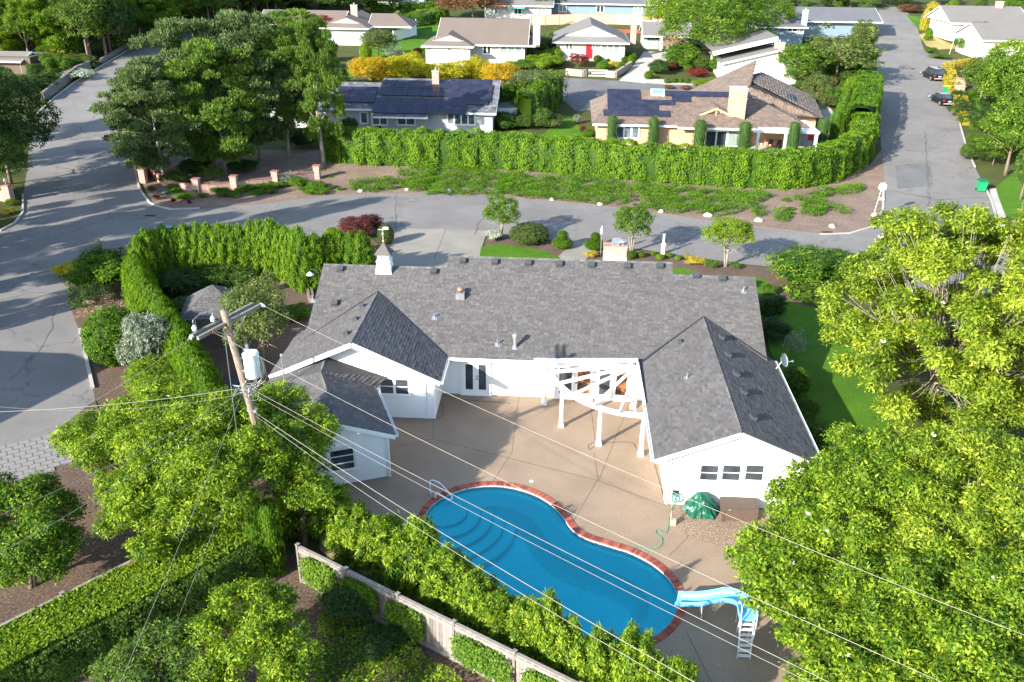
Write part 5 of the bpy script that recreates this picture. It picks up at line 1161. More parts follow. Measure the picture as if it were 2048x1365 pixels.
m = MB(); p = pp_(10.3)+Vector((-0.14, -0.1, 0)); m.tube([p, Vector((p.x-0.1, p.y, 4.6))], 0.012, 5); m.build('ground_wire', METAL, up_)
WIREM = plain('pale_wire', (0.30, 0.28, 0.24), 0.5, 0.1); WIRED = plain('dark_wire', (0.25, 0.25, 0.24), 0.6)
def wire(label, a, b, sag=0.5, r=0.012, mat=WIREM, group=None, n=22):
    r *= 0.5
    a, b = Vector(a), Vector(b); P = [a+(b-a)*(k/n)-Vector((0, 0, 4*sag*(k/n)*(1-k/n))) for k in range(n+1)]; m = MB(); m.tube(P, r, 5)
    o = m.build('power_line', mat, None, smooth=True); return tag(o, label, 'power line', group)
wire('topmost pale wire from the right end of the crossarm over the roof and pool deck', iA, at(2110, 1295, 9.3), 0.35, 0.013)
wire('pale wire from the left crossarm insulator crossing over the pool slide', iB, at(1900, 1372, 9.6), 0.3, 0.013)
wire('thick wire from the transformer band crossing the upper left of the pool', pp_(7.45)+Vector((0.2, -0.1, 0)), at(1720, 1395, 7.6), 0.15, 0.014)
wire('thin wire running just beside the thick one over the pool', pp_(7.2)+Vector((0.2, -0.1, 0)), at(1690, 1400, 7.5), 0.2, 0.011)
wire('heavy cable leaving the lower band of the pole across the blue pool', pp_(6.1)+Vector((0.18, -0.1, 0)), at(1450, 1400, 6.6), 0.25, 0.019)
wire('lowest lumpy cable from the pole across the pool toward the slide', pp_(5.9)+Vector((0.18, -0.1, 0)), at(1405, 1400, 6.4), 0.4, 0.015)
wire('wire from the left crossarm insulator to the left picture edge', iC, at(-60, 930, 9.0), 0.25, 0.012)
wire('thick pale cable from the pole band to the left over the road', pp_(7.4)+Vector((-0.15, -0.1, 0)), at(-60, 826, 7.4), 0.2, 0.022)
wire('thin wire just below the thick pale cable over the road', pp_(7.1)+Vector((-0.15, -0.1, 0)), at(-60, 808, 7.0), 0.5, 0.009)
wire('dark cable from the pole band to the lower left corner', pp_(7.2)+Vector((-0.15, -0.12, 0)), at(-60, 1055, 7.4), 0.3, 0.014, WIRED)
wire('lower dark cable sloping from the pole to the lower left', pp_(6.9)+Vector((-0.15, -0.12, 0)), at(-60, 1138, 7.0), 0.3, 0.014, WIRED)
wire('steep guy wire from the pole down across the ivy bank', pp_(7.2)+Vector((-0.1, -0.15, 0)), at(225, 1400, 3.5), 0.1, 0.012, WIRED)
wire('second steep guy wire below the pole through the bottom trees', pp_(5.2)+Vector((-0.1, -0.15, 0)), at(330, 1300, 2.8), 0.05, 0.010, WIRED)
sm = at(568, 800, 2.8)
mast_b = onplane(568, 757, (WX0, WY, 2.62), nW); mast = thing('service_mast', 'thin metal electric service mast rising through the west roof edge', 'service mast', mast_b)
m = MB(); m.tube([mast_b-Vector((0, 0, 0.4)), mast_b+Vector((0, 0, 1.25))], 0.035, 8); m.build('pipe', METAL, mast); m = MB(); m.lathe(mast_b+Vector((0, 0, 1.22)), [(0.05, 0), (0.08, 0.05), (0.06, 0.14), (0.01, 0.17)], 10); m.build('weatherhead', METAL, mast)
wire('slack grey service drop from the pole to the metal mast on the roof', pp_(7.4)+Vector((0.15, 0.1, 0)), mast_b+Vector((0, 0, 1.1)), 0.6, 0.016, WIRED)
# ================================================================ GAZEBO ROOF, SMALL SHEDS
gz = at(425, 570, 3.7); GZ = thing('gazebo', 'small garden pavilion with a pointed grey shingle roof', 'pavilion', (gz.x, gz.y, 0)); hw2 = 1.95
rot = math.radians(14); cs2 = [Vector((gz.x+hw2*1.41*math.cos(rot+math.pi*(0.25+0.5*k)), gz.y+hw2*1.41*math.sin(rot+math.pi*(0.25+0.5*k)), 2.25)) for k in range(4)]; apx = Vector((gz.x, gz.y, 3.7))
for k in range(4):
    a, b = cs2[k], cs2[(k+1) % 4]; m = MB(); m.slab([a, b, apx], 0.06); m.build('roof_deck', SHBASE, GZ); nn = (b-a).cross(apx-a).normalized(); nn = nn if nn.z > 0 else -nn; shingles(GZ, [a+nn*0.004, b+nn*0.004, apx+nn*0.004], b-a, SHG, 0.33, 0.19, 0.03, 20+k)
    m = MB(); q = a+(apx-a)*0.1; m.box((q.x, q.y, 1.15), (0.12, 0.12, 2.3)); m.build('post', WHITEM, GZ)
sd = at(470, 770, 1.6); SH = thing('garden_cabinet', 'small white cabinet with a dark lid beside the pole', 'cabinet', (sd.x, sd.y, 0)); m = MB(); m.box((sd.x, sd.y, 0.75), (1.1, 0.8, 1.5)); m.build('box_body', plain('dull_blue_white', (0.45, 0.5, 0.55), 0.6), SH); m = MB(); m.slab([(sd.x-0.65, sd.y-0.5, 1.5), (sd.x+0.65, sd.y-0.5, 1.5), (sd.x+0.65, sd.y+0.5, 1.75), (sd.x-0.65, sd.y+0.5, 1.75)], 0.06); m.build('lid', SHDK, SH)
# garden retaining wall near the gazebo
m = MB(); P = [at(x, y) for x, y in ((500, 590), (560, 575), (600, 560), (620, 575), (625, 600))]
for k in range(2):
    for a, b in zip(P[:-1], P[1:]): m.bar(a+Vector((0, -0.5*k, 0.18)), b+Vector((0, -0.5*k, 0.18)), 0.25, 0.36)
tag(m.build('garden_wall', brickmat('stone_wall', (0.30, 0.22, 0.17), (0.22, 0.17, 0.14), (0.16, 0.13, 0.1), 0.3, 0.12)), 'low stone garden wall between the cedar hedge and the west roof', 'wall')
# ================================================================ BRICK PIERS AND WALLS AT THE LEFT JUNCTION
def pier(par, p, h=1.35, s=0.62):
    m = MB(); m.box((p.x, p.y, zt(p.y)+h/2), (s, s, h)); o = m.build('pier', BRICKP, par); m = MB(); m.box((p.x, p.y, zt(p.y)+h+0.05), (s+0.12, s+0.12, 0.1)); m.build('cap', BRICKR, o)
BW = thing('brick_wall', 'curving pink brick garden wall with piers below the tall pines', 'wall', gat(395, 390))
pw_ = [gat(x, y) for x, y in ((288, 366), (300, 350), (335, 375), (395, 386), (470, 380), (552, 370), (635, 358))]
wl = smooth_path(pw_, 6); m = MB()
for a, b in zip(wl[:-1], wl[1:]): m.bar(a+Vector((0, 0, 0.4)), b+(b-a).normalized()*0.05+Vector((0, 0, 0.4)), 0.24, 0.8)
m.build('wall_run', BRICKP, BW); m = MB()
for a, b in zip(wl[:-1], wl[1:]): m.bar(a+Vector((0, 0, 0.83)), b+(b-a).normalized()*0.05+Vector((0, 0, 0.83)), 0.3, 0.07)
m.build('coping', BRICKR, BW)
for q in (pw_[0], pw_[3], pw_[4], pw_[5], pw_[6]): pier(BW, q)
LW = thing('brick_gate_pier', 'pink brick gate pier with a white lantern at the left picture edge', 'gate pier', gat(18, 405)); pier(LW, gat(20, 404), 1.6, 0.7); pq = gat(20, 404)
m = MB(); m.bar(pq+Vector((-0.3, 0, 0.5)), pq+Vector((-4, 1.5, 0.5)), 0.25, 1.0); m.build('wall_run', BRICKP, LW)
m = MB(); m.lathe(pq+Vector((0, 0, 1.7)), [(0.04, 0), (0.05, 0.15), (0.14, 0.2), (0.17, 0.4), (0.12, 0.52), (0.02, 0.58)], 10); m.build('lantern', WHITEM, LW)
RWm = brickmat('dark_stone_wall', (0.22, 0.19, 0.17), (0.13, 0.115, 0.105), (0.06, 0.055, 0.05), 0.5, 0.22)
m = MB(); P = [gat(x, y) for x, y in ((92, 205), (125, 178), (160, 150), (185, 140))]
for a, b in zip(P[:-1], P[1:]): m.bar(a+Vector((-0.5, 0.3, 0.6)), b+Vector((-0.5, 0.3, 0.6)), 0.4, 1.3)
tag(m.build('retaining_wall', RWm), 'dark stone retaining wall along the kerb of the upper left road', 'wall')
m = MB(); P = [gat(x, y) for x, y in ((205, 128), (250, 100), (330, 70))]
for a, b in zip(P[:-1], P[1:]): m.bar(a+Vector((-0.4, 0.5, 0.35)), b+Vector((-0.4, 0.5, 0.35)), 0.4, 0.8)
tag(m.build('retaining_wall', RWm), 'low stone wall below the forest at the top of the left road', 'wall')
q = gat(188, 132); m = MB(); m.tube([q, q+Vector((0, 0, 1.0))], 0.05, 6); m.box(q+Vector((0, 0, 1.15)), (0.45, 0.5, 0.35)); m.lathe(q+Vector((0, 0, 1.32)), [(0.24, 0), (0.2, 0.1), (0.02, 0.16)], 8); tag(m.build('mailbox', WHITEM), 'white roadside mailbox by the yellow flowers at the upper left', 'mailbox')
# ================================================================ BOULDERS ALONG THE ROAD
g = random.Random(12); BOULD = plain('pale_boulder', (0.46, 0.44, 0.41), 0.9, var=0.2, nscale=3, bumps=0.4)
for i, (x, y, w_, wh) in enumerate([(721, 384, 10, 'leftmost pale boulder below the arborvitae hedge'), (814, 381, 10, 'second pale boulder from the left along the curved road'), (898, 384, 12, 'pale boulder at the left end of the green ground cover'), (995, 386, 11, 'pale boulder straight above the small front tree crown'), (1104, 400, 10, 'pale boulder on the kerb in front of the large ground cover mat'), (1200, 410, 11, 'pale boulder at the right end of the large ground cover mat'), (1322, 425, 12, 'pale boulder between the second tree and the flat green mat'), (1416, 433, 15, 'largest white boulder on the road edge above the third tree'), (1517, 443, 15, 'white boulder on the bare bank right of the third tree'), (1664, 455, 13, 'grey boulder beside the storm drain'), (1749, 432, 14, 'grey boulder at the foot of the stop sign'), (1763, 400, 12, 'small grey boulder behind the stop sign')]):
    p = gat(x, y); s_ = w_/pj(p)[2]/2; me = MB(); me.lathe((0, 0, 0), [(0.5, -0.3), (0.95, 0.0), (1.0, 0.35), (0.7, 0.8), (0.25, 1.0)], 9); me.v = [tuple(c*g.uniform(0.82, 1.15) for c in v) for v in me.v]
    o = me.build('boulder', BOULD); o.location = p; o.scale = (s_*1.25, s_, s_*0.9); o.rotation_euler = (0, 0, g.uniform(0, 6)); tag(o, wh, 'boulder', 'pale boulders along the road edge')
# ================================================================ STREET THINGS
def stopsign():
    b = gat(1745, 437); tp_ = Vector((b.x+0.05, b.y, 2.85)); T = thing('stop_sign', 'octagonal sign seen from its pale back on a leaning pole at the road corner', 'road sign', b)
    tp_ = b+Vector((0.45, 0.3, 2.9)); m = MB(); m.tube([b, Vector((tp_.x, tp_.y, 3.05)) if False else tp_+Vector((0, 0, 0.2))], 0.035, 6); m.build('pole', METAL, T)
    m = MB(); V = []; nn = Vector((0.05, -1, 0.05)).normalized(); s1 = Vector((1, 0.05, 0)).normalized(); s2 = s1.cross(nn)
    for off in (0, 0.012):
        for k in range(8): a = math.pi/8+k*math.pi/4; V.append(tp_+nn*(0.05+off)+s1*(0.40*math.cos(a))+s2*(0.40*math.sin(a)))
    m.add(V, [tuple(range(8)), tuple(range(15, 7, -1))]+[(i, (i+1) % 8, (i+1) % 8+8, i+8) for i in range(8)]); m.build('sign_plate', plain('bare_aluminium', (0.62, 0.61, 0.58), 0.5, 0.2), T)
stopsign()
b = gat(1898, 110); T = thing('street_sign', 'blue green street name sign on a slanting pole beside the right road', 'street sign', b); m = MB(); tp_ = at(1904, 84, zt(b.y)+2.9); tp_ = Vector((b.x+0.35, b.y, b.z+2.7)); m.tube([b, tp_], 0.04, 6); m.build('pole', METAL, T); m = MB(); m.box(tp_+Vector((0, 0, 0.1)), (0.95, 0.04, 0.24)); m.build('sign_plate', plain('blue_green_sign', (0.10, 0.42, 0.50), 0.4), T)
# white post lamp and spire ornament in the front bed
b = gat(1325, 508); T = thing('white_post', 'tall white wooden sign post in the front planting bed', 'post', b); hh = hat(b, 470); m = MB(); m.box(b+Vector((0, 0, 0.3)), (0.26, 0.26, 0.6)); m.box(b+Vector((0, 0, hh/2)), (0.14, 0.14, hh)); m.box(b+Vector((0, 0, hh+0.02)), (0.2, 0.2, 0.05)); m.build('post', WHITEM, T); m = MB(); m.box(b+Vector((0, -0.05, hh*0.5)), (0.36, 0.12, 0.18)); m.build('mail_holder', WHITEM, T)
b = gat(1201, 512); T = thing('garden_lamp', 'slim grey lamp post with a pointed head beside the round topiary', 'lamp post', b); hh = hat(b, 470); m = MB(); m.tube([b, b+Vector((0, 0, hh))], 0.03, 6); m.build('pole', METAL, T); m = MB(); m.lathe(b+Vector((0, 0, hh)), [(0.05, 0), (0.13, 0.1), (0.1, 0.3), (0.16, 0.32), (0.02, 0.75)], 8); m.build('lantern', plain('silver_grey', (0.4, 0.42, 0.44), 0.4), T)
# wheelie bins
BING = plain('green_bin_plastic', (0.01, 0.25, 0.10), 0.4, var=0.1); BINY = plain('yellow_green_lid', (0.55, 0.62, 0.04), 0.5); BINB = plain('dark_green_bin', (0.01, 0.13, 0.07), 0.45)
def bin_(x, y, lid, body, label, rz=0.0, wpx=None, h=1.25):
    b = gat(x, y); T = thing('wheelie_bin', label, 'wheelie bin', b, None); s = 0.42
    m = MB(); m.add([b+Vector(v) for v in ((-s*0.75, -s*0.75, 0.08), (s*0.75, -s*0.75, 0.08), (s*0.75, s*0.75, 0.08), (-s*0.75, s*0.75, 0.08), (-s, -s, h-0.15), (s, -s, h-0.15), (s, s, h-0.15), (-s, s, h-0.15))], [(0, 3, 2, 1), (4, 5, 6, 7), (0, 1, 5, 4), (1, 2, 6, 5), (2, 3, 7, 6), (3, 0, 4, 7)]); m.build('bin_body', body, T)
    m = MB(); m.box(b+Vector((0, -0.02, h-0.12)), (2*s+0.08, 2*s+0.1, 0.06)); m.box(b+Vector((0, 0.02, h-0.06)), (2*s-0.1, 2*s-0.1, 0.07)); m.build('lid', lid, T)
    for sx in (-1, 1): m = MB(); m.tube([b+Vector((sx*0.3, s*0.75, 0.13)), b+Vector((sx*0.38, s*0.75, 0.13))], 0.13, 10); m.build('wheel', DMETAL, T)
bin_(1892, 189, BINY, BING, 'green wheelie bin with a yellow green lid between the two parked cars')
bin_(1961, 383, BINB, BING, 'plain green wheelie bin at the right kerb by the lawn')
# ================================================================ CARS
def car(label, base, rz, paint, L=4.7, W_=1.85, Ht=1.65, suv=True, lights=True, name='parked_car'):
    T = thing(name, label, 'car', base, None, rz=rz); ORG[T.name] = Vector((0, 0, 0)); P = plain(name+'_paint_'+label[:4], paint, 0.18, 0.3, var=0.03); r = 0.36
    hood = 0.95 if suv else 0.86; tail = 1.0 if suv else 0.98
    sec = [(-L/2, 0.45, 0.80*tail, 0.80), (-L/2+0.08, 0.30, tail, 0.93), (-L/2+0.9, 0.24, 1.02, 1.0), (-0.6, 0.24, 1.0, 1.0), (0.7, 0.24, 0.98, 1.0), (L/2-1.0, 0.24, hood, 0.99), (L/2-0.25, 0.28, hood*0.86, 0.93), (L/2, 0.42, hood*0.66, 0.80)]
    m = MB(); V = []
    for x, z0, z1, w in sec:
        hw_ = W_/2*w; V += [Vector((-hw_*0.94, x, z0)), Vector((-hw_, x, z0+0.18)), Vector((-hw_, x, z1-0.14)), Vector((-hw_*0.9, x, z1)), Vector((hw_*0.9, x, z1)), Vector((hw_, x, z1-0.14)), Vector((hw_, x, z0+0.18)), Vector((hw_*0.94, x, z0))]
    n = 8; m.add(V, [(i*n+k, i*n+(k+1) % n, (i+1)*n+(k+1) % n, (i+1)*n+k) for i in range(len(sec)-1) for k in range(n)]+[tuple(range(n)), tuple(reversed(range((len(sec)-1)*n, len(sec)*n)))]); m.build('body', P, T)
    m = MB(); wt = W_/2*0.74; wb = W_/2*0.9; xr = -L/2+(0.12 if suv else 0.65); xt = -L/2+(0.42 if suv else 1.25); xf = L/2-1.9+(0.1 if suv else 0); xb = L/2-1.15; z1 = 0.98; z2 = Ht-0.05
    V = [(-wb, xr, z1), (wb, xr, z1), (wb, xb, z1-0.04), (-wb, xb, z1-0.04), (-wt, xt, z2), (wt, xt, z2), (wt, xf, z2), (-wt, xf, z2)]
    m.add([Vector(v) for v in V], [(0, 3, 2, 1), (4, 5, 6, 7), (0, 1, 5, 4), (1, 2, 6, 5), (2, 3, 7, 6), (3, 0, 4, 7)]); m.build('window_glass', GLASS, T)
    m = MB(); m.box((0, (xt+xf)/2, Ht-0.03), (2*wt+0.04, xf-xt+0.1, 0.06)); 
    for sx in (-1, 1):
        m.bar((sx*wb, xr, z1), (sx*wt, xt, z2), 0.08, 0.06); m.bar((sx*wb, xb, z1-0.04), (sx*wt, xf, z2), 0.07, 0.05); m.bar((sx*wb*0.99, -0.1, z1), (sx*wt*1.01, -0.1, z2), 0.09, 0.04)
    if suv:
        for sx in (-1, 1): m.bar((sx*wt, xt, Ht+0.03), (sx*wt, xf, Ht+0.03), 0.05, 0.05)
    m.build('roof', P, T)
    for y in (-L/2+0.85, L/2-0.9):
        for sx in (-1, 1):
            m = MB(); m.tube([Vector((sx*(W_/2-0.2), y, r)), Vector((sx*(W_/2+0.01), y, r))], r, 16); w = m.build('wheel', plain('tyre_rubber', (0.02, 0.02, 0.02), 0.8), T)
            m = MB(); m.tube([Vector((sx*(W_/2+0.012), y, r)), Vector((sx*(W_/2+0.03), y, r))], r*0.6, 12); m.build('rim', METAL, w)
    for sx in (-1, 1):
        m = MB(); m.box((sx*(W_/2-0.2), -L/2+0.03, 0.84), (0.34, 0.1, 0.16)); m.build('tail_light', plain('red_lens', (0.45, 0.01, 0.01), 0.2), T)
        m = MB(); m.box((sx*(W_/2-0.25), L/2-0.1, 0.66), (0.36, 0.16, 0.14)); m.build('headlight', plain('clear_lens', (0.6, 0.62, 0.65), 0.1), T)
        m = MB(); m.box((sx*(W_/2+0.1), L/2-1.55, 1.02), (0.2, 0.12, 0.15)); m.build('mirror', P, T)
    m = MB(); m.box((0, -L/2-0.01, 0.72), (0.42, 0.03, 0.14)); m.build('plate', WHITEM, T)
    m = MB(); m.box((0, -L/2+0.02, 0.42), (W_*0.82, 0.1, 0.16)); m.build('bumper', plain('grey_bumper', (0.25, 0.25, 0.26), 0.5), T)
    return T
car('black estate car parked nearest the top beside the golden hedge', gat(1872, 162)+Vector((0, 1.6, 0)), math.radians(3), (0.012, 0.013, 0.015), 4.8, 1.95, 1.75, True)
car('dark blue saloon car parked below the green bin by the golden hedge', gat(1892, 213)+Vector((0, 1.8, 0)), math.radians(3), (0.006, 0.007, 0.014), 4.7, 1.85, 1.48, False)
car('blue car parked behind the cedar hedge at the left junction', gat(330, 498)+Vector((0, 0.2, 0)), math.radians(88), (0.10, 0.28, 0.55), 4.4, 1.8, 1.6, True)
# ================================================================ NEIGHBOUR HOUSES
WALLW = plain('cream_wall', (0.50, 0.48, 0.44), 0.8, var=0.05); WALLG = plain('pale_grey_wall', (0.44, 0.46, 0.46), 0.8, var=0.05); TANW = plain('peach_stucco', (0.55, 0.33, 0.20), 0.9, var=0.06); WALLDB = plain('slate_blue_wall', (0.16, 0.23, 0.28), 0.8, var=0.08)
PANELM, _t, _b = newmat('solar_cell'); _mp = coords(_t); _br = _t.nodes.new('ShaderNodeTexNoise'); _br.inputs['Scale'].default_value = 1.0; _t.links.new(_mp.outputs[0], _br.inputs['Vector']); _r = ramp(_t, [(0.3, (0.012, 0.014, 0.03)), (0.7, (0.03, 0.03, 0.055))]); _t.links.new(_br.outputs[0], _r.inputs[0]); _t.links.new(_r.outputs[0], _b.inputs['Base Color']); _b.inputs['Roughness'].default_value = 0.25
def plane_z(P0, n): 
    P0, n = Vector(P0), Vector(n); return lambda x, y: P0.z-((x-P0.x)*n.x+(y-P0.y)*n.y)/n.z
class BH:
    def __init__(s, name, label, x, y, mat_roof, wallm, zg=None, pitch=0.4, fine=None):
        s.o = gat(x, y); s.zg = zt(s.o.y) if zg is None else zg; s.T = thing(name, label, 'house', (s.o.x, s.o.y, s.zg)); s.rm = mat_roof; s.wm = wallm; s.p = pitch; s.fine = fine
    def at(s, x, y, z): return at(x, y, s.zg+z)
    def slope(s, poly, ed, seed=1):
        P = [Vector(p) for p in poly]
        if s.fine:
            roofplane(s.T, P, ed, s.rm, SHBASE, 0.14, s.fine[0], s.fine[1], seed, s.fine[2])
        else:
            m = MB(); m.slab(P, 0.16); m.build('roof_slope', s.rm, s.T, attr=True)
    def fascia(s, a, b, mat=None, h=0.22): m = MB(); d = Vector((0, -0.03, -0.12)); m.bar(Vector(a)+d, Vector(b)+d, 0.05, h); m.build('fascia', mat or WHITEM, s.T)
    def walls(s, x0, x1, y0, y1, h=2.5, mat=None): m = MB(); m.box(((x0+x1)/2, (y0+y1)/2, s.zg+h/2-0.3), (x1-x0, y1-y0, h+0.6)); m.build('wall', mat or s.wm, s.T)
    def gable_x(s, x0, x1, y0, run, ze=2.6, hipl=0, hipr=0, back=True, seed=1):
        z0 = s.zg+ze; zr = z0+run*s.p; yr = y0+run; yb = y0+2*run
        s.slope([(x0, y0, z0), (x1, y0, z0), (x1-hipr, yr, zr), (x0+hipl, yr, zr)], (1, 0, 0), seed)
        s.slope([(x0+hipl, yr, zr), (x1-hipr, yr, zr), (x1, yb, z0), (x0, yb, z0)], (1, 0, 0), seed+1)
        for x, hp, sg in ((x0, hipl, -1), (x1, hipr, 1)):
            xr = x-sg*hp
            if hp: s.slope([(x, y0, z0), (x, yb, z0), (xr, yr, zr)] if sg > 0 else [(x, yb, z0), (x, y0, z0), (xr, yr, zr)], (0, 1, 0), seed+2)
            else:
                m = MB(); xx = x-sg*0.35; m.prism([(xx-0.05, y0+0.4), (xx+0.05, y0+0.4), (xx+0.05, y0+0.41), (xx-0.05, y0+0.41)], z0-0.1, z0); V = [(xx, y0+0.5, z0-0.12), (xx, yb-0.5, z0-0.12), (xx, yr, zr-0.2)]; m.add(V+[(v[0]-sg*0.1, v[1], v[2]) for v in V], [(0, 1, 2), (5, 4, 3), (0, 2, 5, 3), (1, 4, 5, 2)]); m.build('gable_wall', WHITE, s.T)
                s.fascia((x, y0, z0), (x, yr, zr)); s.fascia((x, yb, z0), (x, yr, zr))
        s.fascia((x0, y0, z0), (x1, y0, z0)); return z0, zr, yr, yb
    def dutch(s, x0, x1, y0, depth, ze=2.6, k=0.4, seed=1, gmat=None, pitch=None):
        p = pitch or s.p; hw = (x1-x0)/2; xm = (x0+x1)/2; z0 = s.zg+ze; zr = z0+hw*p; zk = z0+(zr-z0)*k; dk = (zk-z0)/p; yk = y0+dk; yb = y0+depth
        s.slope([(x0, y0, z0), (x1, y0, z0), (x1-dk, yk, zk), (x0+dk, yk, zk)], (1, 0, 0), seed)
        s.slope([(x1, y0, z0), (x1, yb, z0), (xm, yb, zr), (xm, yk-0.35, zr), (x1-dk, yk-0.02, zk)], (0, 1, 0), seed+1)
        s.slope([(x0, yb, z0), (x0, y0, z0), (x0+dk, yk-0.02, zk), (xm, yk-0.35, zr), (xm, yb, zr)], (0, 1, 0), seed+2)
        m = MB(); V = [(x0+dk+0.1, yk-0.05, zk-0.02), (x1-dk-0.1, yk-0.05, zk-0.02), (xm, yk-0.05, zr-0.12)]; m.add(V+[(v[0], v[1]+0.15, v[2]) for v in V], [(0, 1, 2), (5, 4, 3), (0, 3, 4, 1), (1, 4, 5, 2), (2, 5, 3, 0)]); m.build('gable_wall', gmat or WHITE, s.T)
        s.fascia((x0, y0, z0), (x1, y0, z0)); m = MB(); d = Vector((0.03, 0, -0.12)); m.bar(Vector((x1, y0, z0))+d, Vector((x1, yb, z0))+d, 0.05, 0.22); m.build('fascia', WHITEM, s.T); return xm, zr, yk, yb
    def fit(s, x, y, y0, z0):
        """depth of a slope of this pitch whose ridge is seen at (x,y)"""
        d = ray(x, y); t = (z0-s.p*y0-CAMH)/(d.z-s.p*d.y); return t*d.y-y0
    def chimney(s, x, y, Y, top, w, mat, cap=True, dy=0.6):
        """brick stack with its foot seen at (x,y) standing at depth Y"""
        p = aty(x, y, Y); q = aty(x, top, Y); m = MB(); m.box((p.x, Y, (p.z-0.8+q.z)/2), (w, dy, q.z-p.z+0.8)); o = m.build('chimney', mat, s.T)
        m = MB(); m.box((p.x, Y, q.z+0.04), (w+0.12, dy+0.12, 0.1)); m.build('chimney_cap', CONC, o)
        if cap: m = MB(); m.lathe((p.x, Y, q.z+0.08), [(0.12, 0), (0.1, 0.3), (0.14, 0.32), (0.02, 0.42)], 8); m.build('flue_pot', METAL, o)
    def win(s, x0, x1, y0, y1, Y, cols=2, gl=None, rows=1, name='window', fr=None):
        a = aty(x0, y1, Y); b = aty(x1, y1, Y); c = aty((x0+x1)/2, y0, Y); h = max(0.5, c.z-a.z); window(s.T, ((a.x+b.x)/2, Y, a.z), Xp, S_, b.x-a.x, h, cols, rows, gl or GLASSB, fr or WHITEM, 0.09, 0.1, 0.08, name)
# --- dark solar house behind the hedge
D = BH('solar_house', 'grey roofed house with dark solar panels just behind the long hedge', 860, 262, SHDK, WALLG, pitch=0.42, fine=(0.5, 0.35, 0.03))
a = D.at(732, 224, 2.6); b = D.at(985, 224, 2.6); c = D.at(834, 231, 2.5); rd = D.at(860, 158, 2.6+2.9); 
y0 = (a.y+b.y)/2; run = 7.6; xa, xb, xm = a.x, b.x, D.at(836, 253, 2.6).x
D.p = 0.40
run = D.fit(860, 158, y0, D.zg+2.6); 
z0, zr, yr, yb = D.gable_x(xa+0.9, xb+0.5, y0, run)
D.slope([(xa+0.9, y0-1.1, z0-0.44), (xm, y0-1.1, z0-0.44), (xm, y0+0.02, z0+0.02), (xa+0.9, y0+0.02, z0+0.02)], (1, 0, 0), 3); D.fascia((xa+0.9, y0-1.1, z0-0.44), (xm, y0-1.1, z0-0.44))
D.walls(xa+1.4, xb, y0+0.7, yb-0.7)
wy = y0+0.68
D.win(895, 950, 221, 249, wy, 4); D.win(795, 830, 228, 250, wy, 2); D.win(745, 775, 228, 250, wy, 2)
D.chimney(872, 178, yr-1.2, 143, 0.85, BRICKP)
def panels(par, O, u, v, cols, rows, w, h, skip=(), mat=PANELM, lift=0.14, gap=0.02, name='solar_panel', src=None):
    O, u, v = Vector(O), Vector(u).normalized(), Vector(v).normalized(); n = u.cross(v).normalized(); n = n if n.z > 0 else -n; first = None
    for i in range(cols):
        for j in range(rows):
            if (i, j) in skip: continue
            c = O+u*((i+0.5)*(w+gap))+v*((j+0.5)*(h+gap))+n*lift
            m = MB(); m.box(c, (w, h, 0.05), ax=(u, v, n)); f = m.build(name, DMETAL if mat is PANELM else mat, par)
            m = MB(); m.box(c+n*0.027, (w-0.05, h-0.05, 0.006), ax=(u, v, n)); m.build('cell_sheet', mat, f)
vs = Vector((0, 1, D.p)).normalized(); sx = (xb-xa)/253.0
def dO(x, row): return Vector((xa+(x-732)*sx, y0, z0))+vs*row
panels(D.T, dO(745, 3.2), Xp, vs, 5, 2, 1.75, 1.75); panels(D.T, dO(742, -0.7), Xp, vs, 7, 2, 1.6, 1.7)
panels(D.T, dO(889, 1.5), Xp, vs, 4, 3, 1.25, 1.9, lift=0.15); panels(D.T, dO(889+62, 2.2), Xp, vs, 1, 2, 1.7, 1.85, lift=0.16)
# west part behind the pines
x1_ = xa+0.7; x0_ = xa-13.0; D.gable_x(x0_, x1_, y0+1.0, 5.6, seed=7); D.walls(x0_+0.5, x1_, y0+1.7, y0+9); D.p = 0.4
panels(D.T, Vector((xa-4.5, y0+1.0, z0))+vs*1.2, Xp, vs, 3, 2, 1.6, 1.75)
D.win(722, 736, 225, 247, y0+1.68, 1)
# shed east of it
q = gat(1018, 250); SD = thing('garden_shed', 'small grey flat roofed shed right of the solar house', 'shed', q); m = MB(); m.box(q+Vector((0, 1.5, 1.05)), (3.0, 2.8, 2.1)); m.build('wall', WALLG, SD)
for k in range(6): m = MB(); m.box(q+Vector((0, 0.25+k*0.5, 2.15+0.02*(k % 2))), (3.4, 0.48, 0.07)); m.build('roof_plank', SHGR, SD)
m = MB(); m.box(q+Vector((-1.0, 0.05, 0.9)), (0.8, 0.06, 1.7)); m.build('door', plain('blue_white_door', (0.5, 0.6, 0.68), 0.5), SD)
# --- peach stucco house
Tn = BH('stucco_house', 'peach stucco house with a brown tile roof and solar panels', 1350, 285, TILE, TANW, pitch=0.36, fine=(0.42, 0.42, 0.07))
a = Tn.at(1185, 248, 2.6); b = Tn.at(1352, 251, 2.6); y0 = (a.y+b.y)/2; run = 8.2
lc = Tn.at(1145, 204, 2.6); rx_ = aty(1470, 240, y0).x; xe = Tn.at(1600, 240, 2.6).x
run = Tn.fit(1350, 183, y0, Tn.zg+2.6); 
z0, zr, yr, yb = Tn.gable_x(a.x, xe, y0, run, hipl=3.2, hipr=6.5)
ridgecap(Tn.T, (a.x+3.2, yr, zr), (xe-6.5, yr, zr), TILE, 0.35, 0.45); ridgecap(Tn.T, (xe-6.5, yr, zr), (xe, y0, z0), TILE, 0.35, 0.45)
for k in range(10): ventbox(Vector((a.x+4.5+k*1.75, yr-0.45, zr-0.16)), Vector((0, -0.36, 1)).normalized(), (0, -1, 0), 0.4).parent = Tn.T
for o in list(H.children):
    pass
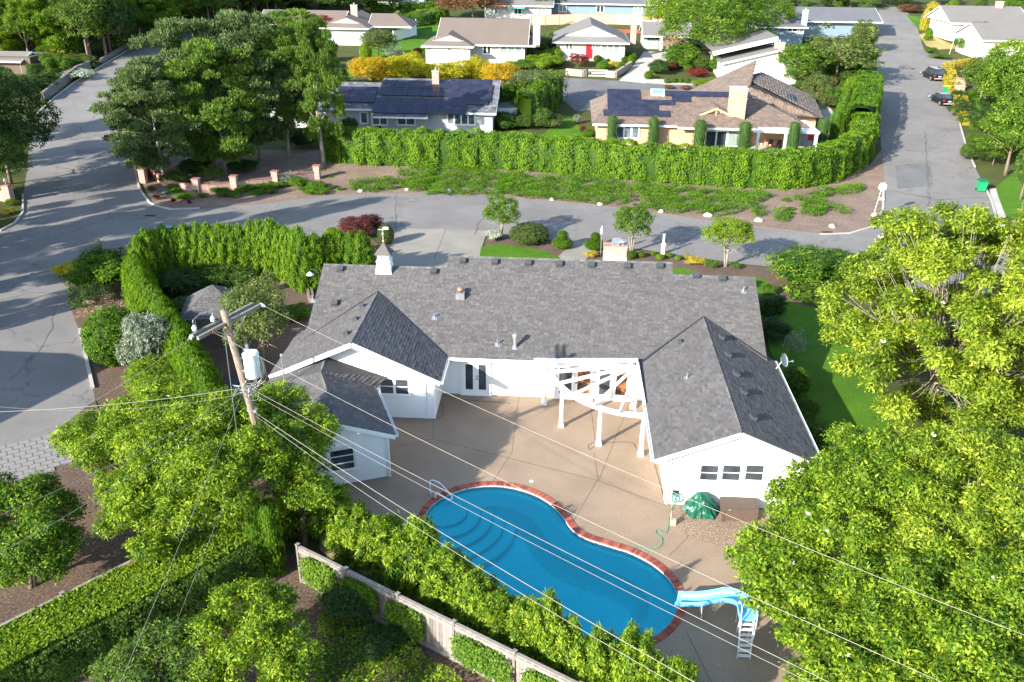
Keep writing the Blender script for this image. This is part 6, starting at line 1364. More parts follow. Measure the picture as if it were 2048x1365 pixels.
# north-east block, ridge running north
xr_ = xe-5.0; zr2 = z0+5.0*0.36+1.3
Tn.slope([(xe+3.0, y0+6.5, z0), (xe+5.5, y0+21, z0), (xr_+3.2, y0+21, zr2), (xr_-0.5, y0+8.5, zr2)], (2.5, 14.5, 0), 5)
Tn.slope([(xr_-7, y0+21, z0), (xr_-6, y0+10, z0+0.4), (xr_-0.5, y0+8.5, zr2), (xr_+3.2, y0+21, zr2)], (0, 1, 0), 6)
Tn.slope([(xr_-6, y0+10, z0+0.4), (xe+3.0, y0+6.5, z0), (xr_-0.5, y0+8.5, zr2)], (1, -0.3, 0), 6)
Tn.walls(xe-4, xe+2.6, y0+7.5, y0+20)
# small front wing with open gablet
wx0 = b.x+0.1; wx1 = Tn.at(1517, 258, 2.6).x; xm_, zw, yk, _q = Tn.dutch(wx0, wx1, y0-0.8, 7.5, k=0.62, seed=8, gmat=TANW, pitch=0.40)
m = MB(); m.bar((xm_-2.0, yk-0.45, zw-1.0), (xm_, yk-0.45, zw-0.12), 0.1, 0.22); m.bar((xm_, yk-0.45, zw-0.12), (xm_+2.0, yk-0.45, zw-1.0), 0.1, 0.22); m.bar((xm_, yk-0.46, zw-0.9), (xm_, yk-0.46, zw-0.2), 0.1, 0.14); m.build('gable_truss', TANW, Tn.T)
Tn.walls(a.x+0.6, wx0+1.0, y0+0.6, yb-0.6); Tn.walls(wx0+0.8, wx1-3.5, y0+0.3, yb-1); Tn.walls(wx1-3.6, xe-1, y0+2.5, yb-1)
Tn.win(1232, 1277, 253, 276, y0+0.58, 3, GLASSB); Tn.win(1408, 1452, 262, 297, y0+0.28, 2, GLASS); Tn.win(1452, 1480, 262, 293, y0+0.28, 1, CURT)
Tn.chimney(1472, 226, y0+2.0, 176, 1.75, TANW, False, 1.6)
vs = Vector((0, 1, 0.36)).normalized(); sx = (b.x-a.x)/167.0
def tO(x, row): return Vector((a.x+(x-1185)*sx, y0, z0))+vs*row
panels(Tn.T, tO(1216, 3.0), Xp, vs, 4, 4, 1.95, 1.15, skip=((2, 2), (2, 3), (3, 0), (3, 3), (3, 2))); panels(Tn.T, tO(1207, 1.6), Xp, vs, 4, 1, 1.9, 1.3); panels(Tn.T, tO(1338, 6.3), Xp, vs, 5, 1, 2.0, 1.2); panels(Tn.T, tO(1350, 5.0), Xp, vs, 1, 1, 2.2, 1.25)
# skylight
c = tO(1322, 7.0); m = MB(); m.box(c+Vector((0, 0, 0.15)), (1.6, 1.3, 0.25), ax=(Xp, vs, Xp.cross(vs))); f = m.build('skylight', WHITEM, Tn.T); m = MB(); m.box(c+Vector((0, -0.05, 0.29)), (1.35, 1.05, 0.02), ax=(Xp, vs, Xp.cross(vs))); m.build('pane', plain('teal_glass', (0.16, 0.35, 0.33), 0.1), f)
vv = Vector((-0.36, 0, 0)); ue = Vector((2.5, 14.5, 0)).normalized(); na_ = Vector((xr_-0.5, y0+8.5, zr2)); e0 = Vector((xe+3.0, y0+6.5, z0)); ve = (na_-e0); ve = (ve-ue*ve.dot(ue)).normalized()
SOLB = plain('blue_collector_glass', (0.02, 0.08, 0.24), 0.08, 0.2, var=0.5, nscale=0.8)
panels(Tn.T, e0+ue*2.0+ve*3.3, ue, ve, 3, 1, 1.35, 2.6, mat=SOLB, lift=0.3)
# white patio cover
PC = thing('patio_cover', 'flat white patio cover on posts at the corner of the peach house', 'patio cover', Vector((wx1, y0-2, Tn.zg))); p1, p2, p3, p4 = at(1514, 257, Tn.zg+2.6), at(1600, 264, Tn.zg+2.5), at(1575, 240, Tn.zg+2.7), at(1497, 238, Tn.zg+2.8)
p2 = Vector((xe+0.8, p1.y-0.8, Tn.zg+2.5)); p3 = Vector((xe+0.4, p1.y+4.3, Tn.zg+2.75)); p4 = Vector((wx1-1.0, p1.y+4.3, Tn.zg+2.75)); p1 = Vector((wx1-0.6, p1.y-0.8, Tn.zg+2.5))
m = MB(); m.slab([p1, p2, p3, p4], 0.12); m.build('roof_sheet', WHITE, PC)
for q in (p1+Vector((0.6, 0.2, 0)), (p1+p2)/2+Vector((0, 0.2, 0)), p2+Vector((-0.3, 0.2, 0))): m = MB(); m.box((q.x, q.y, Tn.zg+1.1), (0.28 if q.x != p2.x-0.3 else 0.35, 0.28, 2.8)); m.build('post', WHITEM, PC)
m = MB(); m.bar(p1+Vector((0, 0.1, -0.14)), p2+Vector((0, 0.1, -0.14)), 0.12, 0.2); m.build('beam', WHITEM, PC)
sheet('courtyard', px([(1480, 305), (1480, 262), (1560, 235), (1620, 200), (1660, 215), (1690, 260), (1700, 290), (1620, 310), (1540, 315)]), 0.02, CONC)
q = gat(1618, 296); T = thing('red_umbrella', 'folded red patio umbrella by the cypress at the white cover', 'umbrella', q); m = MB(); m.tube([q, q+Vector((0, 0, 2.3))], 0.03, 6); m.build('pole', METAL, T); m = MB(); m.lathe(q+Vector((0, 0, 0.9)), [(0.35, 0), (0.3, 0.3), (0.2, 0.9), (0.05, 1.3)], 10); m.build('canopy', plain('red_canvas', (0.5, 0.02, 0.03), 0.7), T)
q = gat(1545, 292); T = thing('patio_table', 'pale patio table with chairs under the white cover', 'table', q); m = MB(); m.box(q+Vector((0, 0, 0.74)), (1.8, 1.0, 0.05)); m.build('table_top', CONC, T)
for sx in (-1, 1):
    for sy in (-1, 1): m = MB(); m.box(q+Vector((sx*0.8, sy*0.4, 0.36)), (0.06, 0.06, 0.72)); m.build('leg', DMETAL, T)
for i, (dx, dy) in enumerate(((-0.5, -0.9), (0.5, -0.9), (-1.4, 0), (1.4, 0))):
    c = q+Vector((dx, dy, 0)); T = thing('patio_chair', ('dark patio chair in front of the pale table, left one', 'dark patio chair in front of the pale table, right one', 'dark patio chair at the left end of the pale table', 'dark patio chair at the right end of the pale table')[i], 'chair', c, 'chairs round the patio table')
    m = MB(); m.box(c+Vector((0, 0, 0.44)), (0.5, 0.5, 0.06)); m.build('seat', DMETAL, T); m = MB(); m.box(c+Vector((0, -0.24 if dy else 0, 0.72))+Vector((0 if dy else 0.24*(1 if dx > 0 else -1), 0, 0)), (0.5 if dy else 0.05, 0.05 if dy else 0.5, 0.5)); m.build('backrest', DMETAL, T)
    for sx in (-1, 1):
        for sy in (-1, 1): m = MB(); m.box(c+Vector((sx*0.22, sy*0.22, 0.21)), (0.04, 0.04, 0.42)); m.build('leg', DMETAL, T)
# --- house 2 : brown roof, two garage doors
h2 = BH('garage_house', 'brown roofed house with two white garage doors', 955, 112, SHBR, WALLW, pitch=0.42)
a = h2.at(842, 92, 2.6); b = h2.at(948, 92, 2.6); c = h2.at(962, 86, 2.6); d = h2.at(1072, 89, 2.6)
h2.dutch(a.x, b.x, a.y, 12, k=0.38, seed=3); x0m = h2.at(880, 90, 2.6).x; run = h2.fit(990, 37, a.y+2.8, h2.zg+2.6); 
z0, zr, yr, yb = h2.gable_x(x0m-1.0, d.x-1.2, a.y+2.8, run); h2.walls(a.x+0.6, b.x-0.6, a.y+0.7, a.y+12); h2.walls(x0m, d.x-1.8, a.y+3.6, yb-0.8); h2.fascia((d.x-1.2, a.y+2.8, z0), (d.x, a.y+2.8, z0)); h2.slope([(d.x-1.25, a.y+2.8, z0), (d.x+0.6, a.y+2.8, z0), (d.x+0.6, yb, z0), (d.x-1.25, yb, z0+0.5)], (0, 1, 0))
for x0, x1 in ((864, 897), (902, 937)):
    p = aty(x0, 128, a.y+0.68); q = aty(x1, 128, a.y+0.68); m = MB(); m.box(((p.x+q.x)/2, a.y+0.66, h2.zg+1.1), (q.x-p.x, 0.08, 2.2)); gd = m.build('garage_door', WHITEM, h2.T)
    for k in range(4): m = MB(); m.box(((p.x+q.x)/2, a.y+0.61, h2.zg+0.3+0.55*k), (q.x-p.x-0.1, 0.03, 0.5)); m.build('door_panel', WHITE, gd)
wy = a.y+3.58; h2.win(966, 982, 88, 108, wy, 2, GLASS); h2.win(1000, 1044, 88, 107, wy, 3, CURT)
h2.chimney(1073, 84, a.y+4.2, 37, 1.1, plain('grey_stone', (0.42, 0.40, 0.38), 0.9, var=0.2), True, 1.1)
# --- house 3 : red door
h3 = BH('red_door_house', 'grey roofed house with a red front door', 1180, 107, SHGR, WALLW, pitch=0.42)
a = h3.at(1104, 84, 2.6); b = h3.at(1260, 88, 2.6); xm_, zr_, yk_, yb_ = h3.dutch(a.x, b.x, a.y, 15, k=0.30, seed=3)
h3.walls(a.x+0.7, b.x-0.7, a.y+0.9, a.y+14.5); wy = a.y+0.87
h3.win(1131, 1145, 87, 100, wy, 2, GLASSB); h3.win(1202, 1239, 89, 106, wy, 3, CURT); h3.win(1185, 1190, 88, 98, wy, 1, GLASSB)
p = aty(1178, 106, wy); q = aty(1184, 106, wy); m = MB(); m.box((p.x, wy-0.03, h3.zg+1.1), (1.05, 0.08, 2.2)); dr = m.build('door', plain('red_door_paint', (0.55, 0.008, 0.02), 0.35), h3.T); m = MB(); m.box((p.x+0.4, wy-0.1, h3.zg+1.0), (0.05, 0.05, 0.15)); m.build('handle', METAL, dr)
h3.chimney(1266, 78, a.y+4.0, 53, 0.95, BRICKP)
m = MB(); m.box((b.x-0.64, a.y+3.5, h3.zg+1.2), (0.1, 5.0, 2.5)); m.build('brick_facing', BRICKR, h3.T)
ga_ = h3.at(1289, 72, 2.6); gb_ = h3.at(1345, 73, 2.6); h3.gable_x(ga_.x-0.3, gb_.x+3.5, ga_.y, 4.6, hipr=0, seed=5); h3.walls(ga_.x, gb_.x+3, ga_.y+1.2, ga_.y+8)
p = aty(1285, 103, ga_.y+1.15); q = aty(1316, 103, ga_.y+1.15); m = MB(); m.box(((p.x+q.x)/2, ga_.y+1.12, h3.zg+1.15), (q.x-p.x, 0.08, 2.3)); gd = m.build('garage_door', plain('grey_green_door', (0.25, 0.30, 0.29), 0.6), h3.T)
for k in range(4): m = MB(); m.box((p.x+(q.x-p.x)*(k+0.5)/4, ga_.y+1.06, h3.zg+2.05), ((q.x-p.x)/4-0.15, 0.03, 0.3)); m.build('pane', GLASS, gd)
p = aty(1317, 103, ga_.y+0.3); m = MB(); m.box((p.x+0.3, ga_.y+0.3, h3.zg+1.2), (0.35, 0.35, 2.6)); m.build('post', WHITEM, h3.T)
# steps and retaining walls of house 3
SW = thing('terrace_wall', 'tan block terrace wall with three steps in front of the red door house', 'wall', gat(1200, 150)); TB = brickmat('tan_block', (0.40, 0.32, 0.26), (0.32, 0.25, 0.2), (0.2, 0.16, 0.13), 0.4, 0.2)
for pts in ([(1132, 150), (1165, 153), (1172, 152)], [(1212, 154), (1230, 156), (1240, 150), (1262, 135)]):
    m = MB(); P = [gat(*q) for q in pts]
    for a_, b_ in zip(P[:-1], P[1:]): m.bar(a_+Vector((0, 0, 0.45)), b_+Vector((0, 0, 0.45)), 0.4, 1.0)
    m.build('wall_run', TB, SW)
for k in range(3): p = gat(1196, 153-k*3); m = MB(); m.box(p+Vector((0, 0, 0.09+0.17*k)), (3.0, 0.6, 0.18+0.02*k)); m.build('step', CONC, SW)
# --- house 1 : top left
h1 = BH('umbrella_house', 'brown roofed house behind the pines with a white fence', 705, 78, SHBR, WALLG, pitch=0.40)
a = h1.at(660, 56, 2.6); b = h1.at(735, 58, 2.6); h1.dutch(a.x-2, b.x, a.y, 15, k=0.40, seed=2); h1.gable_x(a.x-15, a.x+1, a.y+5.5, 5.0, seed=6); h1.walls(a.x-1.5, b.x-0.7, a.y+0.8, a.y+14); h1.walls(a.x-14, a.x, a.y+6.2, a.y+14)
h1.chimney(709, 30, a.y+6.5, 11, 1.2, BRICKP); h1.chimney(574, 68, a.y+1.0, 36, 1.4, BRICKP, False)
h1.gable_x(b.x-1, b.x+7, a.y+4.0, 4.5, hipr=3.5, seed=9)
def vinyl(name, label, pts, h=1.8, mat=WHITEM, post=2.4, pm=None):
    T = thing(name, label, 'fence', gat(*pts[0])); P = [gat(*q) for q in pts]
    for a_, b_ in zip(P[:-1], P[1:]):
        n = max(1, round((b_-a_).length/post))
        for k in range(n):
            p, q = a_+(b_-a_)*(k/n), a_+(b_-a_)*((k+1)/n); m = MB(); m.bar(p+Vector((0, 0, h/2+0.03)), q+Vector((0, 0, h/2+0.03)), 0.05, h-0.1); m.build('panel', mat, T)
            m = MB(); m.bar(p+Vector((0, 0, h+0.0)), q+Vector((0, 0, h+0.0)), 0.1, 0.08); m.build('rail', pm or mat, T)
            m = MB(); m.box(p+Vector((0, 0, h/2+0.06)), (0.14, 0.14, h+0.12)); m.build('post', pm or mat, T)
    return T
vinyl('vinyl_fence', 'white vinyl fence round the corner terrace with the blue umbrella', [(787, 84), (833, 71), (832, 58)])
q = gat(781, 66); T = thing('patio_umbrella', 'open bright blue patio umbrella behind the white fence', 'umbrella', q); m = MB(); m.tube([q, q+Vector((0, 0, 2.5))], 0.03, 6); m.build('pole', METAL, T); m = MB(); m.lathe(q+Vector((0, 0, 2.1)), [(1.35, 0), (1.3, 0.05), (0.7, 0.35), (0.03, 0.6)], 8); m.build('canopy', plain('blue_canvas', (0.02, 0.22, 0.65), 0.6), T)
vinyl('panel_fence', 'long pale pink board fence across the back gardens', [(1062, 52), (1145, 50), (1230, 50), (1345, 54)], 2.0, WOODW, 2.6, plain('fence_post_wood', (0.42, 0.24, 0.17), 0.9))
sheet('red_bed', px([(1138, 58), (1290, 60), (1290, 68), (1138, 66)]), 0.03, plain('red_chip', (0.35, 0.07, 0.03), 0.95))
# --- white gabled house right of centre
h5 = BH('white_gable_house', 'white gabled house with a grey roof and pink brick chimney', 1500, 160, SHGR, WHITE, pitch=0.42)
def h5p(x, y, z): return h5.at(x, y, z)
e0 = h5p(1455, 135, 2.7); wz = 0
xw0 = e0.x; yw = h5p(1460, 160, 0.3).y; xw1 = xw0+11.5; hz = h5.zg
m = MB(); V = [(xw0, yw, hz-0.5), (xw1, yw, hz-0.5), (xw1, yw, hz+2.6), (xw0+8.0, yw, hz+4.6), (xw0, yw, hz+2.7)]; m.add(V+[(v[0], v[1]+12, v[2]) for v in V], [(0, 1, 2, 3, 4), (9, 8, 7, 6, 5)]+[((i+1) % 5, i, i+5, (i+1) % 5+5) for i in range(5)]); m.build('wall', WHITE, h5.T)
h5.slope([(xw0-0.3, yw-0.5, hz+2.68), (xw0+8.0, yw-0.5, hz+4.75), (xw0+8.0, yw+13, hz+4.75), (xw0-0.3, yw+13, hz+2.68)], (0, 1, 0)); h5.slope([(xw0+8.0, yw-0.5, hz+4.75), (xw1+0.8, yw-0.5, hz+2.5), (xw1+0.8, yw+13, hz+2.5), (xw0+8.0, yw+13, hz+4.75)], (0, 1, 0))
m = MB(); m.bar((xw0-0.3, yw-0.55, hz+2.6), (xw0+8, yw-0.55, hz+4.66), 0.06, 0.25); m.bar((xw0+8, yw-0.55, hz+4.66), (xw1+0.8, yw-0.55, hz+2.4), 0.06, 0.25); m.build('rake_board', WHITEM, h5.T)
h5.slope([(xw0-1.2, yw+2.5, hz+4.0), (xw0+8.2, yw+2.5, hz+6.3), (xw0+8.2, yw+16, hz+6.3), (xw0-1.2, yw+16, hz+4.0)], (0, 1, 0)); m = MB(); m.bar((xw0-1.2, yw+2.45, hz+3.7), (xw0+8.2, yw+2.45, hz+6.0), 0.08, 0.6); m.build('rake_board', WHITEM, h5.T)
h5.chimney(1557, 108, yw+2.0, 86, 1.4, BRICKP, True, 1.0)
# --- dark house upper right of centre
h6 = BH('dark_roof_house', 'dark grey low house with a pale blue chimney behind the white gabled house', 1590, 68, SHDK, WALLDB, pitch=0.34)
a = h6.at(1535, 54, 2.6); b = h6.at(1612, 53, 2.6); h6.gable_x(a.x-2, b.x, a.y, 6.0, hipr=4.5, seed=2); h6.walls(a.x-1.5, b.x-0.6, a.y+0.8, a.y+11); h6.win(1574, 1594, 56, 64, a.y+0.78, 2, GLASS); h6.win(1598, 1606, 56, 67, a.y+0.78, 1, CURT)
h6.chimney(1608, 46, a.y+1.2, 21, 0.9, plain('pale_blue_render', (0.30, 0.45, 0.58), 0.7), True, 0.6)
h6.gable_x(a.x+2, b.x+16, a.y+10, 6, ze=2.8, seed=12); h6.walls(b.x-1, b.x+15, a.y+11, a.y+20); m = MB(); p = h6.at(1650, 22, 3.2); m.box((p.x, p.y, h6.zg+3.1), (9.5, 3.0, 0.25)); m.build('flat_roof', WHITEM, h6.T)
# --- far right houses
h7 = BH('white_roof_house', 'white house with pale and grey roofs at the upper right corner', 1935, 55, SHGR, WHITE, pitch=0.38)
a = h7.at(1918, 44, 2.8); h7.gable_x(a.x-1.5, a.x+13, a.y, 6.5, seed=4); h7.walls(a.x-0.5, a.x+12, a.y+0.6, a.y+12, mat=WHITE)
m = MB(); m.slab([Vector((a.x+13, a.y-5, h7.zg+3.2)), Vector((a.x+28, a.y-9, h7.zg+3.2)), Vector((a.x+30, a.y+8, h7.zg+4.6)), Vector((a.x+13, a.y+8, h7.zg+4.6))], 0.2); m.build('roof_slope', SHGR, h7.T, attr=True); h7.walls(a.x+13.5, a.x+27, a.y-4, a.y+8, mat=WHITE); h7.chimney(1996, 22, a.y+6, 4, 1.3, BRICKP, False)
h8 = BH('grey_roof_house', 'white house with a light grey roof right of the street sign', 2000, 90, SHGR, WHITE, pitch=0.36)
a = h8.at(1965, 78, 2.8); h8.gable_x(a.x, a.x+16, a.y, 6.0, seed=3); h8.walls(a.x+0.6, a.x+15, a.y+0.7, a.y+11, mat=WHITE)
# --- houses along the very top
for nm_, lab, x, y, rm, wm, wd, ex in (('far_house', 'pale house with dark posts at the top behind the clipped hedges', 790, 14, SHDK, WALLG, 14, 0), ('far_house', 'white walled house with a teal awning behind the pink fence', 1035, 38, SHGR, WALLG, 15, 1), ('far_house', 'long slate blue house at the top centre behind the pink fence', 1200, 34, SHDK, WALLDB, 24, 0), ('far_house', 'brown walled house at the top behind the big maple', 1290, 30, SHBR, WALLG, 9, 0)):
    h = BH(nm_, lab, x, y, rm, wm, pitch=0.34); o = h.o; h.gable_x(o.x-wd/2, o.x+wd/2, o.y, 5.0, seed=4); h.walls(o.x-wd/2+0.5, o.x+wd/2-0.5, o.y+0.8, o.y+9)
    for k in range(3): window(h.T, (o.x-wd/3+wd/3*k, o.y+0.78, h.zg+0.8), Xp, S_, 1.6, 1.3, 2, 1, GLASS if k % 2 else CURT)
    if ex: m = MB(); m.slab([(o.x-2, o.y-1.2, h.zg+2.1), (o.x+1.5, o.y-1.2, h.zg+2.1), (o.x+1.5, o.y+0.6, h.zg+2.5), (o.x-2, o.y+0.6, h.zg+2.5)], 0.06); m.build('awning', plain('teal_canvas', (0.08, 0.35, 0.33), 0.6), h.T)
# small upper left house and fence in the woods
h9 = BH('cottage', 'small grey roofed cottage half hidden in the woods at the left', 22, 150, SHGR, plain('brown_boards', (0.10, 0.08, 0.065), 0.9), pitch=0.30); o = h9.o; h9.gable_x(o.x-8, o.x+2.0, o.y, 3.4, ze=2.0, seed=2); h9.walls(o.x-7, o.x+3, o.y+0.8, o.y+7)
vinyl('picket_fence', 'grey wooden fence below the golden bush at the upper left', [(45, 148), (70, 138), (105, 142)], 1.5, plain('grey_fence', (0.22, 0.2, 0.18), 0.9), 1.2)
q = gat(1118, 116); T = thing('garden_chair', 'turquoise garden chair on the lawn left of the red maple', 'chair', q); m = MB(); m.box(q+Vector((0, 0, 0.4)), (0.6, 0.6, 0.06)); m.build('seat', plain('turquoise_paint', (0.05, 0.45, 0.5), 0.5), T); m = MB(); m.bar(q+Vector((-0.3, 0.1, 0.4)), q+Vector((-0.55, 0.2, 1.1)), 0.6, 0.05); m.build('backrest', bpy.data.materials['turquoise_paint'], T)
for sy in (-1, 1): m = MB(); m.bar(q+Vector((-0.35, sy*0.3, 0.0)), q+Vector((0.35, sy*0.3, 0.55)), 0.06, 0.06); m.build('leg', bpy.data.materials['turquoise_paint'], T)
# ================================================================ NEAR VEGETATION
def leafy(name, label, cat, lobes, mat, base, dens, m_, spread, L, asp=0.45, seed=1, trunk_r=0.12, stems=1, limbs=8, bark=None, group=None, core=False, extra_limbs=0, **k):
    """a tree built for its own place; LOBES in world space (x,y,z,rx,ry,rz)"""
    T = thing(name, label, cat, base, group); V, Fq, v = cloud(lobes, dens, m_, spread, L, asp, seed=seed, **k)
    if core: V, Fq, v = blob_core(lobes, 0.6, V, Fq, v)
    np_mesh('crown', V, Fq, LM[mat], T, attr=v)
    g = random.Random(seed); b = Vector(base); c = sum((Vector(l[:3]) for l in lobes), Vector())/len(lobes); m = MB()
    for s in range(stems):
        o = Vector((g.uniform(-1, 1), g.uniform(-1, 1), 0))*trunk_r*2*(stems > 1); mid = b+(c-b)*0.4+o
        m.tube([b+o-Vector((0, 0, 0.1)), mid, c+o*2], [trunk_r, trunk_r*0.8, trunk_r*0.4], 8)
    for i, l in enumerate(lobes):
        if i % max(1, len(lobes)//limbs) == 0 or extra_limbs:
            p = b+(c-b)*g.uniform(0.25, 0.75); q = Vector(l[:3]); md = (p+q)/2+Vector((g.uniform(-.3, .3), g.uniform(-.3, .3), -0.1*(q-p).length)); m.tube([p, md, q, q+(q-md)*0.12], [trunk_r*0.4, trunk_r*0.24, trunk_r*0.12, 0.01], 5)
            for _ in range(extra_limbs):
                e = q+Vector((g.uniform(-1, 1)*l[3], g.uniform(-1, 1)*l[4], g.uniform(-0.2, 1)*l[5])); m.tube([md, (md+e)/2+Vector((0, 0, -0.1)), e], [trunk_r*0.22, trunk_r*0.14, 0.008], 4)
    m.build('trunk', bark or BARK, T, smooth=True); return T
def clumpy(lobes, n, seed, q0=0.2, q1=0.38):
    """each lobe becomes a ring of separate leafy clumps with hollows between them"""
    g = np.random.default_rng(seed+900); out = []
    for l in lobes:
        for k in range(n):
            d = g.normal(size=3); d /= np.linalg.norm(d); d[2] = abs(d[2])*1.1-0.35; q = g.uniform(q0, q1)
            out.append((l[0]+d[0]*l[3]*0.85, l[1]+d[1]*l[4]*0.85, l[2]+d[2]*l[5]*0.85, l[3]*q, l[4]*q, l[5]*q*0.9))
        out.append((l[0], l[1], l[2], l[3]*0.5, l[4]*0.5, l[5]*0.45))
    return out
def plobes(spec, flat=0.8, n=11, q1=0.38):
    out = []
    for x, y, z, r in spec:
        p = at(x, y, z); out.append((p.x, p.y, p.z, r, r, r*flat))
    return clumpy(out, n, len(out), q1=q1)
# magnolia with pale branches on the right
g = random.Random(5); lb = []
for k in range(210):
    while True:
        d = Vector((g.uniform(-1, 1), g.uniform(-1, 1), g.uniform(-1, 1)))
        if 0.3 < d.length < 1: break
    r = g.uniform(0.38, 0.85); lb.append((20.9+d.x*7.0, 43.0+d.y*6.5, 6.0+d.z*5.9, r*1.15, r*1.15, r*0.8))
MAG = leafy('magnolia_tree', 'open crowned magnolia with pale bare branches and white flowers beside the side lawn', 'tree', lb, 'magnolia', (20.2, 43.0, 0), 20.0, 12, 0.16, 0.22, 0.42, 11, 0.11, 5, 60, BARKG, cull=0.35, extra_limbs=1, up=0.4)
def flowers(par, lobes, n, mat, L, seed, name='blossom'):
    V = []; gg = np.random.default_rng(seed); P = []
    for i in range(n):
        l = lobes[gg.integers(len(lobes))]; d = gg.normal(size=3); d /= np.linalg.norm(d); d[2] = abs(d[2])
        if d[1] > 0.3: d[1] *= -1
        P.append(np.array(l[:3])+d*np.array(l[3:6])*1.05)
    for p in P:
        m = MB()
        for k in range(6):
            a = k*1.047+gg.uniform(0, 1); t = Vector((math.cos(a), math.sin(a), 0.7)); s = Vector((-math.sin(a), math.cos(a), 0)); c = Vector(p); m.add([c, c+t*L*0.5+s*L*0.3, c+t*L, c+t*L*0.5-s*L*0.3], [(0, 1, 2, 3)])
        m.build(name, mat, par)
PETAL = plain('white_petal', (0.82, 0.80, 0.74), 0.5, var=0.05); flowers(MAG, lb, 26, PETAL, 0.2, 4)
# lower right laurels / magnolias: five separate crowns
groups = [
 ('large glossy yellow green magnolia nearest the corner of the east wing', [(1700, 885, 5.0, 1.0), (1735, 905, 5.2, 1.4), (1650, 960, 4.6, 1.3), (1700, 1000, 4.5, 1.7), (1590, 1000, 4.0, 1.1), (1620, 1060, 3.8, 1.3), (1780, 980, 5.2, 1.6), (1720, 1080, 4.0, 1.4), (1800, 930, 5.4, 1.2), (1570, 1040, 3.4, 0.9)], 'laurel', (1690, 1150)),
 ('small glossy magnolia overhanging the pebbled slab near the pool slide', [(1530, 1080, 3.0, 0.9), (1560, 1130, 3.0, 1.2), (1500, 1120, 2.8, 0.8), (1520, 1170, 2.7, 0.9), (1590, 1180, 2.8, 1.1), (1610, 1110, 3.2, 1.0), (1545, 1215, 2.4, 0.8)], 'laurel', (1565, 1260)),
 ('broad glossy magnolia at the right picture edge below the pale branched one', [(1890, 930, 5.6, 1.7), (1960, 900, 6.0, 1.6), (2030, 950, 5.8, 1.8), (1900, 1020, 5.0, 1.8), (1990, 1040, 5.2, 1.9), (1850, 880, 5.8, 1.2), (2080, 1060, 5, 1.8), (1830, 1080, 4.6, 1.4)], 'magnolia', (1960, 1180)),
 ('dense glossy magnolia in the lower right corner crossed by the wires', [(1740, 1190, 3.8, 1.4), (1830, 1180, 4.4, 1.6), (1930, 1160, 4.6, 1.7), (2030, 1190, 4.8, 1.7), (1790, 1270, 3.8, 1.5), (1890, 1290, 4.2, 1.7), (1990, 1310, 4.4, 1.7), (2080, 1280, 4.5, 1.5), (1950, 1390, 4, 1.5)], 'laurel', (1880, 1420)),
 ('glossy magnolia beside the slide ladder at the bottom edge', [(1650, 1220, 3.2, 1.2), (1620, 1290, 2.8, 1.0), (1690, 1300, 3.2, 1.3), (1640, 1350, 2.6, 1.0), (1760, 1370, 3.4, 1.3), (1850, 1400, 3.4, 1.3), (1600, 1240, 2.6, 0.8), (1700, 1400, 2.8, 1.1)], 'laurel', (1690, 1400))]
for i, (lab, sp, mt, bs) in enumerate(groups):
    L_ = plobes(sp, 0.85); b_ = at(*bs); T = leafy('magnolia_tree', lab, 'tree', L_, mt, (b_.x, b_.y+1.0, 0), 34, 10, 0.11, 0.17, 0.42, 31+i, 0.14, 2, 6, BARKG, cull=0.7, up=0.45)
    flowers(T, L_, 6, PETAL, 0.13, 40+i)
# lower left trees
leafy('broadleaf_tree', 'wide light green broadleaf tree in front of the utility pole', 'tree', plobes([(230, 850, 4.2, 1.5), (330, 810, 4.6, 1.5), (200, 920, 3.6, 1.3), (310, 900, 4.4, 1.7), (420, 850, 5.0, 1.7), (420, 950, 4.4, 1.7), (300, 980, 3.6, 1.3), (505, 905, 4.8, 1.3), (250, 1040, 2.8, 1.0), (370, 1020, 3.4, 1.0), (150, 880, 3.2, 0.9), (500, 840, 5.0, 1.2), (300, 1085, 2.4, 0.8), (370, 900, 4.6, 1.4), (440, 1000, 3.4, 1.1), (260, 980, 3.2, 1.2)], 0.85, 17, 0.45), 'laurel', tuple(at(390, 1120)), 34, 10, 0.11, 0.17, 0.34, 51, 0.18, 3, 8, BARK, cull=0.7)
leafy('broadleaf_tree', 'glossy laurel tree covering the corner of the annex roof', 'tree', plobes([(600, 860, 4.2, 1.4), (560, 800, 4.8, 1.1), (610, 930, 3.6, 1.0), (570, 930, 4.0, 1.0), (630, 985, 3.0, 0.8), (600, 990, 3.0, 0.8), (640, 880, 3.6, 0.6), (590, 880, 4.3, 1.2)], 0.9, 17, 0.45), 'laurel', tuple(at(600, 1080)), 34, 10, 0.11, 0.16, 0.34, 52, 0.15, 2, 6, BARK, cull=0.7)
leafy('broadleaf_tree', 'darker green bushy tree at the left picture edge below the pavers', 'tree', plobes([(70, 990, 2.6, 1.1), (20, 1020, 2.6, 1.3), (110, 1020, 2.4, 0.9), (80, 1070, 2.2, 1.2), (-30, 990, 2.8, 1.2), (130, 1080, 1.8, 0.8), (30, 1120, 1.8, 1.1), (-30, 1080, 2.2, 1.3), (110, 1130, 1.4, 0.7), (60, 1100, 2.0, 1.2)], 0.9, 17, 0.45), 'fresh', tuple(at(60, 1180)), 34, 10, 0.11, 0.15, 0.42, 53, 0.12, 2, 6, BARK, cull=0.7)
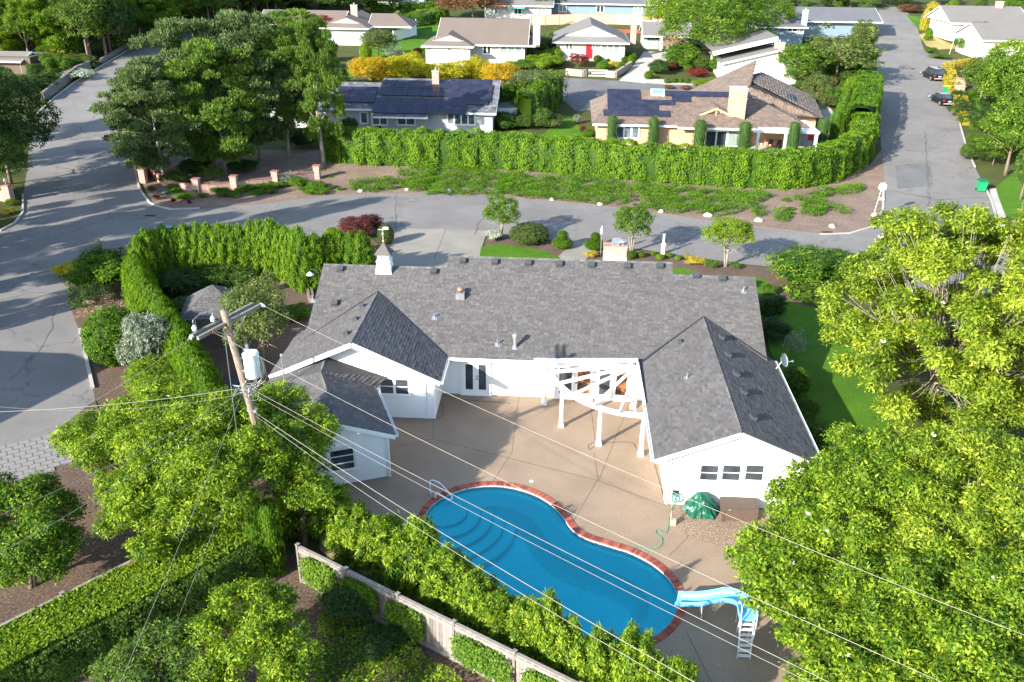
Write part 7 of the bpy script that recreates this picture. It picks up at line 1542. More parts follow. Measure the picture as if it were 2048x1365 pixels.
leafy('broadleaf_tree', 'upright leafy tree at the bottom left below the ivy bank', 'tree', plobes([(480, 1215, 3.2, 1.0), (430, 1260, 2.8, 0.9), (550, 1230, 3.0, 1.0), (500, 1300, 2.8, 1.2), (590, 1300, 2.6, 0.9), (440, 1340, 2.4, 0.9), (560, 1370, 2.3, 1.0), (520, 1190, 3.2, 0.6)], 0.95, 16, 0.42), 'laurel', tuple(at(520, 1400)), 42, 10, 0.09, 0.125, 0.42, 54, 0.10, 2, 6, BARK, cull=0.7, up=0.3)
leafy('broadleaf_tree', 'looser shadier tree at the bottom edge crossed by guy wires', 'tree', plobes([(330, 1290, 2.6, 0.9), (270, 1330, 2.3, 0.9), (380, 1340, 2.4, 0.8), (300, 1390, 2.1, 1.0), (220, 1345, 1.9, 0.6), (400, 1400, 2.1, 0.9)], 0.9, 16, 0.42), 'mid', tuple(at(320, 1430)), 26, 10, 0.13, 0.15, 0.42, 55, 0.10, 3, 6, BARKG, cull=0.7, extra_limbs=2)
# laurel row between pool and fence
lp_ = [(650, 1090, 110, 965), (705, 1125, 112, 1015), (765, 1165, 112, 1040), (835, 1210, 118, 1044), (890, 1245, 108, 1100), (945, 1280, 108, 1145), (1000, 1312, 108, 1189), (1060, 1345, 108, 1208), (1092, 1362, 70, 1189), (1135, 1388, 100, 1247), (1190, 1415, 110, 1268), (1262, 1440, 120, 1262), (1345, 1500, 120, 1330), (600, 1065, 110, 940)]
for i, (cx, by, w, ty) in enumerate(lp_):
    wh = ['laurel shrub in the pool row, first to the right of the annex wall', 'second laurel shrub from the annex in the pool row', 'third laurel shrub from the annex in the pool row', 'laurel shrub of the pool row at the left tip of the entry steps', 'laurel shrub of the pool row just below the entry steps', 'sixth laurel shrub from the annex in the pool row', 'seventh laurel shrub from the annex in the pool row', 'laurel shrub of the pool row left of the pointed one', 'pointed narrow laurel shrub of the pool row with the tallest tip', 'laurel shrub of the pool row just right of the pointed one', 'laurel shrub of the pool row second from the right end', 'laurel shrub of the pool row hiding the lower right pool edge', 'last laurel shrub of the pool row at the bottom edge by the slide', 'laurel shrub between the twin cypress and the annex wall'][i]
    f = at(cx, by); s = pj(f)[2]; r = w/s/2; b_ = Vector((f.x, f.y+r*0.55, 0)); h = hat(b_, ty); shrub('laurel_shrub', wh, 'laurel', b_, r*2.2, h, 'laurel', 'laurel', 'laurels in the row along the pool', r*1.9)
# ivy hedge over the lower left fence
hedge('ivy_hedge', 'broad ivy covered hedge sloping along the lower left fence', 'hedge', [at(-90, 1440), at(120, 1335), at(330, 1230), at(500, 1140)], 2.3, 1.8, 'mid', dens=460, L=0.11, asp=0.6, seed=61, bumpy=0.05, up=0.2)  # side leaves get a darker green that stands in for their shade
scatter('ivy_top', [tuple(at(x, y, 1.75)[:2]) for x, y in ((-60, 1290), (490, 1015), (520, 1075), (330, 1180), (120, 1282), (-60, 1380))], 420, 0.12, 'lime', 'ivy leaves coloured lighter as if sunlit on the flat top of the ivy hedge', 62, 0.07, 0.6, 0.0, cat='ivy', fn=lambda a, b: 1.82)  # sunlight on the hedge top is put into this lighter leaf colour
for i, (x, by, w, ty) in enumerate(((518, 1150, 44, 985), (548, 1150, 44, 1000))):
    pshrub('columnar_cypress', ('left of the twin columnar evergreens beside the fence corner', 'right of the twin columnar evergreens beside the fence corner')[i], 'cypress', x, by, w, ty, 'column', 'thuja', 'twin evergreens at the fence corner', back=0.5)
# vines on the board fence
for i, (t0_, t1_, lo, hi) in enumerate(((0.02, 0.17, 0.3, 1.7), (0.19, 0.33, 0.5, 1.7), (0.36, 0.50, 0.3, 1.6), (0.60, 0.80, 0.3, 1.6), (0.83, 0.98, 0.5, 1.6))):
    gg = np.random.default_rng(70+i); n = 2600; s = gg.uniform(t0_, t1_, n); mid = (t0_+t1_)/2; z = lo+(hi-lo)*gg.uniform(0, 1, n); k = np.abs(s-mid)/(t1_-t0_)*2 < 1-0.5*np.abs((z-(lo+hi)/2)/(hi-lo)*1.8)**2+gg.normal(size=n)*0.15; s, z = s[k], z[k]
    A, B = np.array(fa)*[1, 1, 0], np.array(fb)*[1, 1, 0]; u_ = (B-A)/np.linalg.norm(B-A); nn = np.array([u_[1], -u_[0], 0]); P = A+(B-A)*s[:, None]+nn*(0.12+gg.uniform(0, 0.22, len(s)))[:, None]+np.array([0, 0, 1])*z[:, None]
    N = unit(nn+gg.normal(size=P.shape)*0.5+[0, 0, 0.3]); Tn_ = unit(gg.normal(size=P.shape)-[0, 0, 0.4]); Ls = gg.uniform(0.07, 0.14, len(P)); V, Fq = quads(P, N, Tn_, Ls, Ls*0.7)
    o = np_mesh('climbing_vine', V, Fq, LM['fresh'], None, attr=gg.uniform(0.2, 0.8, len(P))); tag(o, ('climbing vine on the board fence at its upper left end', 'climbing vine on the fence just left of the second post', 'climbing vine hanging over the shaded fence boards', 'large climbing vine patch on the sunny fence boards', 'climbing vine on the fence at the bottom edge')[i], 'vine')
sheet('soil_strip', [tuple(at(x, y)[:2]) for x, y in ((540, 1140), (640, 1130), (1150, 1440), (560, 1460), (420, 1320))], 0.004, SOIL)
scatter('ground_cover', [tuple(at(x, y)[:2]) for x, y in ((640, 1230), (740, 1250), (900, 1350), (1000, 1460), (620, 1460))], 330, 0.13, 'laurel', 'low light green leafy ground cover below the board fence', 81, 0.12, 0.55, 0.0, 0.35)
for i, (x, by, w, ty) in enumerate(((700, 1260, 130, 1165), (640, 1180, 70, 1120), (760, 1330, 90, 1270))):
    pshrub('dark_shrub', ('shaded dark shrub against the foot of the board fence', 'small shrub beside the bare soil under the fence corner', 'low shrub at the bottom edge in front of the ground cover')[i], 'shrub', x, by, w, ty, 'bush', 'dark')
# ================================================================ WEST GARDEN
# cedar hedge, one plant at a time
ORD = [a+b for a in ('',) for b in ('first', 'second', 'third', 'fourth', 'fifth', 'sixth', 'seventh', 'eighth', 'ninth', 'tenth', 'eleventh', 'twelfth', 'thirteenth', 'fourteenth', 'fifteenth', 'sixteenth', 'seventeenth', 'eighteenth', 'nineteenth', 'twentieth')]+['twenty-'+b for b in ('first', 'second', 'third', 'fourth', 'fifth', 'sixth', 'seventh', 'eighth', 'ninth')]+['thirtieth', 'thirty-first', 'thirty-second']
def row(name, lab, cat, pts, w, h, kind, mat, group, step, jit=0.07, start=0, d=None):
    P = smooth_path([Vector((*p, 0)) for p in pts], 8) if len(pts) > 2 else [Vector((*p, 0)) for p in pts]; seg = [(P[i+1]-P[i]).length for i in range(len(P)-1)]; Lt = sum(seg); n = max(2, int(Lt/step)); out = []
    for k in range(n):
        s = Lt*(k+0.5)/n; i = 0
        while i < len(seg)-1 and s > seg[i]: s -= seg[i]; i += 1
        p = P[i]+(P[i+1]-P[i])*(s/seg[i]); p.z = zt(p.y); hh = (h(k/n) if callable(h) else h)*random.uniform(1-jit, 1+jit*0.6)
        l = lab.replace('@', ORD[k])
        out.append(shrub(name, l, cat, p+Vector((random.uniform(-.08, .08), random.uniform(-.08, .08), 0)), w*random.uniform(0.9, 1.15), hh, kind, mat, group, d))
    return out
def g2(x, y, z=0): return tuple(at(x, y, z)[:2])
BIG = 1
nw = g2(262, 492, 3.6)
row('arborvitae', '@ arborvitae from the left in the shaded row along the road behind the pavilion', 'arborvitae', [nw, g2(340, 470, 3.6), g2(430, 458, 3.9), g2(540, 452, 4.0), g2(600, 470, 4.0)], 1.8, 4.4, 'arbor', 'thuja', 'arborvitae row along the road', 0.72)
row('arborvitae', '@ arborvitae from the far end of the sunlit diagonal row beside the pavilion', 'arborvitae', [g2(262, 505, 3.5), g2(290, 570, 3.2), g2(345, 640, 3.0), g2(390, 720, 2.8), g2(420, 790, 2.6)], 1.75, lambda f: 3.9-0.9*f, 'arbor', 'cedar', 'diagonal arborvitae row', 0.72)
row('arborvitae', '@ arborvitae from the left in the short row beside the mint lamp', 'arborvitae', [g2(590, 480, 3.8), g2(630, 480, 3.6), g2(680, 470, 3.6), g2(735, 475, 3.6)], 1.85, 4.1, 'arbor', 'cedar', 'arborvitae row at the west end of the house', 0.85)
for i, (x, by, w, ty, kd, mt, nm_, lab) in enumerate([
 (190, 600, 115, 505, 'bush', 'cedar', 'rounded_shrub', 'yellow green rounded shrub at the road edge left of the cedar row'),
 (210, 580, 95, 475, 'airy', 'mid', 'loose_shrub', 'tall loose blue green shrub with upright tips at the road corner'),
 (170, 640, 90, 560, 'airy', 'dark', 'loose_shrub', 'dark twiggy shrub below the blue green one'),
 (195, 655, 110, 595, 'airy', 'pink', 'dry_shrub', 'dry pinkish twiggy shrub with orange leaves by the kerb'),
 (215, 740, 120, 615, 'ball', 'cedar', 'rounded_shrub', 'large clipped yellow green dome by the curb of the side road'),
 (285, 765, 105, 630, 'bush', 'silver', 'silver_shrub', 'grey green small leaved shrub right of the clipped dome'),
 (300, 820, 150, 725, 'bush', 'lime', 'rounded_shrub', 'light green mounded shrub behind the wide broadleaf tree'),
 (120, 560, 60, 520, 'low', 'yellow', 'low_shrub', 'small yellow shrub at the road edge top'),
 (345, 610, 110, 540, 'bush', 'dark', 'shade_shrub', 'shaded green shrub behind the garden pavilion'),
 (440, 590, 120, 530, 'bush', 'mid', 'shade_shrub', 'leafy shrub in the shade inside the cedar enclosure'),
 (390, 560, 110, 520, 'bush', 'fresh', 'shade_shrub', 'leafy green shrub under the long cedar row'),
 (520, 560, 110, 525, 'bush', 'fresh', 'shade_shrub', 'leafy green shrub between the cedar row and the stone garden wall'),
 (340, 660, 80, 600, 'bush', 'mid', 'shade_shrub', 'green shrub left of the pavilion roof'),
 (590, 645, 60, 610, 'bush', 'fresh', 'shade_shrub', 'small bright shrub at the low west roof edge')]):
    pshrub(nm_, lab, 'shrub', x, by, w, ty, kd, mt)
ptree('olive_tree', 'grey green fruit tree between the utility pole and the west roof', 'tree', 530, 740, 150, 555, 'broad', 'olive', cyf=0.45, stems=2)
# maple, ball and dome by the driveway
pshrub('japanese_maple', 'dark red japanese maple behind the short cedar row', 'maple', 715, 480, 90, 435, 'bush', 'plum')
pshrub('round_shrub', 'grey green rounded shrub behind the cupola finial by the driveway', 'shrub', 770, 492, 34, 448, 'ball', 'olive')
pshrub('round_shrub', 'pale lime round shrub behind the short cedar row', 'shrub', 662, 480, 30, 455, 'ball', 'lime')
# front planting
ptree('small_tree', 'small multi-stemmed front tree beside the driveway', 'tree', 1003, 478, 72, 385, 'broad', 'fresh', stems=4, cyf=0.46, bark=BARKG, tr=0.07)
ptree('small_tree', 'small multi-stemmed front tree standing behind the brick chimney', 'tree', 1262, 505, 84, 405, 'broad', 'fresh', stems=4, cyf=0.44, bark=BARKG, tr=0.07)
ptree('small_tree', 'small bright green tree at the right end of the front bed', 'tree', 1450, 534, 104, 432, 'broad', 'lime', stems=4, cyf=0.42, bark=BARKG, tr=0.07)
for x, by, w, ty, kd, mt, nm_, lab in [
 (988, 486, 36, 455, 'low', 'white', 'white_flowers', 'white flowering shrub under the first small front tree'),
 (1057, 494, 82, 448, 'ball', 'olive', 'dome_shrub', 'large flat topped clipped dome on the front bed'),
 (1124, 501, 42, 474, 'ball', 'cedar', 'topiary', 'lower ball of the clipped topiary left of the front walk'),
 (1189, 503, 42, 478, 'ball', 'cedar', 'topiary', 'lower ball of the clipped topiary right of the front walk'),
 (1180, 518, 32, 500, 'low', 'golden', 'golden_shrub', 'golden leaved shrub left of the brick chimney'),
 (1262, 520, 22, 502, 'ball', 'fresh', 'small_shrub', 'small round green shrub right of the brick chimney'),
 (1282, 517, 20, 502, 'ball', 'fresh', 'small_shrub', 'small round green shrub second right of the brick chimney'),
 (1306, 512, 14, 503, 'ball', 'lime', 'small_shrub', 'tiny lime shrub just left of the white post'),
 (1320, 522, 18, 508, 'ball', 'lime', 'small_shrub', 'lime shrub right in front of the white post'),
 (1338, 516, 18, 506, 'ball', 'lime', 'small_shrub', 'pale yellow green shrub just right of the white post'),
 (1356, 522, 14, 511, 'ball', 'lime', 'small_shrub', 'small shrub between the white post and the golden mound'),
 (1374, 518, 14, 509, 'ball', 'golden', 'small_shrub', 'small golden shrub touching the long golden mound'),
 (1390, 534, 42, 512, 'low', 'golden', 'golden_shrub', 'long golden mound in the middle of the front bed'),
 (1428, 540, 36, 520, 'low', 'fresh', 'small_shrub', 'green spreading shrub left of the third front tree'),
 (1474, 540, 26, 522, 'low', 'mid', 'small_shrub', 'bluish spreading shrub right of the third front tree'),
 (1636, 590, 165, 498, 'bush', 'fresh', 'weeping_maple', 'mounded weeping maple with trailing twigs at the right end of the front bed')]:
    pshrub(nm_, lab, 'shrub' if nm_ != 'topiary' else 'topiary', x, by, w, ty, kd, mt)
for x, y, lab in ((1124, 470, 'upper small ball of the clipped topiary left of the front walk'), (1190, 474, 'upper small ball of the clipped topiary right of the front walk')):
    f = gat(x, 500); h = hat(f+Vector((0, 0.6, 0)), y); o = crown_obj('topiary', 'ball', 'cedar', None, Vector((f.x, f.y+0.6, h-0.0)), (0.42, 0.42, 0.40)); tag(o, lab, 'topiary')
scatter('hosta_bed', px([(1560, 575), (1600, 570), (1690, 600), (1700, 625), (1640, 618), (1580, 600)]), 45, 0.34, 'fresh', 'large pale hosta leaves under the weeping maple', 91, 0.12, 0.65, 0.0, 0.2)
for x, by, w, ty, kd, mt, lab in [(1540, 650, 60, 590, 'bush', 'dark', 'dark shrub against the east wall just below the lawn bend'), (1550, 690, 70, 640, 'bush', 'dark', 'dark shrub below the satellite dish'), (1590, 720, 50, 655, 'airy', 'silver', 'pale leaved shrub right of the satellite dish'), (1590, 800, 65, 735, 'ball', 'fresh', 'clipped green mound against the east wing'), (1610, 850, 60, 795, 'bush', 'mid', 'shaded shrub at the middle of the east wing wall'), (1635, 905, 60, 850, 'bush', 'mid', 'dark shrub near the east gable corner')]:
    pshrub('side_shrub', lab, 'shrub', x, by, w, ty, kd, mt)
# ================================================================ BANK AND LONG HEDGE
LH = [gat(655, 322), gat(760, 330), gat(880, 333), gat(1000, 337), gat(1150, 349), gat(1300, 362), gat(1450, 372), gat(1580, 376), gat(1660, 362), gat(1712, 330), gat(1726, 290)]
LH = [p+Vector((0, 0.5, 0)) for p in LH]
for p in LH: p.z = zt(p.y)
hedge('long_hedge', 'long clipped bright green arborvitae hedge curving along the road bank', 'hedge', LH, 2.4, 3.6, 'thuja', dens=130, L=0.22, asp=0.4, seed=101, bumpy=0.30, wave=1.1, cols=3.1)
st = [gat(1733, 285), gat(1742, 262), gat(1746, 240), gat(1748, 222), gat(1748, 205)]
for i, q in enumerate(st[:-1]):
    hedge('stepped_hedge', ('stepped hedge block nearest the corner of the right road', 'second stepped hedge block up the right road', 'third stepped hedge block up the right road', 'topmost stepped hedge block up the right road')[i], 'hedge', [q+Vector((-1.2, 0, 0)), st[i+1]+Vector((-1.2, 0, 0))], 3.2, 4.3, 'cedar', 60, 0.28, 0.4, 110+i, 0.12)
cyl = [(1222, 300, 21, 230), (1304, 303, 22, 233), (1396, 312, 26, 239), (1484, 322, 27, 243), (1582, 318, 25, 243), (1641, 300, 24, 236)]
for i, (x, by, w, ty) in enumerate(cyl):
    pshrub('columnar_cypress', ('clipped column cypress at the left window of the peach house', 'clipped column cypress on the peach wall right of the left window', 'clipped column cypress under the small front gable', 'clipped column cypress at the right corner window', 'clipped column cypress in front of the white patio cover', 'clipped column cypress beside the folded red umbrella')[i], 'cypress', x, by, w, ty, 'column', 'cypress', 'clipped cypress columns behind the long hedge', back=0.3)
for i, (x, by, w, ty) in enumerate(((1666, 290, 24, 222), (1676, 270, 22, 205), (1684, 245, 22, 188), (1690, 225, 20, 172), (1697, 205, 18, 160))):
    pshrub('columnar_cypress', ('first column of the cypress row beside the stepped hedge', 'second column of the cypress row beside the stepped hedge', 'third column of the cypress row beside the stepped hedge', 'fourth column of the cypress row beside the stepped hedge', 'last column of the cypress row beside the stepped hedge')[i], 'cypress', x, by, w, ty, 'column', 'thuja', 'cypress row beside the stepped hedge', back=0.3)
for i, poly in enumerate(([(850, 382), (870, 345), (1000, 350), (1008, 386), (920, 388)], [(1062, 394), (1075, 368), (1150, 362), (1240, 372), (1250, 405), (1200, 408), (1120, 402)], [(1000, 352), (1060, 358), (1055, 388), (1000, 384)], [(1335, 420), (1345, 380), (1420, 388), (1530, 392), (1520, 405), (1440, 430), (1390, 425)], [(1270, 372), (1330, 380), (1325, 398), (1270, 392)], [(1590, 398), (1700, 375), (1720, 385), (1650, 400), (1700, 425), (1640, 415)], [(1280, 402), (1325, 405), (1328, 420), (1290, 418)], [(1605, 415), (1640, 412), (1648, 430), (1612, 432)], [(1548, 428), (1578, 428), (1580, 446), (1550, 446)], [(1500, 418), (1530, 418), (1530, 434), (1504, 434)], [(700, 372), (760, 362), (790, 365), (780, 382), (720, 385)], [(800, 345), (860, 345), (855, 378), (808, 375)])):
    gq = random.Random(i); cxm, cym = sum(p[0] for p in poly)/len(poly), sum(p[1] for p in poly)/len(poly); P2 = smooth_path([Vector((cxm+(p[0]-cxm)*1.1+gq.uniform(-4, 4), cym+(p[1]-cym)*1.2+gq.uniform(-3, 3), 0)) for p in poly], 4, True); poly = [(p.x+gq.uniform(-3, 3), p.y+gq.uniform(-1.5, 1.5)) for p in P2]
    scatter('ground_cover', px(poly), 260, 0.15, 'cover', 'bright green creeping ground cover on the road bank', 120+i, 0.22, 0.5, 0.3, 0.35)
gr = random.Random(9); bankp = BANK
for i in range(46):
    x = gr.uniform(650, 1700); f = (x-650)/1050; y = gr.uniform(352+f*45, 380+f*70); q = gat(x, y)
    if inpoly(q.x, q.y, bankp): shrub('bank_plant', 'small low green plant scattered on the mulch bank', 'plant', q, gr.uniform(0.5, 1.2), gr.uniform(0.2, 0.45), 'low', gr.choice(('cover', 'mid', 'cover')), 'low plants scattered on the bank')
for i in range(34):
    x = gr.uniform(345, 640); y = gr.uniform(377, 400)-(x-345)*0.035; q = gat(x, y); shrub('border_plant', 'tufted green plant in the border before the pink brick wall', 'plant', q, gr.uniform(1.2, 2.2), gr.uniform(0.5, 0.9), 'low', gr.choice(('cover', 'mid', 'fresh')), 'border plants before the brick wall')
for x, y, w, mt, lab in ((318, 392, 34, 'silver', 'silver grey plant at the left end of the brick wall border'), (352, 400, 30, 'silver', 'second silver grey plant of the brick wall border'), (312, 400, 14, 'red', 'red flowers at the kerb corner'), (345, 408, 12, 'red', 'red flowers beside the second silver plant'), (378, 410, 10, 'red', 'small red flower patch on the kerb edge'), (300, 385, 20, 'dark', 'dark tuft at the kerb by the first brick pier')):
    pshrub('border_flowers', lab, 'plant', x, y, w, y-14, 'low', mt)
# ================================================================ PINES
pines = [(452, 350, 190, 90, 'leftmost tall pine of the group above the brick wall'), (330, 365, 190, 130, 'low spreading pine overhanging the left road'), (520, 320, 200, 30, 'tallest pine in the middle of the group'), (578, 318, 150, 60, 'slender pine with a leaning bare trunk'), (400, 330, 200, 45, 'pine with dense dark needles left of the tallest one'), (290, 330, 120, 175, 'small pine at the left edge of the group by the road'), (600, 235, 150, 25, 'bare stemmed pine in front of the dark roofed house')]
for i, (x, by, w, ty, lab) in enumerate(pines):
    ptree('pine_tree', lab, 'pine', x, by, w, ty, 'pine', 'pine' if i % 3 else 'pineb', cyf=0.44 if i not in (3, 6) else 0.34, bark=BARKG, tr=0.2, nlimb=9)
ptree('pine_tree', 'bright green pine with a thick forked trunk at the left end of the long hedge', 'pine', 648, 333, 95, 45, 'pine', 'pineb', cyf=0.42, bark=BARKG, tr=0.24, nlimb=8)
ptree('conifer_tree', 'broad dark drooping conifer at the left picture edge', 'conifer', 22, 368, 235, 112, 'grand', 'dark', cyf=0.52, tr=0.2, nlimb=6)
ptree('conifer_tree', 'second dark conifer filling the left edge behind the gate pier', 'conifer', -15, 395, 200, 210, 'grand', 'mid', cyf=0.5, tr=0.2)
for x, by, w, ty, kd, mt, lab in ((345, 375, 60, 340, 'bush', 'mid', 'rounded green shrub behind the curved brick wall'), (420, 372, 50, 325, 'airy', 'mid', 'loose rose bush behind the middle brick pier'), (385, 360, 70, 315, 'bush', 'dark', 'dark shrub under the pines'), (480, 352, 60, 318, 'bush', 'dark', 'dark shrub between the pine trunks'), (570, 372, 36, 340, 'airy', 'silver', 'pale sparse bush before the right end of the brick wall'), (590, 378, 55, 352, 'low', 'fresh', 'bright low bush at the right end of the brick wall')):
    pshrub('garden_shrub', lab, 'shrub', x, by, w, ty, kd, mt)
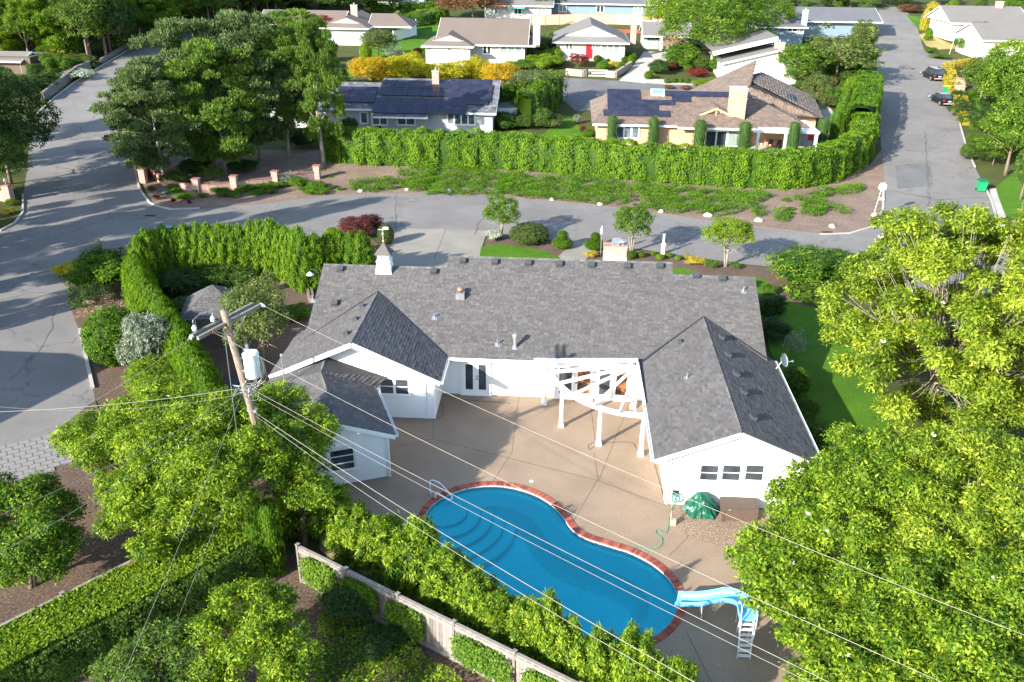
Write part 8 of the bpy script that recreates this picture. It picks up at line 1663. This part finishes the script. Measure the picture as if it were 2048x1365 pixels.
# ================================================================ BACKGROUND PLANTING
ML = [(380, 'x')]
for x, by, w, ty, kd, mt, nm_, lab in [
 (745, 178, 84, 107, 'broad', 'orange', 'golden_maple', 'amber leaved maple at the left end of the golden row'), (812, 178, 90, 105, 'broad', 'yellow', 'golden_maple', 'golden maple second from the left behind the solar roof'), (905, 180, 95, 117, 'broad', 'yellow', 'golden_maple', 'golden maple right of the brick chimney'), (1000, 190, 72, 118, 'broad', 'orange', 'golden_maple', 'amber and green maple at the right end of the golden row'), (957, 175, 60, 112, 'broad', 'yellow', 'golden_maple', 'golden maple second from the right behind the solar roof'),
 (1075, 215, 100, 128, 'airy', 'olive', 'small_tree', 'pale green small tree at the cul-de-sac edge'),
 (758, 118, 66, 55, 'broad', 'olive', 'round_tree', 'round yellow green tree in front of the blue umbrella'), (782, 125, 50, 84, 'airy', 'silver', 'silver_shrub', 'grey leaved bush on the lawn edge left of the garage house'), (730, 122, 26, 84, 'ball', 'lime', 'round_shrub', 'clipped lime shrub at the foot of the round tree'),
 (835, 112, 22, 96, 'ball', 'plum', 'round_shrub', 'dark red ball shrub at the garage house corner'), (850, 112, 18, 97, 'ball', 'fresh', 'round_shrub', 'green ball shrub beside the dark red one'),
 (630, 75, 80, 28, 'broad', 'red', 'red_maple', 'red leaved maple in front of the umbrella house'), (690, 20, 220, -30, 'broad', 'mid', 'round_tree', 'wide green tree behind the umbrella house'), (600, 18, 70, -20, 'broad', 'fresh', 'round_tree', 'bright green tree left of the umbrella house roof'),
 (945, 36, 120, -22, 'broad', 'rust', 'rust_tree', 'rusty brown leaved tree behind the garage house'), (1088, 30, 70, -20, 'broad', 'fresh', 'round_tree', 'green tree above the white wall at the top centre'),
 (1155, 134, 44, 106, 'broad', 'red', 'red_maple', 'round red maple in front of the red door house'), (1025, 128, 44, 120, 'ball', 'fresh', 'round_shrub', 'round green shrub below the garage house windows'), (1048, 142, 44, 118, 'bush', 'fresh', 'round_shrub', 'drooping green shrub left of the cul-de-sac wall'), (1082, 132, 24, 116, 'ball', 'fresh', 'round_shrub', 'clipped ball by the cul-de-sac'), (1110, 132, 40, 114, 'bush', 'lime', 'round_shrub', 'wide lime shrub left of the red maple'), (1075, 112, 30, 96, 'airy', 'pink', 'dry_shrub', 'pinkish ornamental grass right of the garage house'), (1053, 112, 22, 92, 'airy', 'fresh', 'round_shrub', 'leafy climber at the corner of the garage house'),
 (1195, 125, 18, 110, 'ball', 'cedar', 'clipped_ball', 'clipped ball right of the front steps'), (1205, 142, 24, 122, 'ball', 'thuja', 'clipped_ball', 'large clipped egg shaped shrub at the terrace wall'), (1216, 130, 12, 117, 'ball', 'cedar', 'clipped_ball', 'small clipped ball below the triple window'), (1228, 138, 26, 118, 'low', 'golden', 'golden_shrub', 'yellow flowering plants on the terrace'), (1250, 126, 16, 113, 'ball', 'cedar', 'clipped_ball', 'clipped ball beside the right brick corner'), (1262, 132, 16, 110, 'ball', 'fresh', 'clipped_ball', 'clipped ball at the driveway edge'), (1243, 145, 18, 126, 'ball', 'fresh', 'clipped_ball', 'round shrub on the curved terrace wall'), (1268, 120, 12, 106, 'ball', 'fresh', 'clipped_ball', 'topmost clipped ball beside the garage driveway'),
 (1345, 108, 50, 62, 'airy', 'pink', 'dry_shrub', 'pale pink weeping shrub right of the garage'), (1365, 140, 70, 88, 'bush', 'fresh', 'round_shrub', 'green shrub mass right of the concrete driveway'), (1318, 152, 40, 118, 'bush', 'dark', 'round_shrub', 'dark rounded conifer at the driveway edge'), (1298, 160, 20, 142, 'ball', 'cedar', 'clipped_ball', 'lowest clipped ball at the driveway mouth'), (1308, 148, 18, 134, 'ball', 'cedar', 'clipped_ball', 'clipped ball above the lowest one at the driveway'), (1345, 142, 20, 124, 'ball', 'plum', 'round_shrub', 'dark red shrub beside the dark conifer'), (1400, 158, 46, 134, 'low', 'red', 'red_shrub', 'low spreading crimson maple left of the white gabled house'),
 (1335, 168, 14, 157, 'ball', 'fresh', 'clipped_ball', 'first small ball of the low row by the sidewalk'), (1349, 167, 14, 156, 'ball', 'fresh', 'clipped_ball', 'second small ball of the low row by the sidewalk'), (1362, 167, 14, 156, 'ball', 'fresh', 'clipped_ball', 'third small ball of the low row by the sidewalk'), (1376, 168, 14, 157, 'ball', 'fresh', 'clipped_ball', 'fourth small ball of the low row by the sidewalk'),
 (1405, 180, 40, 158, 'bush', 'lime', 'round_shrub', 'yellow green shrub in front of the white gable'), (1432, 178, 46, 156, 'bush', 'lime', 'round_shrub', 'mounded lime shrubs beside the peach roof ridge'), (1442, 152, 44, 108, 'bush', 'fresh', 'round_shrub', 'upright green shrub at the left of the white gable wall'),
 (1340, 180, 30, 170, 'low', 'rust', 'low_shrub', 'orange brown low plants by the peach roof'), (1370, 182, 26, 168, 'low', 'rust', 'low_shrub', 'second orange brown low plants by the peach roof'),
 (1425, 128, 215, -40, 'grand', 'fresh', 'big_maple', 'very large bright green maple in front of the upper right houses'), (1335, 80, 100, -30, 'grand', 'lime', 'big_maple', 'lighter crown left of the very large maple'), (1520, 85, 120, -30, 'grand', 'fresh', 'big_maple', 'darker crown at the right side of the very large maple'),
 (1670, 170, 150, 40, 'airy', 'olive', 'small_tree', 'open crowned olive green tree with white branches beside the right road'), (1600, 175, 95, 82, 'broad', 'fresh', 'small_tree', 'dense bright green tree right of the white gabled house'), (1630, 210, 60, 145, 'broad', 'olive', 'small_tree', 'small grey green tree behind the peach house'), (1665, 175, 28, 145, 'low', 'rust', 'low_shrub', 'rust brown weeping shrub under the white branched tree'), (1715, 215, 60, 150, 'bush', 'lime', 'roadside_shrub', 'yellow green roadside shrub mass above the stepped hedge'), (1722, 160, 66, 90, 'bush', 'fresh', 'roadside_shrub', 'tall roadside shrub below the white branched tree'), (1728, 110, 50, 40, 'bush', 'olive', 'roadside_shrub', 'roadside shrub mass further up the right road'), (1730, 65, 46, 5, 'bush', 'mid', 'roadside_shrub', 'roadside shrub near the top of the right road'),
 (1560, 12, 90, -30, 'broad', 'olive', 'round_tree', 'pale tree in front of the topmost grey roof'), (1700, 15, 90, -25, 'broad', 'fresh', 'round_tree', 'round bright tree at the top of the right road'), (1780, 10, 80, -30, 'broad', 'mid', 'round_tree', 'green tree closing the top end of the right road'), (1640, 28, 30, 10, 'bush', 'olive', 'round_shrub', 'small shrub beside the white flat roof'),
 (1825, 28, 46, 8, 'bush', 'rust', 'rust_shrub', 'rust red mounded shrub at the top right of the road'), (1850, 62, 16, 15, 'arbor', 'golden', 'golden_column', 'bright golden leaning column conifer by the right road'), (1900, 55, 34, 28, 'bush', 'golden', 'golden_shrub', 'golden green mound before the white roofed house'), (1870, 40, 30, 24, 'low', 'golden', 'golden_shrub', 'low golden shrubs behind the golden column'), (1858, 74, 14, 55, 'ball', 'thuja', 'clipped_ball', 'dark green clipped cone on the dry lawn edge'), (1905, 60, 26, 48, 'low', 'rust', 'rust_shrub', 'rust coloured shrub under the golden mound'), (1912, 82, 40, 52, 'bush', 'cedar', 'round_shrub', 'round bright green shrub left of the grey roofed house'), (1862, 108, 28, 92, 'low', 'mid', 'low_shrub', 'spreading juniper at the mouth of the side drive'), (1882, 120, 40, 104, 'low', 'mid', 'low_shrub', 'flat topped juniper below the street sign'), (1955, 100, 60, 40, 'broad', 'olive', 'small_tree', 'olive green tree before the grey roofed house'), (1800, 14, 40, -8, 'broad', 'dark', 'round_tree', 'dark tree at the very end of the right road'), (1880, 10, 60, -30, 'broad', 'mid', 'round_tree', 'green tree left of the white roofed house'), (2035, 40, 60, -20, 'broad', 'fresh', 'round_tree', 'green tree at the extreme upper right corner'),
 (1945, 250, 24, 222, 'low', 'plum', 'red_shrub', 'dark red maple at the lower end of the golden hedge'), (1960, 200, 80, 105, 'broad', 'mid', 'round_tree', 'dark green round tree behind the two parked cars'), (2005, 250, 110, 85, 'broad', 'fresh', 'maple_tree', 'bright maple right of the dark round tree'), (2040, 200, 120, 60, 'broad', 'lime', 'maple_tree', 'yellow green tall tree at the right picture edge'), (2010, 350, 130, 190, 'broad', 'fresh', 'maple_tree', 'bright green street maple above the lower green bin'), (2060, 330, 110, 160, 'broad', 'mid', 'maple_tree', 'darker street maple at the right picture edge'), (1985, 330, 70, 265, 'broad', 'fresh', 'maple_tree', 'low spreading bright maple over the right kerb'), (2040, 400, 60, 300, 'broad', 'mid', 'maple_tree', 'shaded maple over the parkway lawn'),
 (1052, 262, 76, 228, 'bush', 'mid', 'garden_shrub', 'mixed green garden shrub behind the long hedge'), (1100, 262, 50, 225, 'bush', 'olive', 'garden_shrub', 'small leaved shrub at the lawn edge behind the long hedge'), (1153, 250, 20, 226, 'low', 'silver', 'pampas_grass', 'pale fountain grass at the peach house corner'), (1178, 275, 26, 258, 'ball', 'cedar', 'clipped_ball', 'clipped ball at the peach wall beside the lawn'), (1165, 268, 18, 250, 'low', 'plum', 'red_shrub', 'dark red plants between the lawn and the peach wall'), (1475, 300, 34, 285, 'low', 'plum', 'red_shrub', 'dark red maple under the corner window of the peach house'), (1655, 295, 30, 278, 'low', 'plum', 'red_shrub', 'dark red plants by the cypress row'), (1640, 262, 30, 235, 'bush', 'fresh', 'garden_shrub', 'green shrub in the courtyard behind the peach house')]:
    tall = kd in ('broad', 'airy', 'grand') and nm_ not in ('dry_shrub', 'silver_shrub', 'round_shrub')
    if tall: ptree(nm_, lab, 'tree', x, by, w*1.12, ty, kd, mt, cyf=0.50)
    else: pshrub(nm_, lab, 'shrub', x, by, w, ty, kd, mt)
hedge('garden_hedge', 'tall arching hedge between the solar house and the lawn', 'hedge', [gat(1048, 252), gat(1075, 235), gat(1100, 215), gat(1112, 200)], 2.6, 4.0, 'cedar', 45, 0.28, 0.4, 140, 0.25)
hedge('garden_hedge', 'dark hedge right behind the gable end of the solar house', 'hedge', [gat(995, 225), gat(1050, 218), gat(1100, 212)], 1.6, 3.6, 'cedar', 45, 0.28, 0.4, 141, 0.15)
hedge('clipped_hedge', 'low clipped hedge under the windows of the red door house', 'hedge', [gat(1200, 114), gat(1262, 116)], 1.4, 1.0, 'cedar', 60, 0.22, 0.4, 142, 0.05)
hedge('clipped_hedge', 'low clipped hedge left of the red door', 'hedge', [gat(1108, 106), gat(1150, 108)], 1.4, 1.0, 'cedar', 60, 0.22, 0.4, 143, 0.05)
hedge('clipped_hedge', 'long dark hedge between the garage house and the red door house', 'hedge', [gat(1085, 100), gat(1125, 72), gat(1150, 62)], 2.6, 1.6, 'olive', 30, 0.3, 0.4, 144, 0.2)
hedge('clipped_hedge', 'broad ivy bank hedge above the hill lawn', 'hedge', [gat(790, 52), gat(840, 50), gat(880, 38)], 6.0, 2.2, 'fresh', 24, 0.32, 0.45, 145, 0.4)
hedge('clipped_hedge', 'square clipped hedge at the top above the hill lawn, left part', 'hedge', [gat(742, 24), gat(792, 24)], 2.0, 1.8, 'cedar', 40, 0.28, 0.4, 146, 0.05)
hedge('clipped_hedge', 'square clipped hedge at the top above the hill lawn, right part', 'hedge', [gat(800, 26), gat(870, 22)], 2.0, 2.0, 'cedar', 40, 0.28, 0.4, 147, 0.05)
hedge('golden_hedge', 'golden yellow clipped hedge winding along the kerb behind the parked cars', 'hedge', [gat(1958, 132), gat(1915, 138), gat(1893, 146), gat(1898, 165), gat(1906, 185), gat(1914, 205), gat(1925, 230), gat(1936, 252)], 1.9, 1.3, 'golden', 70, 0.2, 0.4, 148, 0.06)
hedge('clipped_hedge', 'short green hedge on the corner lawn right of the golden hedge', 'hedge', [gat(1925, 196), gat(1965, 194)], 1.2, 0.9, 'cedar', 60, 0.2, 0.4, 149, 0.05)
for i, (x, y) in enumerate(((1900, 196), (1903, 180))):
    q = gat(x+15, y); m = MB(); m.box(q+Vector((0, 0, 0.8)), (1.1, 0.9, 1.6)); m.box(q+Vector((0, 0, 1.63)), (1.3, 1.1, 0.1)); tag(m.build('brick_pillar', BRICKP), ('lower pink brick gate pillar in the golden hedge', 'upper pink brick gate pillar in the golden hedge')[i], 'gate pillar')
# upper-left woods
gw = random.Random(21)
for i in range(110):
    x = gw.uniform(-60, 560); lim = 128-(max(0, x-200))*0.27; y = gw.uniform(-15, lim)
    if y > 122 and x < 120: y -= 20
    q = gat(x, y); h = gw.uniform(9, 15); kd = gw.choice(('broad', 'grand', 'grand', 'pine')); mt = 'lime' if (x < 150 and gw.random() < 0.55) else gw.choice(('mid', 'fresh', 'dark', 'mid', 'dark'))
    tree('woodland_tree', 'leafy tree of the wood on the upper left hillside', 'tree', q, h, h*0.42, kd, mt, rz=h*0.46, cz=h*0.52, group='trees of the wood on the upper left hillside')
for x, by, w, ty, kd, mt, lab in ((240, 108, 70, 60, 'airy', 'mid', 'grey green arching shrub at the foot of the wood'), (95, 138, 75, 98, 'airy', 'golden', 'golden orange arching bush above the grey fence'), (150, 140, 60, 108, 'bush', 'olive', 'yellow green bush right of the golden bush'), (130, 165, 90, 135, 'low', 'white', 'pale flowering plants above the dark stone wall'), (60, 190, 90, 150, 'bush', 'dark', 'dark bush below the grey fence'), (182, 136, 20, 128, 'low', 'golden', 'yellow flowers at the white mailbox'), (179, 128, 12, 116, 'low', 'red', 'orange red flowers beside the white mailbox'), (10, 432, 30, 415, 'low', 'golden', 'yellow flower patch at the gate pier'), (15, 415, 36, 398, 'low', 'fresh', 'green plants around the gate pier'), (140, 110, 60, 92, 'bush', 'silver', 'blue green bush at the wood edge')):
    pshrub('hillside_shrub', lab, 'shrub', x, by, w, ty, kd, mt)
for i in range(60):      # far tree line
    x = -60+i*37+gw.uniform(-12, 12); q = gat(x, -12); q.y += gw.uniform(6, 26); q.z = zt(q.y); h = gw.uniform(8, 13)
    tree('far_tree', 'tree of the far row along the top of the view', 'tree', q, h, h*0.5, 'broad', gw.choice(('mid', 'fresh', 'dark', 'olive')), rz=h*0.45, cz=h*0.5, group='far trees along the top')

# trees and a house west of the view, whose shadows lie over the side road
for i, (x, y, h) in enumerate(((-46, 52, 17), (-52, 58, 15), (-44, 44, 14), (-56, 47, 16), (-54, 66, 17), (-58, 75, 17), (-66, 84, 18), (-70, 94, 19), (-52, 60, 13))):
    tree('conifer_tree', 'tall conifer beyond the left picture edge shading the side road', 'conifer', (x, y, zt(y)), h, h*0.2, 'pine', 'dark', rz=h*0.47, cz=h*0.53, group='conifers left of the view')
NH = thing('west_house', 'plain gabled house beyond the left picture edge shading the side road', 'house', (-45.5, 32, 0)); m = MB(); m.box((-45.5, 32, 2.8), (12.5, 9, 5.6)); m.build('wall', WALLG, NH)
m = MB(); m.slab([(-52.5, 27, 5.5), (-38.7, 27, 5.5), (-38.7, 32, 7.6), (-52.5, 32, 7.6)], 0.15); m.slab([(-52.5, 32, 7.6), (-38.7, 32, 7.6), (-38.7, 37, 5.5), (-52.5, 37, 5.5)], 0.15); m.build('roof', SHDK, NH, attr=True)

gf = random.Random(77)
for x0, x1, y0_, y1_, n, mats, where in ((1020, 1115, 108, 145, 14, ('fresh', 'mid', 'lime'), 'in the garden left of the red maple'), (1345, 1450, 95, 150, 22, ('fresh', 'mid', 'dark', 'fresh'), 'under the very large maple'), (1570, 1735, 90, 230, 46, ('fresh', 'mid', 'lime', 'olive'), 'in the thicket along the right road'), (1850, 2040, 20, 110, 30, ('lime', 'fresh', 'golden', 'mid'), 'in the gardens at the upper right'), (1915, 2045, 150, 330, 34, ('fresh', 'mid', 'dark'), 'under the street maples at the right'), (560, 700, 120, 300, 30, ('mid', 'dark', 'fresh'), 'in the garden behind the pines'), (640, 1010, 150, 195, 22, ('mid', 'olive', 'yellow'), 'below the golden maples'), (560, 1750, 4, 24, 60, ('fresh', 'mid', 'olive', 'dark'), 'along the gardens at the top'), (0, 190, 120, 240, 34, ('mid', 'dark', 'fresh'), 'on the slope above the stone wall'), (1000, 1140, 225, 262, 10, ('mid', 'olive'), 'between the shed and the small lawn'), (1530, 1640, 560, 620, 8, ('mid', 'fresh'), 'beside the side lawn')):
    for k in range(n):
        x, y = gf.uniform(x0, x1), gf.uniform(y0_, y1_)
        if where.startswith('on the slope') and y > 250-x*0.75: continue
        q = gat(x, y); w = gf.uniform(1.4, 3.4) if y < 400 else gf.uniform(0.7, 1.3); shrub('garden_bush', 'leafy green bush '+where, 'bush', q, w, w*gf.uniform(0.55, 1.0), gf.choice(('bush', 'bush', 'broad')), gf.choice(mats), 'bushes '+where)

print('LEAF FACES', {k: [len(m.polygons) for m in v] for k, v in PROTO.items()}, 'unique tris', sum(len(m.loop_triangles) or len(m.polygons)*2 for m in bpy.data.meshes))
